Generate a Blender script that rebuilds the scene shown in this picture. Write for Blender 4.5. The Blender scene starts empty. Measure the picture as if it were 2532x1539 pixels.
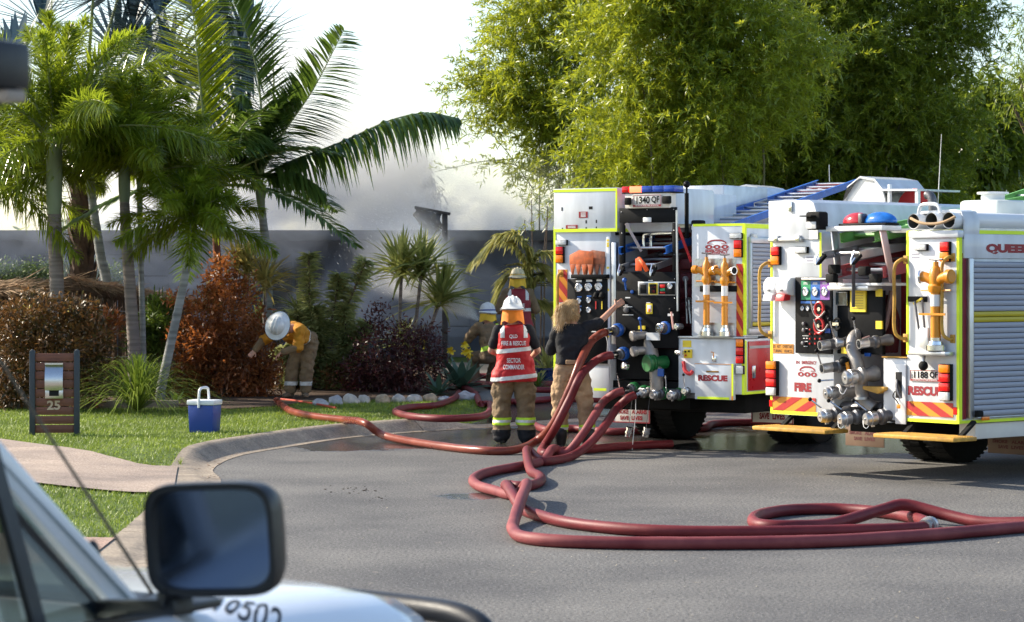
import bpy, bmesh, math, random
import numpy as np
from mathutils import Vector, Matrix, noise as mnoise
from mathutils.bvhtree import BVHTree
random.seed(7)
RNG = np.random.default_rng(11)
scene = bpy.context.scene
COL = scene.collection

# ------------------------------------------------------------------ camera, sky, sun, exposure
CAM_H, FOC, CX, HZ = 1.9, 6000.0, 1266.0, 700.0        # metres, focal length in photo pixels, centre column, horizon row
cd = bpy.data.cameras.new("camera")
cam = bpy.data.objects.new("camera", cd)
COL.objects.link(cam)
cam.location = (0, 0, CAM_H)
cam.rotation_euler = (math.radians(90), 0, 0)
cd.sensor_fit = 'HORIZONTAL'
cd.sensor_width = 36.0
cd.lens = 36.0 * FOC / 2532.0
cd.shift_y = -(769.5 - HZ) / 2532.0
cd.clip_start, cd.clip_end = 0.1, 3000
cd.dof.use_dof = True
cd.dof.focus_distance = 26.5
cd.dof.aperture_fstop = 5.0
scene.camera = cam

SUN_AZ = Vector((-0.93, 0.37, 0)).normalized()          # where the sun stands, seen from above
SUN_EL = math.radians(31)
world = bpy.data.worlds.new("World")
scene.world = world
world.use_nodes = True
wn = world.node_tree
bg = wn.nodes["Background"]
sky = wn.nodes.new("ShaderNodeTexSky")
sky.sky_type = 'NISHITA'
sky.sun_disc = False
sky.sun_elevation = SUN_EL
sky.sun_rotation = math.atan2(SUN_AZ.x, SUN_AZ.y)
sky.altitude = 0
sky.air_density = 1.0
sky.dust_density = 1.2
sky.ozone_density = 1.0
wn.links.new(sky.outputs[0], bg.inputs[0])
bg.inputs[1].default_value = 0.15
ld = bpy.data.lights.new("sun", 'SUN')
ld.energy = 5.0
ld.angle = math.radians(0.53)
ld.color = (1.0, 0.90, 0.74)
sun = bpy.data.objects.new("sun", ld)
COL.objects.link(sun)
sdir = -(SUN_AZ * math.cos(SUN_EL) + Vector((0, 0, math.sin(SUN_EL))))
sun.rotation_euler = sdir.to_track_quat('-Z', 'Y').to_euler()
sun.location = (-20, 20, 30)
vs = scene.view_settings
vs.view_transform = 'Standard'
vs.look = 'None'
vs.gamma = 1.0
vs.use_curve_mapping = False
vs.exposure = 0.85
scene.render.engine = 'CYCLES'
cy = scene.cycles
cy.use_denoising = True
cy.max_bounces = 7
cy.diffuse_bounces = 3
cy.glossy_bounces = 3
cy.transmission_bounces = 4
cy.transparent_max_bounces = 6
cy.volume_bounces = 2
cy.volume_step_rate = 1.0
cy.volume_max_steps = 200
cy.sample_clamp_indirect = 6.0
cy.use_adaptive_sampling = True
cy.adaptive_threshold = 0.02

# ------------------------------------------------------------------ helpers
def ray(px, py):
    return Vector(((px - CX) / FOC, 1.0, -(py - HZ) / FOC))

def P(px, py, Y):
    d = ray(px, py)
    return Vector((d.x * Y, Y, CAM_H + d.z * Y))

def G(px, py, z=0.0):
    Y = (CAM_H - z) * FOC / (py - HZ)
    return Vector(((px - CX) / FOC * Y, Y, z))

def tag(o, label=None, cat=None, group=None, kind=None):
    if label: o["label"] = label
    if cat: o["category"] = cat
    if group: o["group"] = group
    if kind: o["kind"] = kind
    return o

def empty(name, loc=(0, 0, 0), rz=0.0, label=None, cat=None, group=None):
    o = bpy.data.objects.new(name, None)
    o.empty_display_size = 0.1
    COL.objects.link(o)
    o.location = loc
    o.rotation_euler = (0, 0, rz)
    return tag(o, label, cat, group)

def link(name, me, mat=None, parent=None, loc=None, rz=None):
    if mat is not None and not me.materials:
        me.materials.append(mat)
    o = bpy.data.objects.new(name, me)
    COL.objects.link(o)
    if parent is not None: o.parent = parent
    if loc is not None: o.location = loc
    if rz is not None: o.rotation_euler = (0, 0, rz)
    return o

def fin(me, smooth=True, ang=35):
    if smooth and len(me.polygons):
        me.polygons.foreach_set("use_smooth", [True] * len(me.polygons))
        me.set_sharp_from_angle(angle=math.radians(ang))
    me.update()
    return me

def frame_of(d):
    d = Vector(d).normalized()
    a = Vector((0, 0, 1)) if abs(d.z) < 0.95 else Vector((0, 1, 0))
    x = a.cross(d).normalized()
    return x, d.cross(x).normalized(), d

class MB:
    """collects simple shapes and links them as ONE mesh"""
    def __init__(s):
        s.v, s.f, s.m, s.cur = [], [], [], 0
    def add(s, vs_, fs_, M=None):
        n = len(s.v)
        s.v += [tuple(M @ Vector(p)) if M is not None else tuple(p) for p in vs_]
        s.f += [tuple(i + n for i in q) for q in fs_]
        s.m += [s.cur] * len(fs_)
        return s
    def box(s, x0, x1, y0, y1, z0, z1, M=None):
        x0, x1 = min(x0, x1), max(x0, x1); y0, y1 = min(y0, y1), max(y0, y1); z0, z1 = min(z0, z1), max(z0, z1)
        return s.add([(x0, y0, z0), (x1, y0, z0), (x1, y1, z0), (x0, y1, z0), (x0, y0, z1), (x1, y0, z1), (x1, y1, z1), (x0, y1, z1)],
                     [(0, 3, 2, 1), (4, 5, 6, 7), (0, 1, 5, 4), (1, 2, 6, 5), (2, 3, 7, 6), (3, 0, 4, 7)], M)
    def cyl(s, p0, p1, r0, r1=None, n=16, cap=True):
        r1 = r0 if r1 is None else r1
        p0, p1 = Vector(p0), Vector(p1)
        x, y, d = frame_of(p1 - p0)
        vs_ = []
        for p, r in ((p0, r0), (p1, r1)):
            for k in range(n):
                a = 2 * math.pi * k / n
                vs_.append(p + x * (r * math.cos(a)) + y * (r * math.sin(a)))
        fs_ = [(k, (k + 1) % n, n + (k + 1) % n, n + k) for k in range(n)]
        if cap:
            fs_ += [tuple(range(n - 1, -1, -1)), tuple(range(n, 2 * n))]
        return s.add(vs_, fs_)
    def bar(s, p0, p1, w, h):
        p0, p1 = Vector(p0), Vector(p1)
        x, y, d = frame_of(p1 - p0)
        vs_ = [p + x * (a * w / 2) + y * (b * h / 2) for p in (p0, p1) for a, b in ((-1, -1), (1, -1), (1, 1), (-1, 1))]
        return s.add(vs_, [(0, 3, 2, 1), (4, 5, 6, 7), (0, 1, 5, 4), (1, 2, 6, 5), (2, 3, 7, 6), (3, 0, 4, 7)])
    def tube(s, pts, r, n=10, cap=True):
        pts = [Vector(p) for p in pts]
        rs = r if isinstance(r, (list, tuple)) else [r] * len(pts)
        vs_, m = [], len(pts)
        x, y, d = frame_of(pts[1] - pts[0])
        for i, p in enumerate(pts):
            t = (pts[min(i + 1, m - 1)] - pts[max(i - 1, 0)]).normalized()
            x = (x - t * x.dot(t)).normalized(); y = t.cross(x)
            for k in range(n):
                a = 2 * math.pi * k / n
                vs_.append(p + x * (rs[i] * math.cos(a)) + y * (rs[i] * math.sin(a)))
        fs_ = [(i * n + k, i * n + (k + 1) % n, (i + 1) * n + (k + 1) % n, (i + 1) * n + k) for i in range(m - 1) for k in range(n)]
        if cap:
            fs_ += [tuple(range(n - 1, -1, -1)), tuple(range((m - 1) * n, m * n))]
        return s.add(vs_, fs_)
    def lathe(s, prof, M=None, n=20, cap=True):
        """prof: (radius, height) list about local z"""
        vs_ = [(max(r, 1e-4) * math.cos(2 * math.pi * k / n), max(r, 1e-4) * math.sin(2 * math.pi * k / n), z) for r, z in prof for k in range(n)]
        m = len(prof)
        fs_ = [(i * n + k, i * n + (k + 1) % n, (i + 1) * n + (k + 1) % n, (i + 1) * n + k) for i in range(m - 1) for k in range(n)]
        if cap: fs_ += [tuple(range(n - 1, -1, -1)), tuple(range((m - 1) * n, m * n))]
        return s.add(vs_, fs_, M)
    def prism(s, poly, d, M=None):
        """poly of (x, z) points in the y = 0 plane pushed by d along y"""
        n = len(poly)
        vs_ = [(x, 0, z) for x, z in poly] + [(x, d, z) for x, z in poly]
        fs_ = [tuple(range(n)), tuple(range(2 * n - 1, n - 1, -1))] + [(k, n + k, n + (k + 1) % n, (k + 1) % n) for k in range(n)]
        return s.add(vs_, fs_, M)
    def ball(s, c, r, n=12, m=8, sc=(1, 1, 1), M=None):
        vs_ = []
        for i in range(m + 1):
            th = math.pi * i / m
            for k in range(n):
                a = 2 * math.pi * k / n
                vs_.append((c[0] + r * sc[0] * max(math.sin(th), 1e-3) * math.cos(a), c[1] + r * sc[1] * max(math.sin(th), 1e-3) * math.sin(a), c[2] + r * sc[2] * math.cos(th)))
        return s.add(vs_, [(i * n + k, (i + 1) * n + k, (i + 1) * n + (k + 1) % n, i * n + (k + 1) % n) for i in range(m) for k in range(n)], M)
    def mesh(s, name, bevel=0.0, seg=2, smooth=True, ang=35):
        me = bpy.data.meshes.new(name)
        me.from_pydata([tuple(p) for p in s.v], [], s.f)
        if any(s.m):
            me.polygons.foreach_set("material_index", s.m)
        bm = bmesh.new(); bm.from_mesh(me)
        bmesh.ops.recalc_face_normals(bm, faces=bm.faces)
        if bevel:
            es = [e for e in bm.edges if len(e.link_faces) == 2 and e.calc_face_angle(0) > math.radians(30)]
            bmesh.ops.bevel(bm, geom=es, offset=bevel, segments=seg, affect='EDGES', profile=0.5, clamp_overlap=True)
        bm.to_mesh(me); bm.free()
        return fin(me, smooth, ang)
    def build(s, name, mat, parent=None, bevel=0.0, loc=None, rz=None, smooth=True, seg=2, ang=35):
        me = s.mesh(name, bevel, seg, smooth, ang)
        for m_ in (mat if isinstance(mat, (list, tuple)) else [mat]):
            me.materials.append(m_)
        return link(name, me, None, parent, loc, rz)

def smoothpath(pts, n=8):
    pts = [Vector(p) for p in pts]
    out = []
    for i in range(len(pts) - 1):
        p0, p1, p2, p3 = pts[max(i - 1, 0)], pts[i], pts[i + 1], pts[min(i + 2, len(pts) - 1)]
        for k in range(n):
            t = k / n
            out.append(0.5 * ((2 * p1) + (p2 - p0) * t + (2 * p0 - 5 * p1 + 4 * p2 - p3) * t * t + (3 * p1 - p0 - 3 * p2 + p3) * t ** 3))
    out.append(pts[-1])
    return out

def bigmesh(name, V, F):
    """V (n,3) array, F (m,4) or (m,3) array"""
    V = np.ascontiguousarray(V, dtype=np.float32); F = np.ascontiguousarray(F, dtype=np.int32)
    me = bpy.data.meshes.new(name)
    k = F.shape[1]
    me.vertices.add(len(V)); me.vertices.foreach_set("co", V.ravel())
    me.loops.add(F.size); me.loops.foreach_set("vertex_index", F.ravel())
    me.polygons.add(len(F)); me.polygons.foreach_set("loop_start", np.arange(0, F.size, k, dtype=np.int32))
    me.update(calc_edges=True)
    return me

def unit(a):
    return a / np.maximum(np.linalg.norm(a, axis=-1, keepdims=True), 1e-9)

def strips(P0, D, L, W, droop=0.0, nseg=2, prof=None, roll=None):
    """blade-like leaves: returns V, F.  P0,D (N,3); L,W (N,)"""
    P0 = np.asarray(P0, float); D = unit(np.asarray(D, float)); N = len(P0)
    L = np.broadcast_to(np.asarray(L, float), (N,)); W = np.broadcast_to(np.asarray(W, float), (N,))
    droop = np.broadcast_to(np.asarray(droop, float), (N,))
    up = np.tile(np.array([0, 0, 1.0]), (N, 1))
    S = np.cross(D, up); bad = np.linalg.norm(S, axis=1) < 0.05
    S[bad] = np.array([1.0, 0, 0]); S = unit(S)
    if roll is None: roll = RNG.uniform(-0.9, 0.9, N)
    B = np.cross(S, D)
    S = S * np.cos(roll)[:, None] + B * np.sin(roll)[:, None]
    prof = prof or [0.35, 1.0, 0.08][:] if nseg == 2 else (prof or [0.5 + 0.5 * math.sin(math.pi * (0.15 + 0.85 * i / nseg)) if i < nseg else 0.06 for i in range(nseg + 1)])
    V = np.empty((N, nseg + 1, 2, 3))
    for i in range(nseg + 1):
        t = i / nseg
        C = P0 + D * (L * t)[:, None]
        C[:, 2] -= droop * L * t * t
        w = (W * prof[i] * 0.5)[:, None]
        V[:, i, 0] = C - S * w; V[:, i, 1] = C + S * w
    idx = np.arange(N)[:, None, None] * (2 * (nseg + 1))
    q = np.array([[2 * i, 2 * i + 1, 2 * i + 3, 2 * i + 2] for i in range(nseg)])
    F = (idx + q[None]).reshape(-1, 4)
    return V.reshape(-1, 3), F

def join(parts):
    Vs, Fs, n = [], [], 0
    for V, F in parts:
        Vs.append(V); Fs.append(F + n); n += len(V)
    return np.concatenate(Vs), np.concatenate(Fs)

# ------------------------------------------------------------------ materials
MATS = {}
def nd(nt, typ, **kw):
    n = nt.nodes.new(typ)
    for k, v in kw.items(): setattr(n, k, v)
    return n

def base_mat(name):
    m = bpy.data.materials.new(name); m.use_nodes = True
    nt = m.node_tree
    return m, nt, nt.nodes["Principled BSDF"], nt.nodes["Material Output"]

def pm(name, col, rough=0.5, metal=0.0, var=0.12, scale=4.0, bump=0.0, bscale=60.0, spec=0.5, coat=0.0, dirt=0.0, stretch=None):
    """procedural paint / plastic / metal / cloth: base colour broken by noise, optional grain bump and grime"""
    if name in MATS: return MATS[name]
    m, nt, b, out = base_mat(name)
    tc = nd(nt, "ShaderNodeTexCoord")
    src = tc.outputs["Object"]
    if stretch:
        mp = nd(nt, "ShaderNodeMapping"); mp.inputs["Scale"].default_value = stretch
        nt.links.new(src, mp.inputs[0]); src = mp.outputs[0]
    no = nd(nt, "ShaderNodeTexNoise"); no.inputs["Scale"].default_value = scale; no.inputs["Detail"].default_value = 5
    nt.links.new(src, no.inputs["Vector"])
    rp = nd(nt, "ShaderNodeValToRGB")
    rp.color_ramp.elements[0].position = 0.3; rp.color_ramp.elements[1].position = 0.7
    lo = [c * (1 - var) for c in col]; hi = [min(1, c * (1 + var)) for c in col]
    if dirt: lo = [c * (1 - dirt) + d * dirt for c, d in zip(lo, (0.16, 0.13, 0.10))]
    rp.color_ramp.elements[0].color = (*lo, 1); rp.color_ramp.elements[1].color = (*hi, 1)
    nt.links.new(no.outputs[0], rp.inputs[0]); nt.links.new(rp.outputs[0], b.inputs["Base Color"])
    mr = nd(nt, "ShaderNodeMapRange"); mr.inputs[3].default_value = max(0.02, rough - 0.08); mr.inputs[4].default_value = min(1, rough + 0.12)
    n2 = nd(nt, "ShaderNodeTexNoise"); n2.inputs["Scale"].default_value = scale * 2.3; n2.inputs["Detail"].default_value = 3
    nt.links.new(src, n2.inputs["Vector"])
    nt.links.new(n2.outputs[0], mr.inputs[0]); nt.links.new(mr.outputs[0], b.inputs["Roughness"])
    b.inputs["Metallic"].default_value = metal
    b.inputs["Specular IOR Level"].default_value = spec
    if coat:
        b.inputs["Coat Weight"].default_value = coat; b.inputs["Coat Roughness"].default_value = 0.08
    if bump:
        bn = nd(nt, "ShaderNodeTexNoise"); bn.inputs["Scale"].default_value = bscale; bn.inputs["Detail"].default_value = 4
        nt.links.new(src, bn.inputs["Vector"])
        bp = nd(nt, "ShaderNodeBump"); bp.inputs["Strength"].default_value = bump; bp.inputs["Distance"].default_value = 0.02
        nt.links.new(bn.outputs[0], bp.inputs["Height"]); nt.links.new(bp.outputs[0], b.inputs["Normal"])
    MATS[name] = m
    return m

def leafmat(name, c0, c1, trans=0.35, rough=0.45, cscale=0.8, spec=0.5, tcol=None):
    """foliage: colour by leaf and by clump, some light passing through"""
    if name in MATS: return MATS[name]
    m, nt, b, out = base_mat(name)
    geo = nd(nt, "ShaderNodeNewGeometry"); tc = nd(nt, "ShaderNodeTexCoord")
    no = nd(nt, "ShaderNodeTexNoise"); no.inputs["Scale"].default_value = cscale; no.inputs["Detail"].default_value = 3
    nt.links.new(tc.outputs["Object"], no.inputs["Vector"])
    a1 = nd(nt, "ShaderNodeMath", operation='MULTIPLY_ADD'); a1.inputs[1].default_value = 0.55; a1.inputs[2].default_value = -0.27
    nt.links.new(geo.outputs["Random Per Island"], a1.inputs[0])
    a2 = nd(nt, "ShaderNodeMath", operation='ADD'); a2.use_clamp = True
    nt.links.new(a1.outputs[0], a2.inputs[0]); nt.links.new(no.outputs[0], a2.inputs[1])
    rp = nd(nt, "ShaderNodeValToRGB")
    rp.color_ramp.elements[0].position = 0.25; rp.color_ramp.elements[1].position = 0.8
    rp.color_ramp.elements[0].color = (*c0, 1); rp.color_ramp.elements[1].color = (*c1, 1)
    nt.links.new(a2.outputs[0], rp.inputs[0]); nt.links.new(rp.outputs[0], b.inputs["Base Color"])
    b.inputs["Roughness"].default_value = rough
    b.inputs["Specular IOR Level"].default_value = spec
    tr = nd(nt, "ShaderNodeBsdfTranslucent"); mx = nd(nt, "ShaderNodeMixShader"); mx.inputs[0].default_value = trans
    if tcol:
        mc = nd(nt, "ShaderNodeMix", data_type='RGBA'); mc.inputs[0].default_value = 0.6
        nt.links.new(rp.outputs[0], mc.inputs[6]); mc.inputs[7].default_value = (*tcol, 1)
        nt.links.new(mc.outputs[2], tr.inputs[0])
    else:
        nt.links.new(rp.outputs[0], tr.inputs[0])
    nt.links.new(b.outputs[0], mx.inputs[1]); nt.links.new(tr.outputs[0], mx.inputs[2]); nt.links.new(mx.outputs[0], out.inputs[0])
    MATS[name] = m
    return m

def emat(name, col, strength, base=(0.1, 0.1, 0.1)):
    if name in MATS: return MATS[name]
    m, nt, b, out = base_mat(name)
    b.inputs["Base Color"].default_value = (*base, 1); b.inputs["Roughness"].default_value = 0.2
    b.inputs["Emission Color"].default_value = (*col, 1); b.inputs["Emission Strength"].default_value = strength
    MATS[name] = m
    return m

TXT = {}
def text_mesh(body, h, w=None, bold=0.0, shear=0.0, depth=0.0015):
    """flat lettering as a mesh in local x/z facing -y, cap height h, total width w, centred"""
    cu = bpy.data.curves.new("lettering", 'FONT')
    cu.body = body; cu.size = 1.0; cu.align_x = 'LEFT'; cu.offset = bold; cu.shear = shear; cu.resolution_u = 3
    cu.extrude = 0.0; cu.fill_mode = 'FRONT'
    ob = bpy.data.objects.new("lettering", cu)
    me = bpy.data.meshes.new_from_object(ob)
    bpy.data.objects.remove(ob); bpy.data.curves.remove(cu)
    co = np.empty(len(me.vertices) * 3); me.vertices.foreach_get("co", co); co = co.reshape(-1, 3)
    x0, x1, y0, y1 = co[:, 0].min(), co[:, 0].max(), co[:, 1].min(), co[:, 1].max()
    sy = h / (y1 - y0); sx = (w / (x1 - x0)) if w else sy
    new = np.zeros_like(co)
    new[:, 0] = (co[:, 0] - (x0 + x1) / 2) * sx; new[:, 2] = (co[:, 1] - (y0 + y1) / 2) * sy
    me.vertices.foreach_set("co", new.ravel()); me.materials.clear(); me.update()
    return me

def noisy(me, amp, sc, seed=0.0):
    for v in me.vertices:
        n_ = mnoise.noise_vector(v.co * sc + Vector((seed, seed * 1.7, -seed)))
        v.co += n_ * amp
    me.update()
    return me
# ------------------------------------------------------------------ ground: road, kerb, yard, drives
def ground_mat(name, c0, c1, fine, coarse, rough=0.85, bump=0.3, flecks=None, wet=None, tint=None, joints=False):
    m, nt, b, out = base_mat(name)
    tc = nd(nt, "ShaderNodeTexCoord"); O = tc.outputs["Object"]
    n1 = nd(nt, "ShaderNodeTexNoise"); n1.inputs["Scale"].default_value = fine; n1.inputs["Detail"].default_value = 2; n1.inputs["Roughness"].default_value = 0.7
    n2 = nd(nt, "ShaderNodeTexNoise"); n2.inputs["Scale"].default_value = coarse; n2.inputs["Detail"].default_value = 5; n2.inputs["Roughness"].default_value = 0.6
    for n_ in (n1, n2): nt.links.new(O, n_.inputs["Vector"])
    r1 = nd(nt, "ShaderNodeValToRGB"); r1.color_ramp.elements[0].position = 0.33; r1.color_ramp.elements[1].position = 0.68
    r1.color_ramp.elements[0].color = (*c0, 1); r1.color_ramp.elements[1].color = (*c1, 1)
    nt.links.new(n1.outputs[0], r1.inputs[0])
    r2 = nd(nt, "ShaderNodeValToRGB"); r2.color_ramp.elements[0].position = 0.32; r2.color_ramp.elements[1].position = 0.7
    r2.color_ramp.elements[0].color = (0.62, 0.62, 0.64, 1); r2.color_ramp.elements[1].color = (*(tint or (1.22, 1.20, 1.15)), 1)
    nt.links.new(n2.outputs[0], r2.inputs[0])
    mx = nd(nt, "ShaderNodeMix", data_type='RGBA', blend_type='MULTIPLY'); mx.inputs[0].default_value = 1
    nt.links.new(r1.outputs[0], mx.inputs[6]); nt.links.new(r2.outputs[0], mx.inputs[7])
    col = mx.outputs[2]
    if flecks:
        vo = nd(nt, "ShaderNodeTexVoronoi"); vo.inputs["Scale"].default_value = flecks[0]
        nt.links.new(O, vo.inputs["Vector"])
        rr = nd(nt, "ShaderNodeValToRGB"); rr.color_ramp.elements[0].position = flecks[1]; rr.color_ramp.elements[1].position = flecks[1] + 0.06
        rr.color_ramp.elements[0].color = (1, 1, 1, 1); rr.color_ramp.elements[1].color = (0, 0, 0, 1)
        nt.links.new(vo.outputs["Distance"], rr.inputs[0])
        m2 = nd(nt, "ShaderNodeMix", data_type='RGBA'); nt.links.new(rr.outputs[0], m2.inputs[0])
        nt.links.new(col, m2.inputs[6]); m2.inputs[7].default_value = (*flecks[2], 1); col = m2.outputs[2]
    b.inputs["Roughness"].default_value = rough
    b.inputs["Specular IOR Level"].default_value = 0.35
    if wet:
        sx = nd(nt, "ShaderNodeSeparateXYZ"); nt.links.new(O, sx.inputs[0])
        acc = None
        for cx_, cy_, rx, ry in wet:
            ds = []
            for k, c_, r_ in ((0, cx_, rx), (1, cy_, ry)):
                a = nd(nt, "ShaderNodeMath", operation='SUBTRACT'); nt.links.new(sx.outputs[k], a.inputs[0]); a.inputs[1].default_value = c_
                d_ = nd(nt, "ShaderNodeMath", operation='DIVIDE'); nt.links.new(a.outputs[0], d_.inputs[0]); d_.inputs[1].default_value = r_
                p_ = nd(nt, "ShaderNodeMath", operation='MULTIPLY'); nt.links.new(d_.outputs[0], p_.inputs[0]); nt.links.new(d_.outputs[0], p_.inputs[1]); ds.append(p_)
            s_ = nd(nt, "ShaderNodeMath", operation='ADD'); nt.links.new(ds[0].outputs[0], s_.inputs[0]); nt.links.new(ds[1].outputs[0], s_.inputs[1])
            i_ = nd(nt, "ShaderNodeMath", operation='SUBTRACT'); i_.inputs[0].default_value = 1.0; nt.links.new(s_.outputs[0], i_.inputs[1])
            if acc is None: acc = i_
            else:
                q = nd(nt, "ShaderNodeMath", operation='MAXIMUM'); nt.links.new(acc.outputs[0], q.inputs[0]); nt.links.new(i_.outputs[0], q.inputs[1]); acc = q
        wnz = nd(nt, "ShaderNodeTexNoise"); wnz.inputs["Scale"].default_value = 1.1; wnz.inputs["Detail"].default_value = 6; wnz.inputs["Roughness"].default_value = 0.65
        nt.links.new(O, wnz.inputs["Vector"])
        w1 = nd(nt, "ShaderNodeMath", operation='MULTIPLY_ADD'); nt.links.new(wnz.outputs[0], w1.inputs[0]); w1.inputs[1].default_value = 2.4; w1.inputs[2].default_value = -1.3
        w2 = nd(nt, "ShaderNodeMath", operation='ADD'); nt.links.new(acc.outputs[0], w2.inputs[0]); nt.links.new(w1.outputs[0], w2.inputs[1])
        wr = nd(nt, "ShaderNodeMapRange"); wr.interpolation_type = 'SMOOTHSTEP'; wr.inputs[1].default_value = -0.05; wr.inputs[2].default_value = 0.30
        nt.links.new(w2.outputs[0], wr.inputs[0])
        m3 = nd(nt, "ShaderNodeMix", data_type='RGBA', blend_type='MULTIPLY'); nt.links.new(wr.outputs[0], m3.inputs[0])
        nt.links.new(col, m3.inputs[6]); m3.inputs[7].default_value = (0.36, 0.36, 0.37, 1); col = m3.outputs[2]
        ro = nd(nt, "ShaderNodeMapRange"); ro.inputs[3].default_value = rough; ro.inputs[4].default_value = 0.16
        nt.links.new(wr.outputs[0], ro.inputs[0]); nt.links.new(ro.outputs[0], b.inputs["Roughness"])
        bs = nd(nt, "ShaderNodeMapRange"); bs.inputs[3].default_value = bump; bs.inputs[4].default_value = bump * 0.06
        nt.links.new(wr.outputs[0], bs.inputs[0])
    nt.links.new(col, b.inputs["Base Color"])
    bp = nd(nt, "ShaderNodeBump"); bp.inputs["Strength"].default_value = bump; bp.inputs["Distance"].default_value = 0.012
    if wet: nt.links.new(bs.outputs[0], bp.inputs["Strength"])
    nt.links.new(n1.outputs[0], bp.inputs["Height"]); nt.links.new(bp.outputs[0], b.inputs["Normal"])
    return m

M_ROAD = ground_mat("asphalt", (0.050, 0.049, 0.049), (0.212, 0.207, 0.199), 42, 0.55, 0.8, 0.6, (34, 0.10, (0.36, 0.34, 0.31)),
                    wet=[(-1.1, 29.5, 3.0, 2.3), (1.4, 29.8, 3.2, 2.6), (3.8, 29.4, 3.0, 2.8), (-0.35, 21.6, 0.42, 0.42)])
M_CONC = ground_mat("kerb_concrete", (0.23, 0.19, 0.15), (0.42, 0.35, 0.27), 38, 2.2, 0.85, 0.35)
M_AGG = ground_mat("pebble_drive", (0.22, 0.165, 0.13), (0.52, 0.42, 0.35), 55, 0.8, 0.85, 0.6, (70, 0.14, (0.62, 0.55, 0.48)))
M_AGG2 = ground_mat("pebble_path", (0.26, 0.165, 0.125), (0.56, 0.40, 0.32), 50, 1.0, 0.85, 0.6, (60, 0.14, (0.66, 0.52, 0.44)))
M_DRV = ground_mat("house_drive", (0.11, 0.105, 0.10), (0.24, 0.22, 0.20), 60, 0.7, 0.75, 0.4, wet=[(0.3, 33.5, 1.6, 2.6)])
M_TURF = ground_mat("turf", (0.055, 0.085, 0.015), (0.13, 0.20, 0.03), 35, 1.2, 0.9, 0.6)
M_MULCH = ground_mat("mulch", (0.035, 0.022, 0.013), (0.13, 0.075, 0.045), 28, 1.5, 0.95, 0.9)

road_me = bigmesh("road", np.array([(-300, -60, 0), (300, -60, 0), (300, 600, 0), (-300, 600, 0)], float), np.array([[0, 1, 2, 3]]))
tag(link("road", road_me, M_ROAD), "grey asphalt road", None, None, "structure")

KPTS = [(-2.1, 1), (-2.2, 8), (-2.4, 15), (-2.55, 19.5), (-2.76, 23.0), (-3.04, 24.7), (-3.0, 26.5), (-2.63, 27.9), (-1.83, 30.0), (-0.45, 31.7), (0.8, 33.0), (2.5, 34.7), (6, 37.3), (14, 39.5), (40, 41)]
KC = np.array([(p.x, p.y) for p in smoothpath([(x, y, 0) for x, y in KPTS], 14)])
seg = np.linalg.norm(np.diff(KC, axis=0), axis=1); KS = np.concatenate([[0], np.cumsum(seg)])
KT = unit(np.gradient(KC, axis=0)); KN = np.stack([-KT[:, 1], KT[:, 0]], 1)      # outward, away from the road

def sstep(a, b, x):
    t = np.clip((x - a) / (b - a), 0, 1)
    return t * t * (3 - 2 * t)

def kfac(x, y):
    """1 where the kerb stands up, near 0 where a drive crosses it"""
    k = 1 - (1 - sstep(24.9, 26.0, y)) * (x < -1)
    k = k * (1 - sstep(-0.75, -0.25, x) * (1 - sstep(1.6, 2.2, x)) * (y > 30))
    return 0.12 + 0.88 * k

def base_h(x, y):
    return 0.11 + 0.004 * np.clip(y - 29, 0, 20) + 0.030 * np.clip(y - 37, 0, 11)

def yh(x, y):
    x = np.atleast_1d(np.asarray(x, float)); y = np.atleast_1d(np.asarray(y, float))
    d = np.empty(len(x)); k = np.empty(len(x))
    for i in range(0, len(x), 4000):
        q = (x[i:i + 4000, None] - KC[None, :, 0]) ** 2 + (y[i:i + 4000, None] - KC[None, :, 1]) ** 2
        j = q.argmin(1); d[i:i + 4000] = np.sqrt(q[np.arange(len(j)), j]); k[i:i + 4000] = kfac(KC[j, 0], KC[j, 1])
    w = sstep(0.42, 2.4, d)
    return 0.13 * k * (1 - w) + base_h(x, y) * w

def Z(x, y):
    return float(yh(x, y)[0])

def GY(px, py):
    """point of the yard seen at a pixel"""
    z = 0.12
    for _ in range(6):
        p = G(px, py, z); z = Z(p.x, p.y)
    return Vector((p.x, p.y, z))

# yard sheet
ts = np.concatenate([[0.43], np.arange(0.6, 4, 0.2), np.arange(4, 18, 0.5), [20, 26, 40, 80, 250]])
sel = np.arange(0, len(KC), 1)
gx = KC[sel, 0][:, None] + KN[sel, 0][:, None] * ts[None]; gy = KC[sel, 1][:, None] + KN[sel, 1][:, None] * ts[None]
gz = yh(gx.ravel(), gy.ravel()).reshape(gx.shape)
V = np.stack([gx, gy, gz], -1).reshape(-1, 3)
n_, m_ = gx.shape
ii, jj = np.meshgrid(np.arange(n_ - 1), np.arange(m_ - 1), indexing='ij')
F = np.stack([ii * m_ + jj, (ii + 1) * m_ + jj, (ii + 1) * m_ + jj + 1, ii * m_ + jj + 1], -1).reshape(-1, 4)
yard = link("lawn", fin(bigmesh("lawn", V, F[:, ::-1]), ang=80), M_TURF)
tag(yard, "green lawn and garden ground behind the kerb", None, None, "structure")

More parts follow.
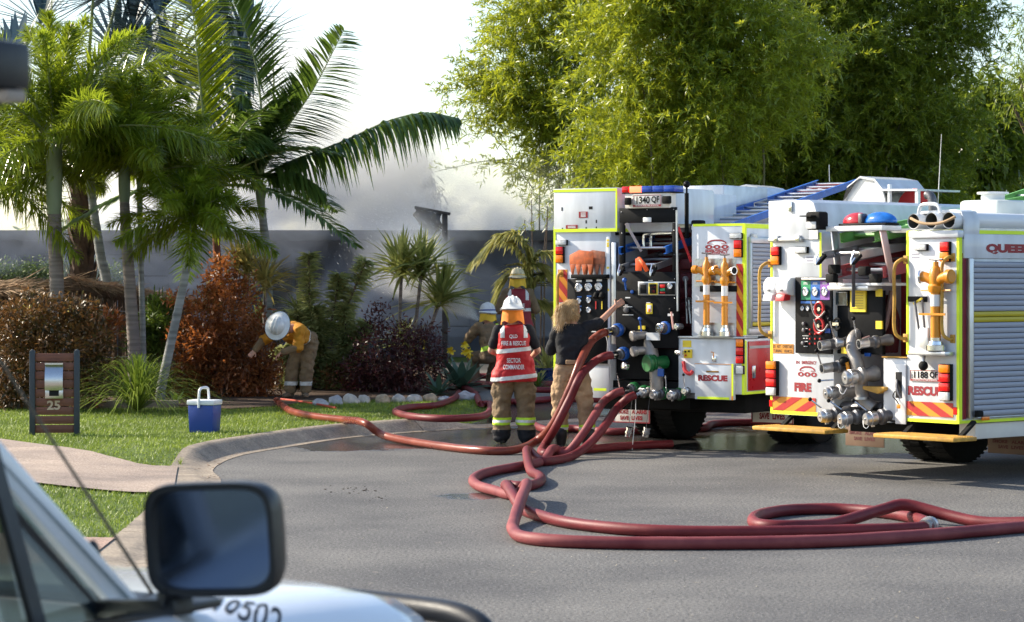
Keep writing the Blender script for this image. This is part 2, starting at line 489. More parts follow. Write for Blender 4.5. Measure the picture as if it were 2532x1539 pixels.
# kerb: cast segments with open joints
kerb = empty("kerb"); tag(kerb, "cast concrete kerb curving round the road", None, None, "structure")
s_tot = KS[-1]; s0 = 4.0
while s0 < min(s_tot, 46):
    s1 = s0 + 1.9
    m = MB(); rows = []
    for s_ in np.linspace(s0, s1 - 0.014, 9):
        cx_, cy_ = np.interp(s_, KS, KC[:, 0]), np.interp(s_, KS, KC[:, 1])
        nx, ny = np.interp(s_, KS, KN[:, 0]), np.interp(s_, KS, KN[:, 1])
        k = float(kfac(np.array([cx_]), np.array([cy_]))[0])
        prof = [(0.0, -0.02), (0.0, 0.006), (0.16, 0.004), (0.21, 0.02 + 0.02 * k), (0.29, 0.085 * k + 0.012), (0.34, 0.118 * k + 0.012), (0.38, 0.130 * k + 0.012), (0.45, 0.133 * k + 0.012), (0.45, -0.02)]
        rows.append([(cx_ + nx * t, cy_ + ny * t, z) for t, z in prof])
    npf = len(rows[0]); vs_ = [p for r in rows for p in r]
    fs_ = [(i * npf + j, i * npf + j + 1, (i + 1) * npf + j + 1, (i + 1) * npf + j) for i in range(len(rows) - 1) for j in range(npf - 1)]
    fs_ += [tuple(range(npf)), tuple(range((len(rows) - 1) * npf, len(rows) * npf))[::-1]]
    m.add(vs_, fs_); m.build("kerb_segment", M_CONC, kerb, ang=60)
    s0 = s1

def inpoly(x, y, poly):
    x = np.asarray(x); y = np.asarray(y); c = np.zeros(x.shape, bool); n = len(poly)
    for i in range(n):
        x1, y1 = poly[i]; x2, y2 = poly[(i + 1) % n]
        if y1 == y2: continue
        t = ((y1 > y) != (y2 > y)) & (x < (x2 - x1) * (y - y1) / (y2 - y1) + x1)
        c ^= t
    return c

def sheet(name, A, B, mat, label, lift=0.012, nu=40, nv=24):
    """ground sheet lofted between two polylines, lying just above the yard"""
    def samp(pl, n):
        pl = np.array(pl, float); s = np.concatenate([[0], np.cumsum(np.linalg.norm(np.diff(pl, axis=0), axis=1))])
        q = np.linspace(0, s[-1], n); return np.stack([np.interp(q, s, pl[:, 0]), np.interp(q, s, pl[:, 1])], 1)
    a, b = samp(A, nu), samp(B, nu); t = np.linspace(0, 1, nv)[None, :, None]
    q = a[:, None] * (1 - t) + b[:, None] * t
    z = yh(q[..., 0].ravel(), q[..., 1].ravel()) + lift
    V = np.concatenate([q.reshape(-1, 2), z[:, None]], 1)
    ii, jj = np.meshgrid(np.arange(nu - 1), np.arange(nv - 1), indexing='ij')
    F = np.stack([ii * nv + jj, (ii + 1) * nv + jj, (ii + 1) * nv + jj + 1, ii * nv + jj + 1], -1).reshape(-1, 4)
    me = bigmesh(name, V, F)
    bm = bmesh.new(); bm.from_mesh(me); bmesh.ops.recalc_face_normals(bm, faces=bm.faces)
    if bm.faces[0].normal.z < 0: bmesh.ops.reverse_faces(bm, faces=bm.faces)
    bm.to_mesh(me); bm.free()
    o = link(name, fin(me, ang=80), mat)
    tag(o, label, None, None, "structure")
    return np.concatenate([a, b[::-1]])

def kback(y, t=0.42):
    j = np.abs(KC[:, 1] - y).argmin(); p = KC[j] + KN[j] * t
    return (p[0], p[1])
W2 = lambda px, py: (lambda p: (p.x, p.y))(G(px, py, 0.11))
DRV1 = sheet("driveway", [kback(24.75, .36), W2(377, 1134), W2(200, 1117), W2(12, 1091), W2(-500, 1020)], [kback(21.6, .36), W2(330, 1198), W2(250, 1196), W2(80, 1190), W2(-700, 1185)], M_AGG, "beige exposed pebble driveway crossing the verge", 0.022)
PAV2 = sheet("footpath", [kback(17.75), W2(150, 1305), W2(0, 1306), W2(-900, 1306)], [kback(12), W2(100, 1560), W2(-400, 1560), W2(-2200, 1560)], M_AGG2, "pinkish pebble paving beside the white vehicle", 0.022)
DRVH = sheet("house_driveway", [(-0.62, 32.0), GY(1238, 1032).xy[:], GY(1196, 1002).xy[:], GY(1150, 968).xy[:], GY(1105, 942).xy[:], (-1.5, 45)],
             [(1.9, 34.6), GY(1500, 1020).xy[:], GY(1452, 985).xy[:], GY(1420, 955).xy[:], GY(1390, 930).xy[:], (1.6, 45)], M_DRV, "wet grey driveway leading to the smoking house")
BED = sheet("garden_bed", [GY(-300, 1012).xy[:], GY(440, 1008).xy[:], GY(560, 1015).xy[:], GY(700, 1006).xy[:], GY(760, 996).xy[:], GY(1000, 990).xy[:], GY(1130, 988).xy[:], GY(1192, 968).xy[:], GY(1145, 958).xy[:], (-1.65, 45)],
            [(-30, 44), (-24, 46), (-18, 46.5), (-12, 46.5), (-9, 46.5), (-6, 46.5), (-4, 46.5), (-3, 46), (-2, 45.5), (-1.7, 45.2)], M_MULCH, "dark mulched garden bed in front of the house", 0.02, 60, 60)

# lawn blades
N = 210000
bx = RNG.uniform(-9, 0.2, N); by = RNG.uniform(17, 38, N)
vis = (bx / by > (0 - CX) / FOC - 0.01)
bx, by = bx[vis], by[vis]
d2 = np.empty(len(bx)); side = np.empty(len(bx))
for i in range(0, len(bx), 4000):
    q = (bx[i:i + 4000, None] - KC[None, :, 0]) ** 2 + (by[i:i + 4000, None] - KC[None, :, 1]) ** 2
    j = q.argmin(1); d2[i:i + 4000] = np.sqrt(q[np.arange(len(j)), j])
    side[i:i + 4000] = (bx[i:i + 4000] - KC[j, 0]) * KN[j, 0] + (by[i:i + 4000] - KC[j, 1]) * KN[j, 1]
ok = (side > 0.44) & ~inpoly(bx, by, DRV1) & ~inpoly(bx, by, PAV2) & ~inpoly(bx, by, DRVH) & ~inpoly(bx, by, BED)
bx, by = bx[ok], by[ok]
P0 = np.stack([bx, by, yh(bx, by)], 1)
D = unit(np.stack([RNG.normal(0, .55, len(bx)), RNG.normal(0, .55, len(bx)), np.ones(len(bx))], 1))
V, F = strips(P0, D, RNG.uniform(.025, .06, len(bx)), RNG.uniform(.006, .011, len(bx)), 0.15, 1, [1.0, 0.15])
M_BLADE = leafmat("grass_blade", (0.12, 0.18, 0.02), (0.32, 0.40, 0.05), 0.35, 0.5, 1.3)
tag(link("grass", bigmesh("grass", V, F), M_BLADE), "short mown grass of the verge", None, None, "stuff")

# small straw litter on the asphalt
N = 420
lx = RNG.uniform(-3.0, 6.5, N); ly = RNG.uniform(13, 26, N)
k = (lx > -2.2)
P0 = np.stack([lx[k], ly[k], np.full(k.sum(), 0.006)], 1)
a = RNG.uniform(0, 6.28, k.sum())
D = np.stack([np.cos(a), np.sin(a), RNG.uniform(0, .12, k.sum())], 1)
V, F = strips(P0, D, RNG.uniform(.01, .06, k.sum()) ** 1.0, RNG.uniform(.003, .007, k.sum()), 0, 1, [1, .7], roll=np.zeros(k.sum()))
tag(link("litter", bigmesh("litter", V, F), pm("straw", (0.55, 0.47, 0.33), 0.8)), "dry straw and leaf flecks scattered on the road", None, None, "stuff")

ck = [G(random.gauss(885, 40), random.gauss(1213, 6)) for _ in range(26)] + [G(random.gauss(935, 14), random.gauss(1236, 4)) for _ in range(8)]
dm_ = MB()
for p in ck: dm_.ball((p.x, p.y, .004), random.uniform(.003, .010), 6, 4, (1.3, 1, .5))
tag(dm_.build("dirt", pm("dirt_crumb", (.04, .025, .018), .95)), "dark dirt crumbs dropped on the road", None, None, "stuff")
N = 420; js = RNG.integers(20, 170, N); tt = RNG.uniform(.01, .24, N) ** 1.0
lp = KC[js] + KN[js] * tt[:, None] + RNG.normal(0, .05, (N, 2)); a = RNG.uniform(0, 6.28, N)
V, F = strips(np.stack([lp[:, 0], lp[:, 1], np.full(N, .012)], 1), np.stack([np.cos(a), np.sin(a), np.full(N, .15)], 1), RNG.uniform(.02, .06, N), RNG.uniform(.008, .018, N), .1, 2, roll=RNG.uniform(-.4, .4, N))
tag(link("leaf_litter", bigmesh("leaf_litter", V, F), pm("dead_leaf", (.16, .09, .045), .9, var=.4, scale=20)), "dry brown leaf litter lying along the gutter", None, None, "stuff")
# ------------------------------------------------------------------ house
M_WALL = pm("house_wall", (0.055, 0.065, 0.095), 0.8, var=0.15, scale=1.2, bump=0.15, bscale=25)
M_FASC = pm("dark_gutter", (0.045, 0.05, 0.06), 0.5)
M_GLASSD = pm("dark_glass", (0.02, 0.025, 0.03), 0.08, var=0.3)
HY, HX0, HX1 = 46.6, -17.0, 1.1
hz0 = Z(-4, 46) - 0.1
house = empty("house", (HX0, HY, hz0), 0, "long low dark grey house half hidden in smoke behind the garden", "house")
m = MB()
W_ = HX1 - HX0; ZE = 2.80 - hz0
opens = [(3.4, 5.2, 0.9, 2.0), (8.0, 10.4, 0.02, 2.1), (12.2, 13.4, 0.9, 2.0), (15.2, 16.2, 0.02, 2.1)]
xs = 0.0
for a, b, z0, z1 in opens:
    m.box(xs, a, 0, 0.25, 0, ZE); m.box(a, b, 0, 0.25, z1, ZE)
    if z0 > 0.1: m.box(a, b, 0, 0.25, 0, z0)
    xs = b
m.box(xs, W_, 0, 0.25, 0, ZE)
m.box(0, 0.25, 0.25, 8, 0, ZE); m.box(W_ - 0.25, W_, 0.25, 8, 0, ZE)
m.box(0.25, W_ - 0.25, 7.75, 8, 0, ZE)
m.build("wall", M_WALL, house)
MB().box(.3, W_ - .3, .3, .34, .02, ZE - .02).build("light_block_panel", M_FASC, house)  # dark panel added to stop sun showing through the door gaps
MB().box(-0.5, W_ + 0.4, -0.55, 8.4, ZE + 0.005, ZE + 0.06).build("roof", pm("dark_sheet_roof", (0.06, 0.065, 0.075), 0.5, bump=0.1), house)
MB().box(-0.5, W_ + 0.4, -0.64, -0.555, ZE - 0.10, ZE + 0.10).build("gutter", M_FASC, house, 0.012)
for a, b, z0, z1 in opens:
    if z0 > 0.1:
        w = MB().box(a, b, 0.10, 0.14, z0, z1).build("window", M_GLASSD, house)
        fr = MB(); fr.box(a, b, 0.06, 0.16, z0, z0 + 0.05).box(a, b, 0.06, 0.16, z1 - 0.05, z1)
        for xx in (a, (a + b) / 2 - 0.025, b - 0.05): fr.box(xx, xx + 0.05, 0.06, 0.16, z0 + 0.051, z1 - 0.051)
        fr.build("frame", M_FASC, w)
    else:
        dmb = MB()
        nn = 5 if b - a > 2 else 3
        for i in range(nn):
            dmb.box(a + 0.01, b - 0.01, 0.09, 0.14, z0 + (z1 - z0) * i / nn + 0.008, z0 + (z1 - z0) * (i + 1) / nn - 0.008)
        dmb.build("door", pm("grey_door", (0.13, 0.14, 0.17), 0.6), house, 0.006)
for xx in (0.3, 6.2, 11.3, W_ - 0.3):
    MB().cyl((xx, -0.06, 0.05), (xx, -0.06, ZE - 0.06), 0.045, n=10).build("downpipe", M_FASC, house)

# charred awning on a post
pb = P(1100, 830, 43.5); pb.z = Z(pb.x, pb.y)
aw = empty("awning_post", pb, 0, "dark steel post carrying a charred crumpled awning sheet", "awning")
zt = P(1100, 530, 43.5).z - pb.z
M_CHAR = pm("charred_steel", (0.035, 0.033, 0.036), 0.55, 0.3, 0.3, 6, 0.3, 18)
MB().box(-0.05, 0.05, -0.05, 0.05, 0, zt).build("post", M_CHAR, aw, 0.008)
nu, nv = 15, 13
vs_ = []
for layer in (0, 1):
    for i in range(nu):
        for j in range(nv):
            u, v = i / (nu - 1), j / (nv - 1)
            x = -0.54 * (1 - u) - 0.04 * u
            z = zt + 0.10 - 0.08 * u - v * (0.06 + 0.36 * math.sin(min(1, .15 + u * .95) * 2.2) ** 1.5)
            y = -0.08 - 0.16 * math.sin(v * 2.6) + 0.05 * math.sin(u * 8 + v * 3) + layer * 0.012
            vs_.append((x + 0.03 * math.sin(v * 5 + u * 3), y, z + 0.015 * math.sin(u * 9)))
off = nu * nv
fs_ = []
for i in range(nu - 1):
    for j in range(nv - 1):
        q = (i * nv + j, (i + 1) * nv + j, (i + 1) * nv + j + 1, i * nv + j + 1)
        fs_.append(q); fs_.append(tuple(k + off for k in q[::-1]))
noisy(MB().add(vs_, fs_).build("awning_sheet", M_CHAR, aw, ang=60).data, 0.018, 6, 2)
MB().bar((-0.54, -0.1, zt + 0.12), (0.1, -0.05, zt + 0.0), 0.06, 0.05).build("beam", M_CHAR, aw, 0.006)
# ------------------------------------------------------------------ fire engines
M_WHITE = pm("white_paint", (0.63, 0.66, 0.70), 0.32, var=0.07, scale=3.0, coat=0.5, dirt=0.14, stretch=(2.2, 2.2, .5))
M_FLUO = pm("fluoro_yellow", (0.72, 0.90, 0.02), 0.45, var=0.06)
M_RED = pm("engine_red", (0.40, 0.008, 0.012), 0.28, var=0.08, coat=0.6)
M_TXTRED = pm("lettering_red", (0.27, 0.005, 0.014), 0.5, var=0.08)
M_CREAM = pm("cream_plate", (0.72, 0.68, 0.62), 0.4, var=0.06)
M_BLACK = pm("black_panel", (0.006, 0.0065, 0.008), 0.5, var=0.3, scale=8, spec=0.12)
M_RUB = pm("black_rubber", (0.008, 0.008, 0.008), 0.75, var=0.3, spec=0.2, bump=0.2, bscale=40)
M_DARK = pm("dark_void", (0.008, 0.008, 0.009), 0.9)
M_ALU = pm("aluminium", (0.52, 0.53, 0.55), 0.38, 1.0, 0.12, 6)
M_CHROME = pm("chrome", (0.72, 0.73, 0.75), 0.16, 1.0, 0.06, 8)
M_CAST = pm("cast_grey", (0.30, 0.28, 0.265), 0.5, 0.55, 0.18, 9, 0.2, 40)
M_GUN = pm("gunmetal", (0.13, 0.13, 0.14), 0.45, 0.6, 0.2, 12, 0.15, 60)
M_SHUT = pm("shutter_slat", (0.33, 0.345, 0.40), 0.5, 0.0, 0.06, 3)
M_ORY = pm("standpipe_yellow", (0.62, 0.23, 0.006), 0.38, var=0.1, scale=10, coat=0.2)
M_STEPY = pm("step_yellow", (0.50, 0.27, 0.035), 0.6, var=0.25, scale=14, dirt=0.1)
M_YEL = pm("label_yellow", (0.80, 0.60, 0.03), 0.5)
M_CHY = pm("chevron_amber", (0.68, 0.25, 0.006), 0.5, var=0.06)
M_CHR = pm("chevron_red", (0.40, 0.008, 0.008), 0.5, var=0.06)
M_LRED = pm("lamp_red", (0.62, 0.008, 0.008), 0.12, var=0.2, scale=60)
M_LAMB = pm("lamp_amber", (0.85, 0.20, 0.004), 0.12, var=0.2, scale=60)
M_LCLR = pm("lamp_clear", (0.60, 0.61, 0.60), 0.10, var=0.2, scale=50)
M_BLUE = pm("coupling_blue", (0.012, 0.085, 0.36), 0.35, var=0.15, coat=0.2)
M_LBLUE = pm("ladder_blue", (0.016, 0.12, 0.46), 0.42, var=0.15, scale=8)
M_LPINK = pm("ladder_red", (0.45, 0.09, 0.10), 0.42, 0.2, 0.15, 8)
M_LGRN = pm("ladder_green", (0.16, 0.42, 0.10), 0.45, var=0.12)
M_GRN = pm("coupling_green", (0.012, 0.13, 0.035), 0.35, var=0.15, coat=0.2)
M_ORG = pm("rake_orange", (0.62, 0.13, 0.03), 0.6, var=0.35, scale=14, dirt=0.2)
M_RUSTY = pm("rake_rusty", (0.36, 0.11, 0.05), 0.7, var=0.4, scale=16, dirt=0.3)
M_PAPER = pm("white_print", (0.75, 0.75, 0.74), 0.5, var=0.05)
M_STRAP = pm("strap_grey", (0.10, 0.10, 0.105), 0.8)
M_STRAPO = pm("strap_orange", (0.85, 0.11, 0.015), 0.6)
M_STRAPR = pm("strap_red", (0.55, 0.03, 0.035), 0.6)
M_ROPE = pm("rope_tan", (0.42, 0.29, 0.17), 0.9, bump=0.3)
M_PVC = pm("white_tube", (0.76, 0.77, 0.78), 0.3, var=0.04, scale=3)
M_TUBEIN = pm("tube_inside", (0.10, 0.10, 0.09), 0.7)
M_PURP = pm("panel_purple", (0.26, 0.09, 0.40), 0.5); M_PGRN = pm("panel_green", (0.012, 0.25, 0.10), 0.5); M_PBLU = pm("panel_blue", (0.015, 0.12, 0.42), 0.5)
M_REDKNOB = pm("red_knob", (0.50, 0.02, 0.02), 0.35)
M_PLATE = pm("number_plate", (0.72, 0.69, 0.64), 0.45, var=0.05)
M_TANK = pm("tank_plastic", (0.55, 0.60, 0.58), 0.5)

class Rig:
    """a vehicle frame: x right, y forward, z up; rear face in the plane y = 0"""
    def __init__(s, ox, oy, deg):
        s.o = Vector((ox, oy, 0)); s.a = math.radians(deg)
        s.h = Vector((math.sin(s.a), math.cos(s.a), 0)); s.r = Vector((math.cos(s.a), -math.sin(s.a), 0))
        s.rz = -s.a
        c = Vector((0, 0, CAM_H)) - s.o
        s.c = Vector((c.dot(s.r), c.dot(s.h), c.z))
        s.root = None
    def d(s, px, py):
        q = ray(px, py); return Vector((q.dot(s.r), q.dot(s.h), q.z))
    def at(s, px, py, y=0.0):
        d = s.d(px, py); t = (y - s.c.y) / d.y
        return s.c.x + d.x * t, s.c.z + d.z * t
    def pt(s, px, py, y=0.0):
        x, z = s.at(px, py, y); return Vector((x, y, z))
    def side(s, px, py, x):
        d = s.d(px, py); t = (x - s.c.x) / d.x
        return s.c.y + d.y * t, s.c.z + d.z * t
    def w(s, p):
        p = Vector(p); return s.o + s.r * p.x + s.h * p.y + Vector((0, 0, p.z))
    def sc(s, x, y=0.0):
        """pixels per metre (upright) at a local point"""
        return FOC / s.w((x, y, 0)).y
    def rect(s, a, b, c, d, y):
        x0, z1 = s.at(a, b, y); x1, z0 = s.at(c, d, y)
        return x0, x1, z0, z1
    def R(s, name, mat, a, b, c, d, y0=0.0, y1=0.02, bevel=0.0, parent=None):
        x0, x1, z0, z1 = s.rect(a, b, c, d, y0)
        return MB().box(x0, x1, y0, y1, z0, z1).build(name, mat, parent or s.root, bevel)
    def text(s, body, a, b, c, d, y, mat, bold=0.02, parent=None, name="lettering"):
        x0, x1, z0, z1 = s.rect(a, b, c, d, y)
        n, k = len(body), 0
        for word in body.split():
            i = body.index(word, k); k = i + len(word)
            u0, u1 = x0 + (x1 - x0) * i / n, x0 + (x1 - x0) * k / n
            me = text_mesh(word, z1 - z0, (u1 - u0) * (.94 if n > len(word) else 1), bold); me.materials.append(mat)
            o = link(name, me, None, parent or s.root, ((u0 + u1) / 2, y, (z0 + z1) / 2))
        return o
    def lamps(s, a, b, c, d, mats, y=0.0, vertical=True, depth=0.05, name="tail_lamp"):
        x0, x1, z0, z1 = s.rect(a, b, c, d, y)
        h = MB().box(x0, x1, y - depth * 0.6, y, z0, z1).build(name, M_RUB, s.root, 0.006)
        n = len(mats); g = 0.008
        for i, m_ in enumerate(mats):
            if vertical:
                q0 = z1 - (z1 - z0) * (i + 1) / n + g * 0.6; q1 = z1 - (z1 - z0) * i / n - g * 0.6
                MB().box(x0 + g, x1 - g, y - depth, y - depth * 0.5, q0, q1).build("lens", m_, h, 0.007)
            else:
                q0 = x0 + (x1 - x0) * i / n + g; q1 = x0 + (x1 - x0) * (i + 1) / n - g
                MB().box(q0, q1, y - depth, y - depth * 0.5, z0 + g, z1 - g).build("lens", m_, h, 0.007)
        return h
    def gauge(s, px, py, rpx, y, ang=40, parent=None):
        x, z = s.at(px, py, y); r = rpx / s.sc(x, y)
        g = MB().lathe([(r * 1.18, 0), (r * 1.18, 0.012), (r, 0.016), (r * 0.98, 0.008)], Matrix.Translation((x, y, z)) @ Matrix.Rotation(math.pi / 2, 4, 'X'), 20).build("gauge", M_CHROME, parent or s.root)
        MB().cyl((x, y - 0.0095, z), (x, y - 0.011, z), r * 0.95, n=18).build("dial", M_PAPER, g)
        a = math.radians(ang)
        MB().bar((x - r * .25 * math.cos(a), y - 0.0135, z - r * .25 * math.sin(a)), (x + r * .75 * math.cos(a), y - 0.0135, z + r * .75 * math.sin(a)), 0.003, r * 0.12).build("needle", M_BLACK, g)
        mk = MB()
        for k in range(9):
            t = math.radians(-40 + 260 * k / 8)
            mk.bar((x + r * .72 * math.cos(t), y - 0.0125, z + r * .72 * math.sin(t)), (x + r * .9 * math.cos(t), y - 0.0125, z + r * .9 * math.sin(t)), 0.002, r * 0.07)
        mk.build("scale_marks", M_BLACK, g)
        return g
    def chev(s, a, b, c, d, y, n, lean, parent=None, vertical=False):
        """amber field with slanting red bars"""
        x0, x1, z0, z1 = s.rect(a, b, c, d, y)
        base = MB().box(x0, x1, y - 0.002, y, z0, z1).build("chevron_panel", M_CHY, parent or s.root)
        if not vertical:
            st = (x1 - x0) / n
            for i in range(-1, n + 1):
                lo = x0 + st * (i + (0.0 if lean > 0 else 0.5)); q = []
                sh = st * 0.9 * lean
                poly = [(lo, z0), (lo + st * 0.5, z0), (lo + st * 0.5 + sh, z1), (lo + sh, z1)]
                poly = clip(poly, x0, x1, 0)
                if len(poly) > 2: MB().prism([(px_, pz_) for px_, pz_ in poly], 0.001, Matrix.Translation((0, y - 0.0045, 0))).build("red_bar", M_CHR, base)
        else:
            st = (z1 - z0) / n
            for i in range(-1, n + 1):
                lo = z0 + st * i; sh = st * 0.75 * lean
                poly = [(x0, lo), (x1, lo + sh), (x1, lo + sh + st * 0.5), (x0, lo + st * 0.5)]
                poly = clip(poly, z0, z1, 1)
                if len(poly) > 2: MB().prism(poly, 0.001, Matrix.Translation((0, y - 0.0045, 0))).build("red_bar", M_CHR, base)
        return base
    def valve(s, px, py, r, y0, length, cap=M_CHROME, body=M_GUN, flange=None, tilt=(0, 0), n=16, open_end=False, parent=None, name="valve"):
        """outlet pointing back from the plane y0, with flange, body and cap"""
        x, z = s.at(px, py, y0 - length)
        M = Matrix.Translation((x - tilt[0] * length, y0, z - tilt[1] * length)) @ Vector((tilt[0], -1, tilt[1])).to_track_quat('Z', 'Y').to_matrix().to_4x4()
        L = length
        v = MB().lathe([(r * 1.15, -0.02), (r * 1.2, L * .1), (r * .95, L * .2), (r * .95, L * .35), (r * 1.3, L * .4), (r * 1.3, L * .5), (r * 1.0, L * .55), (r * 1.0, L * .7)], M, n).build(name, body, parent or s.root)
        if flange:
            MB().lathe([(r * 1.55, L * .16), (r * 1.6, L * .2), (r * 1.6, L * .36), (r * 1.45, L * .40)], M, n).build("flange", flange, v)
        if open_end:
            MB().lathe([(r * .92, L * .66), (r * .98, L * .7), (r * .98, L * 1.0), (r * .78, L * 1.0), (r * .78, L * .72)], M, n, False).build("nozzle_ring", cap, v)
            MB().lathe([(r * .76, L * .74), (r * .76, L * .76)], M, n).build("bore", M_DARK, v)
        else:
            c = MB().lathe([(r * 1.08, L * .66), (r * 1.15, L * .7), (r * 1.15, L * .84), (r * 1.02, L * .86), (r * 1.02, L * .95), (r * .85, L), (r * .2, L), (r * .2, L + .012)], M, n)
            for k in range(3):
                q = Matrix.Rotation(2.09 * k + 0.5, 4, 'Z')
                c.box(r * 1.0, r * 1.4, -r * .16, r * .16, L * .72, L * .82, M @ q)
            c.build("cap", cap, v)
        return v
    def lever(s, p0, p1, r=0.007, knob=M_BLACK, mat=M_CHROME, parent=None):
        l = MB().cyl(p0, p1, r, n=8).build("lever", mat, parent or s.root)
        MB().ball(p1, r * 2.3, 10, 7).build("knob", knob, l)
        return l

def words_on(parent, body, h, w, x, y, z, mat, bold):
    n, k = len(body), 0
    for word in body.split():
        i = body.index(word, k); k = i + len(word)
        me = text_mesh(word, h, w * len(word) / n * .96, bold); me.materials.append(mat)
        link("lettering", me, None, parent, (x - w / 2 + w * (i + k) / 2 / n, y, z))

def clip(poly, lo, hi, k):
    for sgn, lim in ((1, lo), (-1, hi)):
        out = []
        for i in range(len(poly)):
            p, q = poly[i], poly[(i + 1) % len(poly)]
            dp, dq = sgn * (p[k] - lim), sgn * (q[k] - lim)
            if dp >= 0: out.append(p)
            if (dp > 0) != (dq > 0) and dp != dq:
                t = dp / (dp - dq); out.append((p[0] + (q[0] - p[0]) * t, p[1] + (q[1] - p[1]) * t))
        poly = out
        if len(poly) < 3: return []
    return poly

def wheel(rig, x, y, r=0.5, w=0.28, name="wheel"):
    M = Matrix.Translation((x, y, r)) @ Matrix.Rotation(math.pi / 2, 4, 'Y')
    o = MB().lathe([(r * .56, -w / 2), (r * .72, -w / 2), (r * .93, -w / 2 * .98), (r * .985, -w / 2 * .84), (r, -w / 2 * .6), (r, w / 2 * .6), (r * .985, w / 2 * .84), (r * .93, w / 2 * .98), (r * .72, w / 2), (r * .56, w / 2)], M, 40)
    for k in range(44):
        q = M @ Matrix.Rotation(2 * math.pi * k / 44, 4, 'Z')
        o.box(r * .985, r * 1.004, -r * .03, r * .03, -w * .47, -w * .05, q); o.box(r * .985, r * 1.004, r * .01, r * .07, w * .05, w * .47, q)
    o = o.build(name, M_RUB, rig.root)
    h = MB().lathe([(r * .1, -w * .2), (r * .57, -w * .3), (r * .57, w * .3), (r * .5, w * .1), (r * .22, w * .12), (r * .2, w * .42), (r * .05, w * .42)], M, 28)
    h.build("rim", M_GUN, o)
    return o

def handrail(rig, pts, name="handrail", r=0.017, mat=M_STEPY):
    h = MB().tube(smoothpath(pts, 6), r, 10).build(name, mat, rig.root)
    for p in (pts[0], pts[-1]):
        MB().box(p[0] - .03, p[0] + .03, -0.008, -0.001, p[2] - .04, p[2] + .04).build("bracket", mat, h, 0.003)
    return h

def phone_logo(rig, a, b, c, d, y):
    x0, x1, z0, z1 = rig.rect(a, b, c, d, y); w, h = x1 - x0, z1 - z0
    m = MB(); n = 14; cx_ = (x0 + x1) / 2
    for i in range(n):
        t0, t1 = i / n, (i + 1) / n
        q = []
        for t in (t0, t1):
            xx = cx_ + w * 0.40 * (2 * t - 1); cz = z1 - h * 0.30 * abs(2 * t - 1) ** 3.0
            th = h * (0.15 + 0.05 * abs(2 * t - 1) ** 4)
            q.append((xx, cz, cz - th))
        m.add([(q[0][0], y, q[0][2]), (q[1][0], y, q[1][2]), (q[1][0], y, q[1][1]), (q[0][0], y, q[0][1])], [(0, 1, 2, 3)])
    for sgn in (-1, 1):
        m.box(cx_ + sgn * w * .29 - w * .11, cx_ + sgn * w * .29 + w * .11, y, y + .0005, z1 - h * .48, z1 - h * .42)
    for k in (-1, 0, 1):
        cx2 = cx_ + k * w * 0.335; cz = z0 + h * 0.22; rw, rh = w * .155, h * .22
        ro, ri = [], []
        for i in range(20):
            t = 2 * math.pi * i / 20
            ro.append((cx2 + rw * math.cos(t), y, cz + rh * math.sin(t))); ri.append((cx2 + rw * .38 * math.cos(t), y, cz + rh * .5 * math.sin(t)))
        m.add(ro + ri, [(i, (i + 1) % 20, 20 + (i + 1) % 20, 20 + i) for i in range(20)])
    return m.build("phone_emblem", M_TXTRED, rig.root, smooth=False)

def number_plate(rig, a, b, c, d, y, body):
    x0, x1, z0, z1 = rig.rect(a, b, c, d, y); w, h = x1 - x0, z1 - z0
    pl = MB().box(x0, x1, y, y + 0.006, z0, z1).build("number_plate", M_PLATE, rig.root, 0.003)
    e = MB(); t = 0.006
    e.box(x0 + t, x1 - t, y - .003, y - .0015, z1 - 2 * t, z1 - t).box(x0 + t, x1 - t, y - .003, y - .0015, z0 + t, z0 + 2 * t)
    e.box(x0 + t, x0 + 2 * t, y - .003, y - .0015, z0 + 2 * t, z1 - 2 * t).box(x1 - 2 * t, x1 - t, y - .003, y - .0015, z0 + 2 * t, z1 - 2 * t)
    e.build("plate_border", M_TXTRED, pl)
    MB().box(x0 + 2 * t, x1 - 2 * t, y - .003, y - .001, z0 + 2 * t, z0 + h * .2).build("slogan_band", M_TXTRED, pl)
    me = text_mesh("QUEENSLAND FIRE & RESCUE", h * .085, w * .80, 0.02); me.materials.append(M_PAPER)
    link("slogan", me, None, pl, ((x0 + x1) / 2, y - .0045, z0 + h * .125))
    n1, n2 = body.split()
    me = text_mesh(n1, h * .58, w * .46, 0.03); me.materials.append(M_BLACK); link("number", me, None, pl, (x0 + w * .37, y - .004, z0 + h * .56))
    me = text_mesh(n2, h * .58, w * .27, 0.03); me.materials.append(M_BLACK); link("number", me, None, pl, (x0 + w * .79, y - .004, z0 + h * .56))
    for i, ch in enumerate("QLD"):
        me = text_mesh(ch, h * .14, w * .03, 0.02); me.materials.append(M_BLACK); link("state_mark", me, None, pl, (x0 + w * .085, y - .004, z0 + h * (.76 - .22 * i)))
    return pl

def shutter(rig, x, y0, y1, z0, z1, pitch, yellow, face=1, lo=0.0):
    """roller shutter in the plane x: each slat its own piece"""
    f = MB().box(x - 0.05, x - 0.028, y0, y1, z0, z1).build("roller_shutter", M_DARK, rig.root)
    n = int((z1 - z0) / pitch)
    cache = {}
    for i in range(n):
        zz = z1 - (i + 1) * pitch
        mt = M_FLUOY if i in yellow else M_SHUT
        if mt.name not in cache:
            mb = MB(); h = pitch - 0.004
            mb.prism([(0.004, 0), (0.009, h * .08), (0.0115, h * .5), (0.009, h * .92), (0.004, h), (-0.01, h), (-0.01, 0)], 1.0)
            me = mb.mesh("slat", ang=50); me.materials.append(mt); cache[mt.name] = me
        o = link("slat", cache[mt.name], None, f, (x - 0.018, y0, zz)); o.scale = (1, y1 - y0, 1)
    return f
M_FLUOY = pm("shutter_yellow", (0.50, 0.40, 0.02), 0.45)

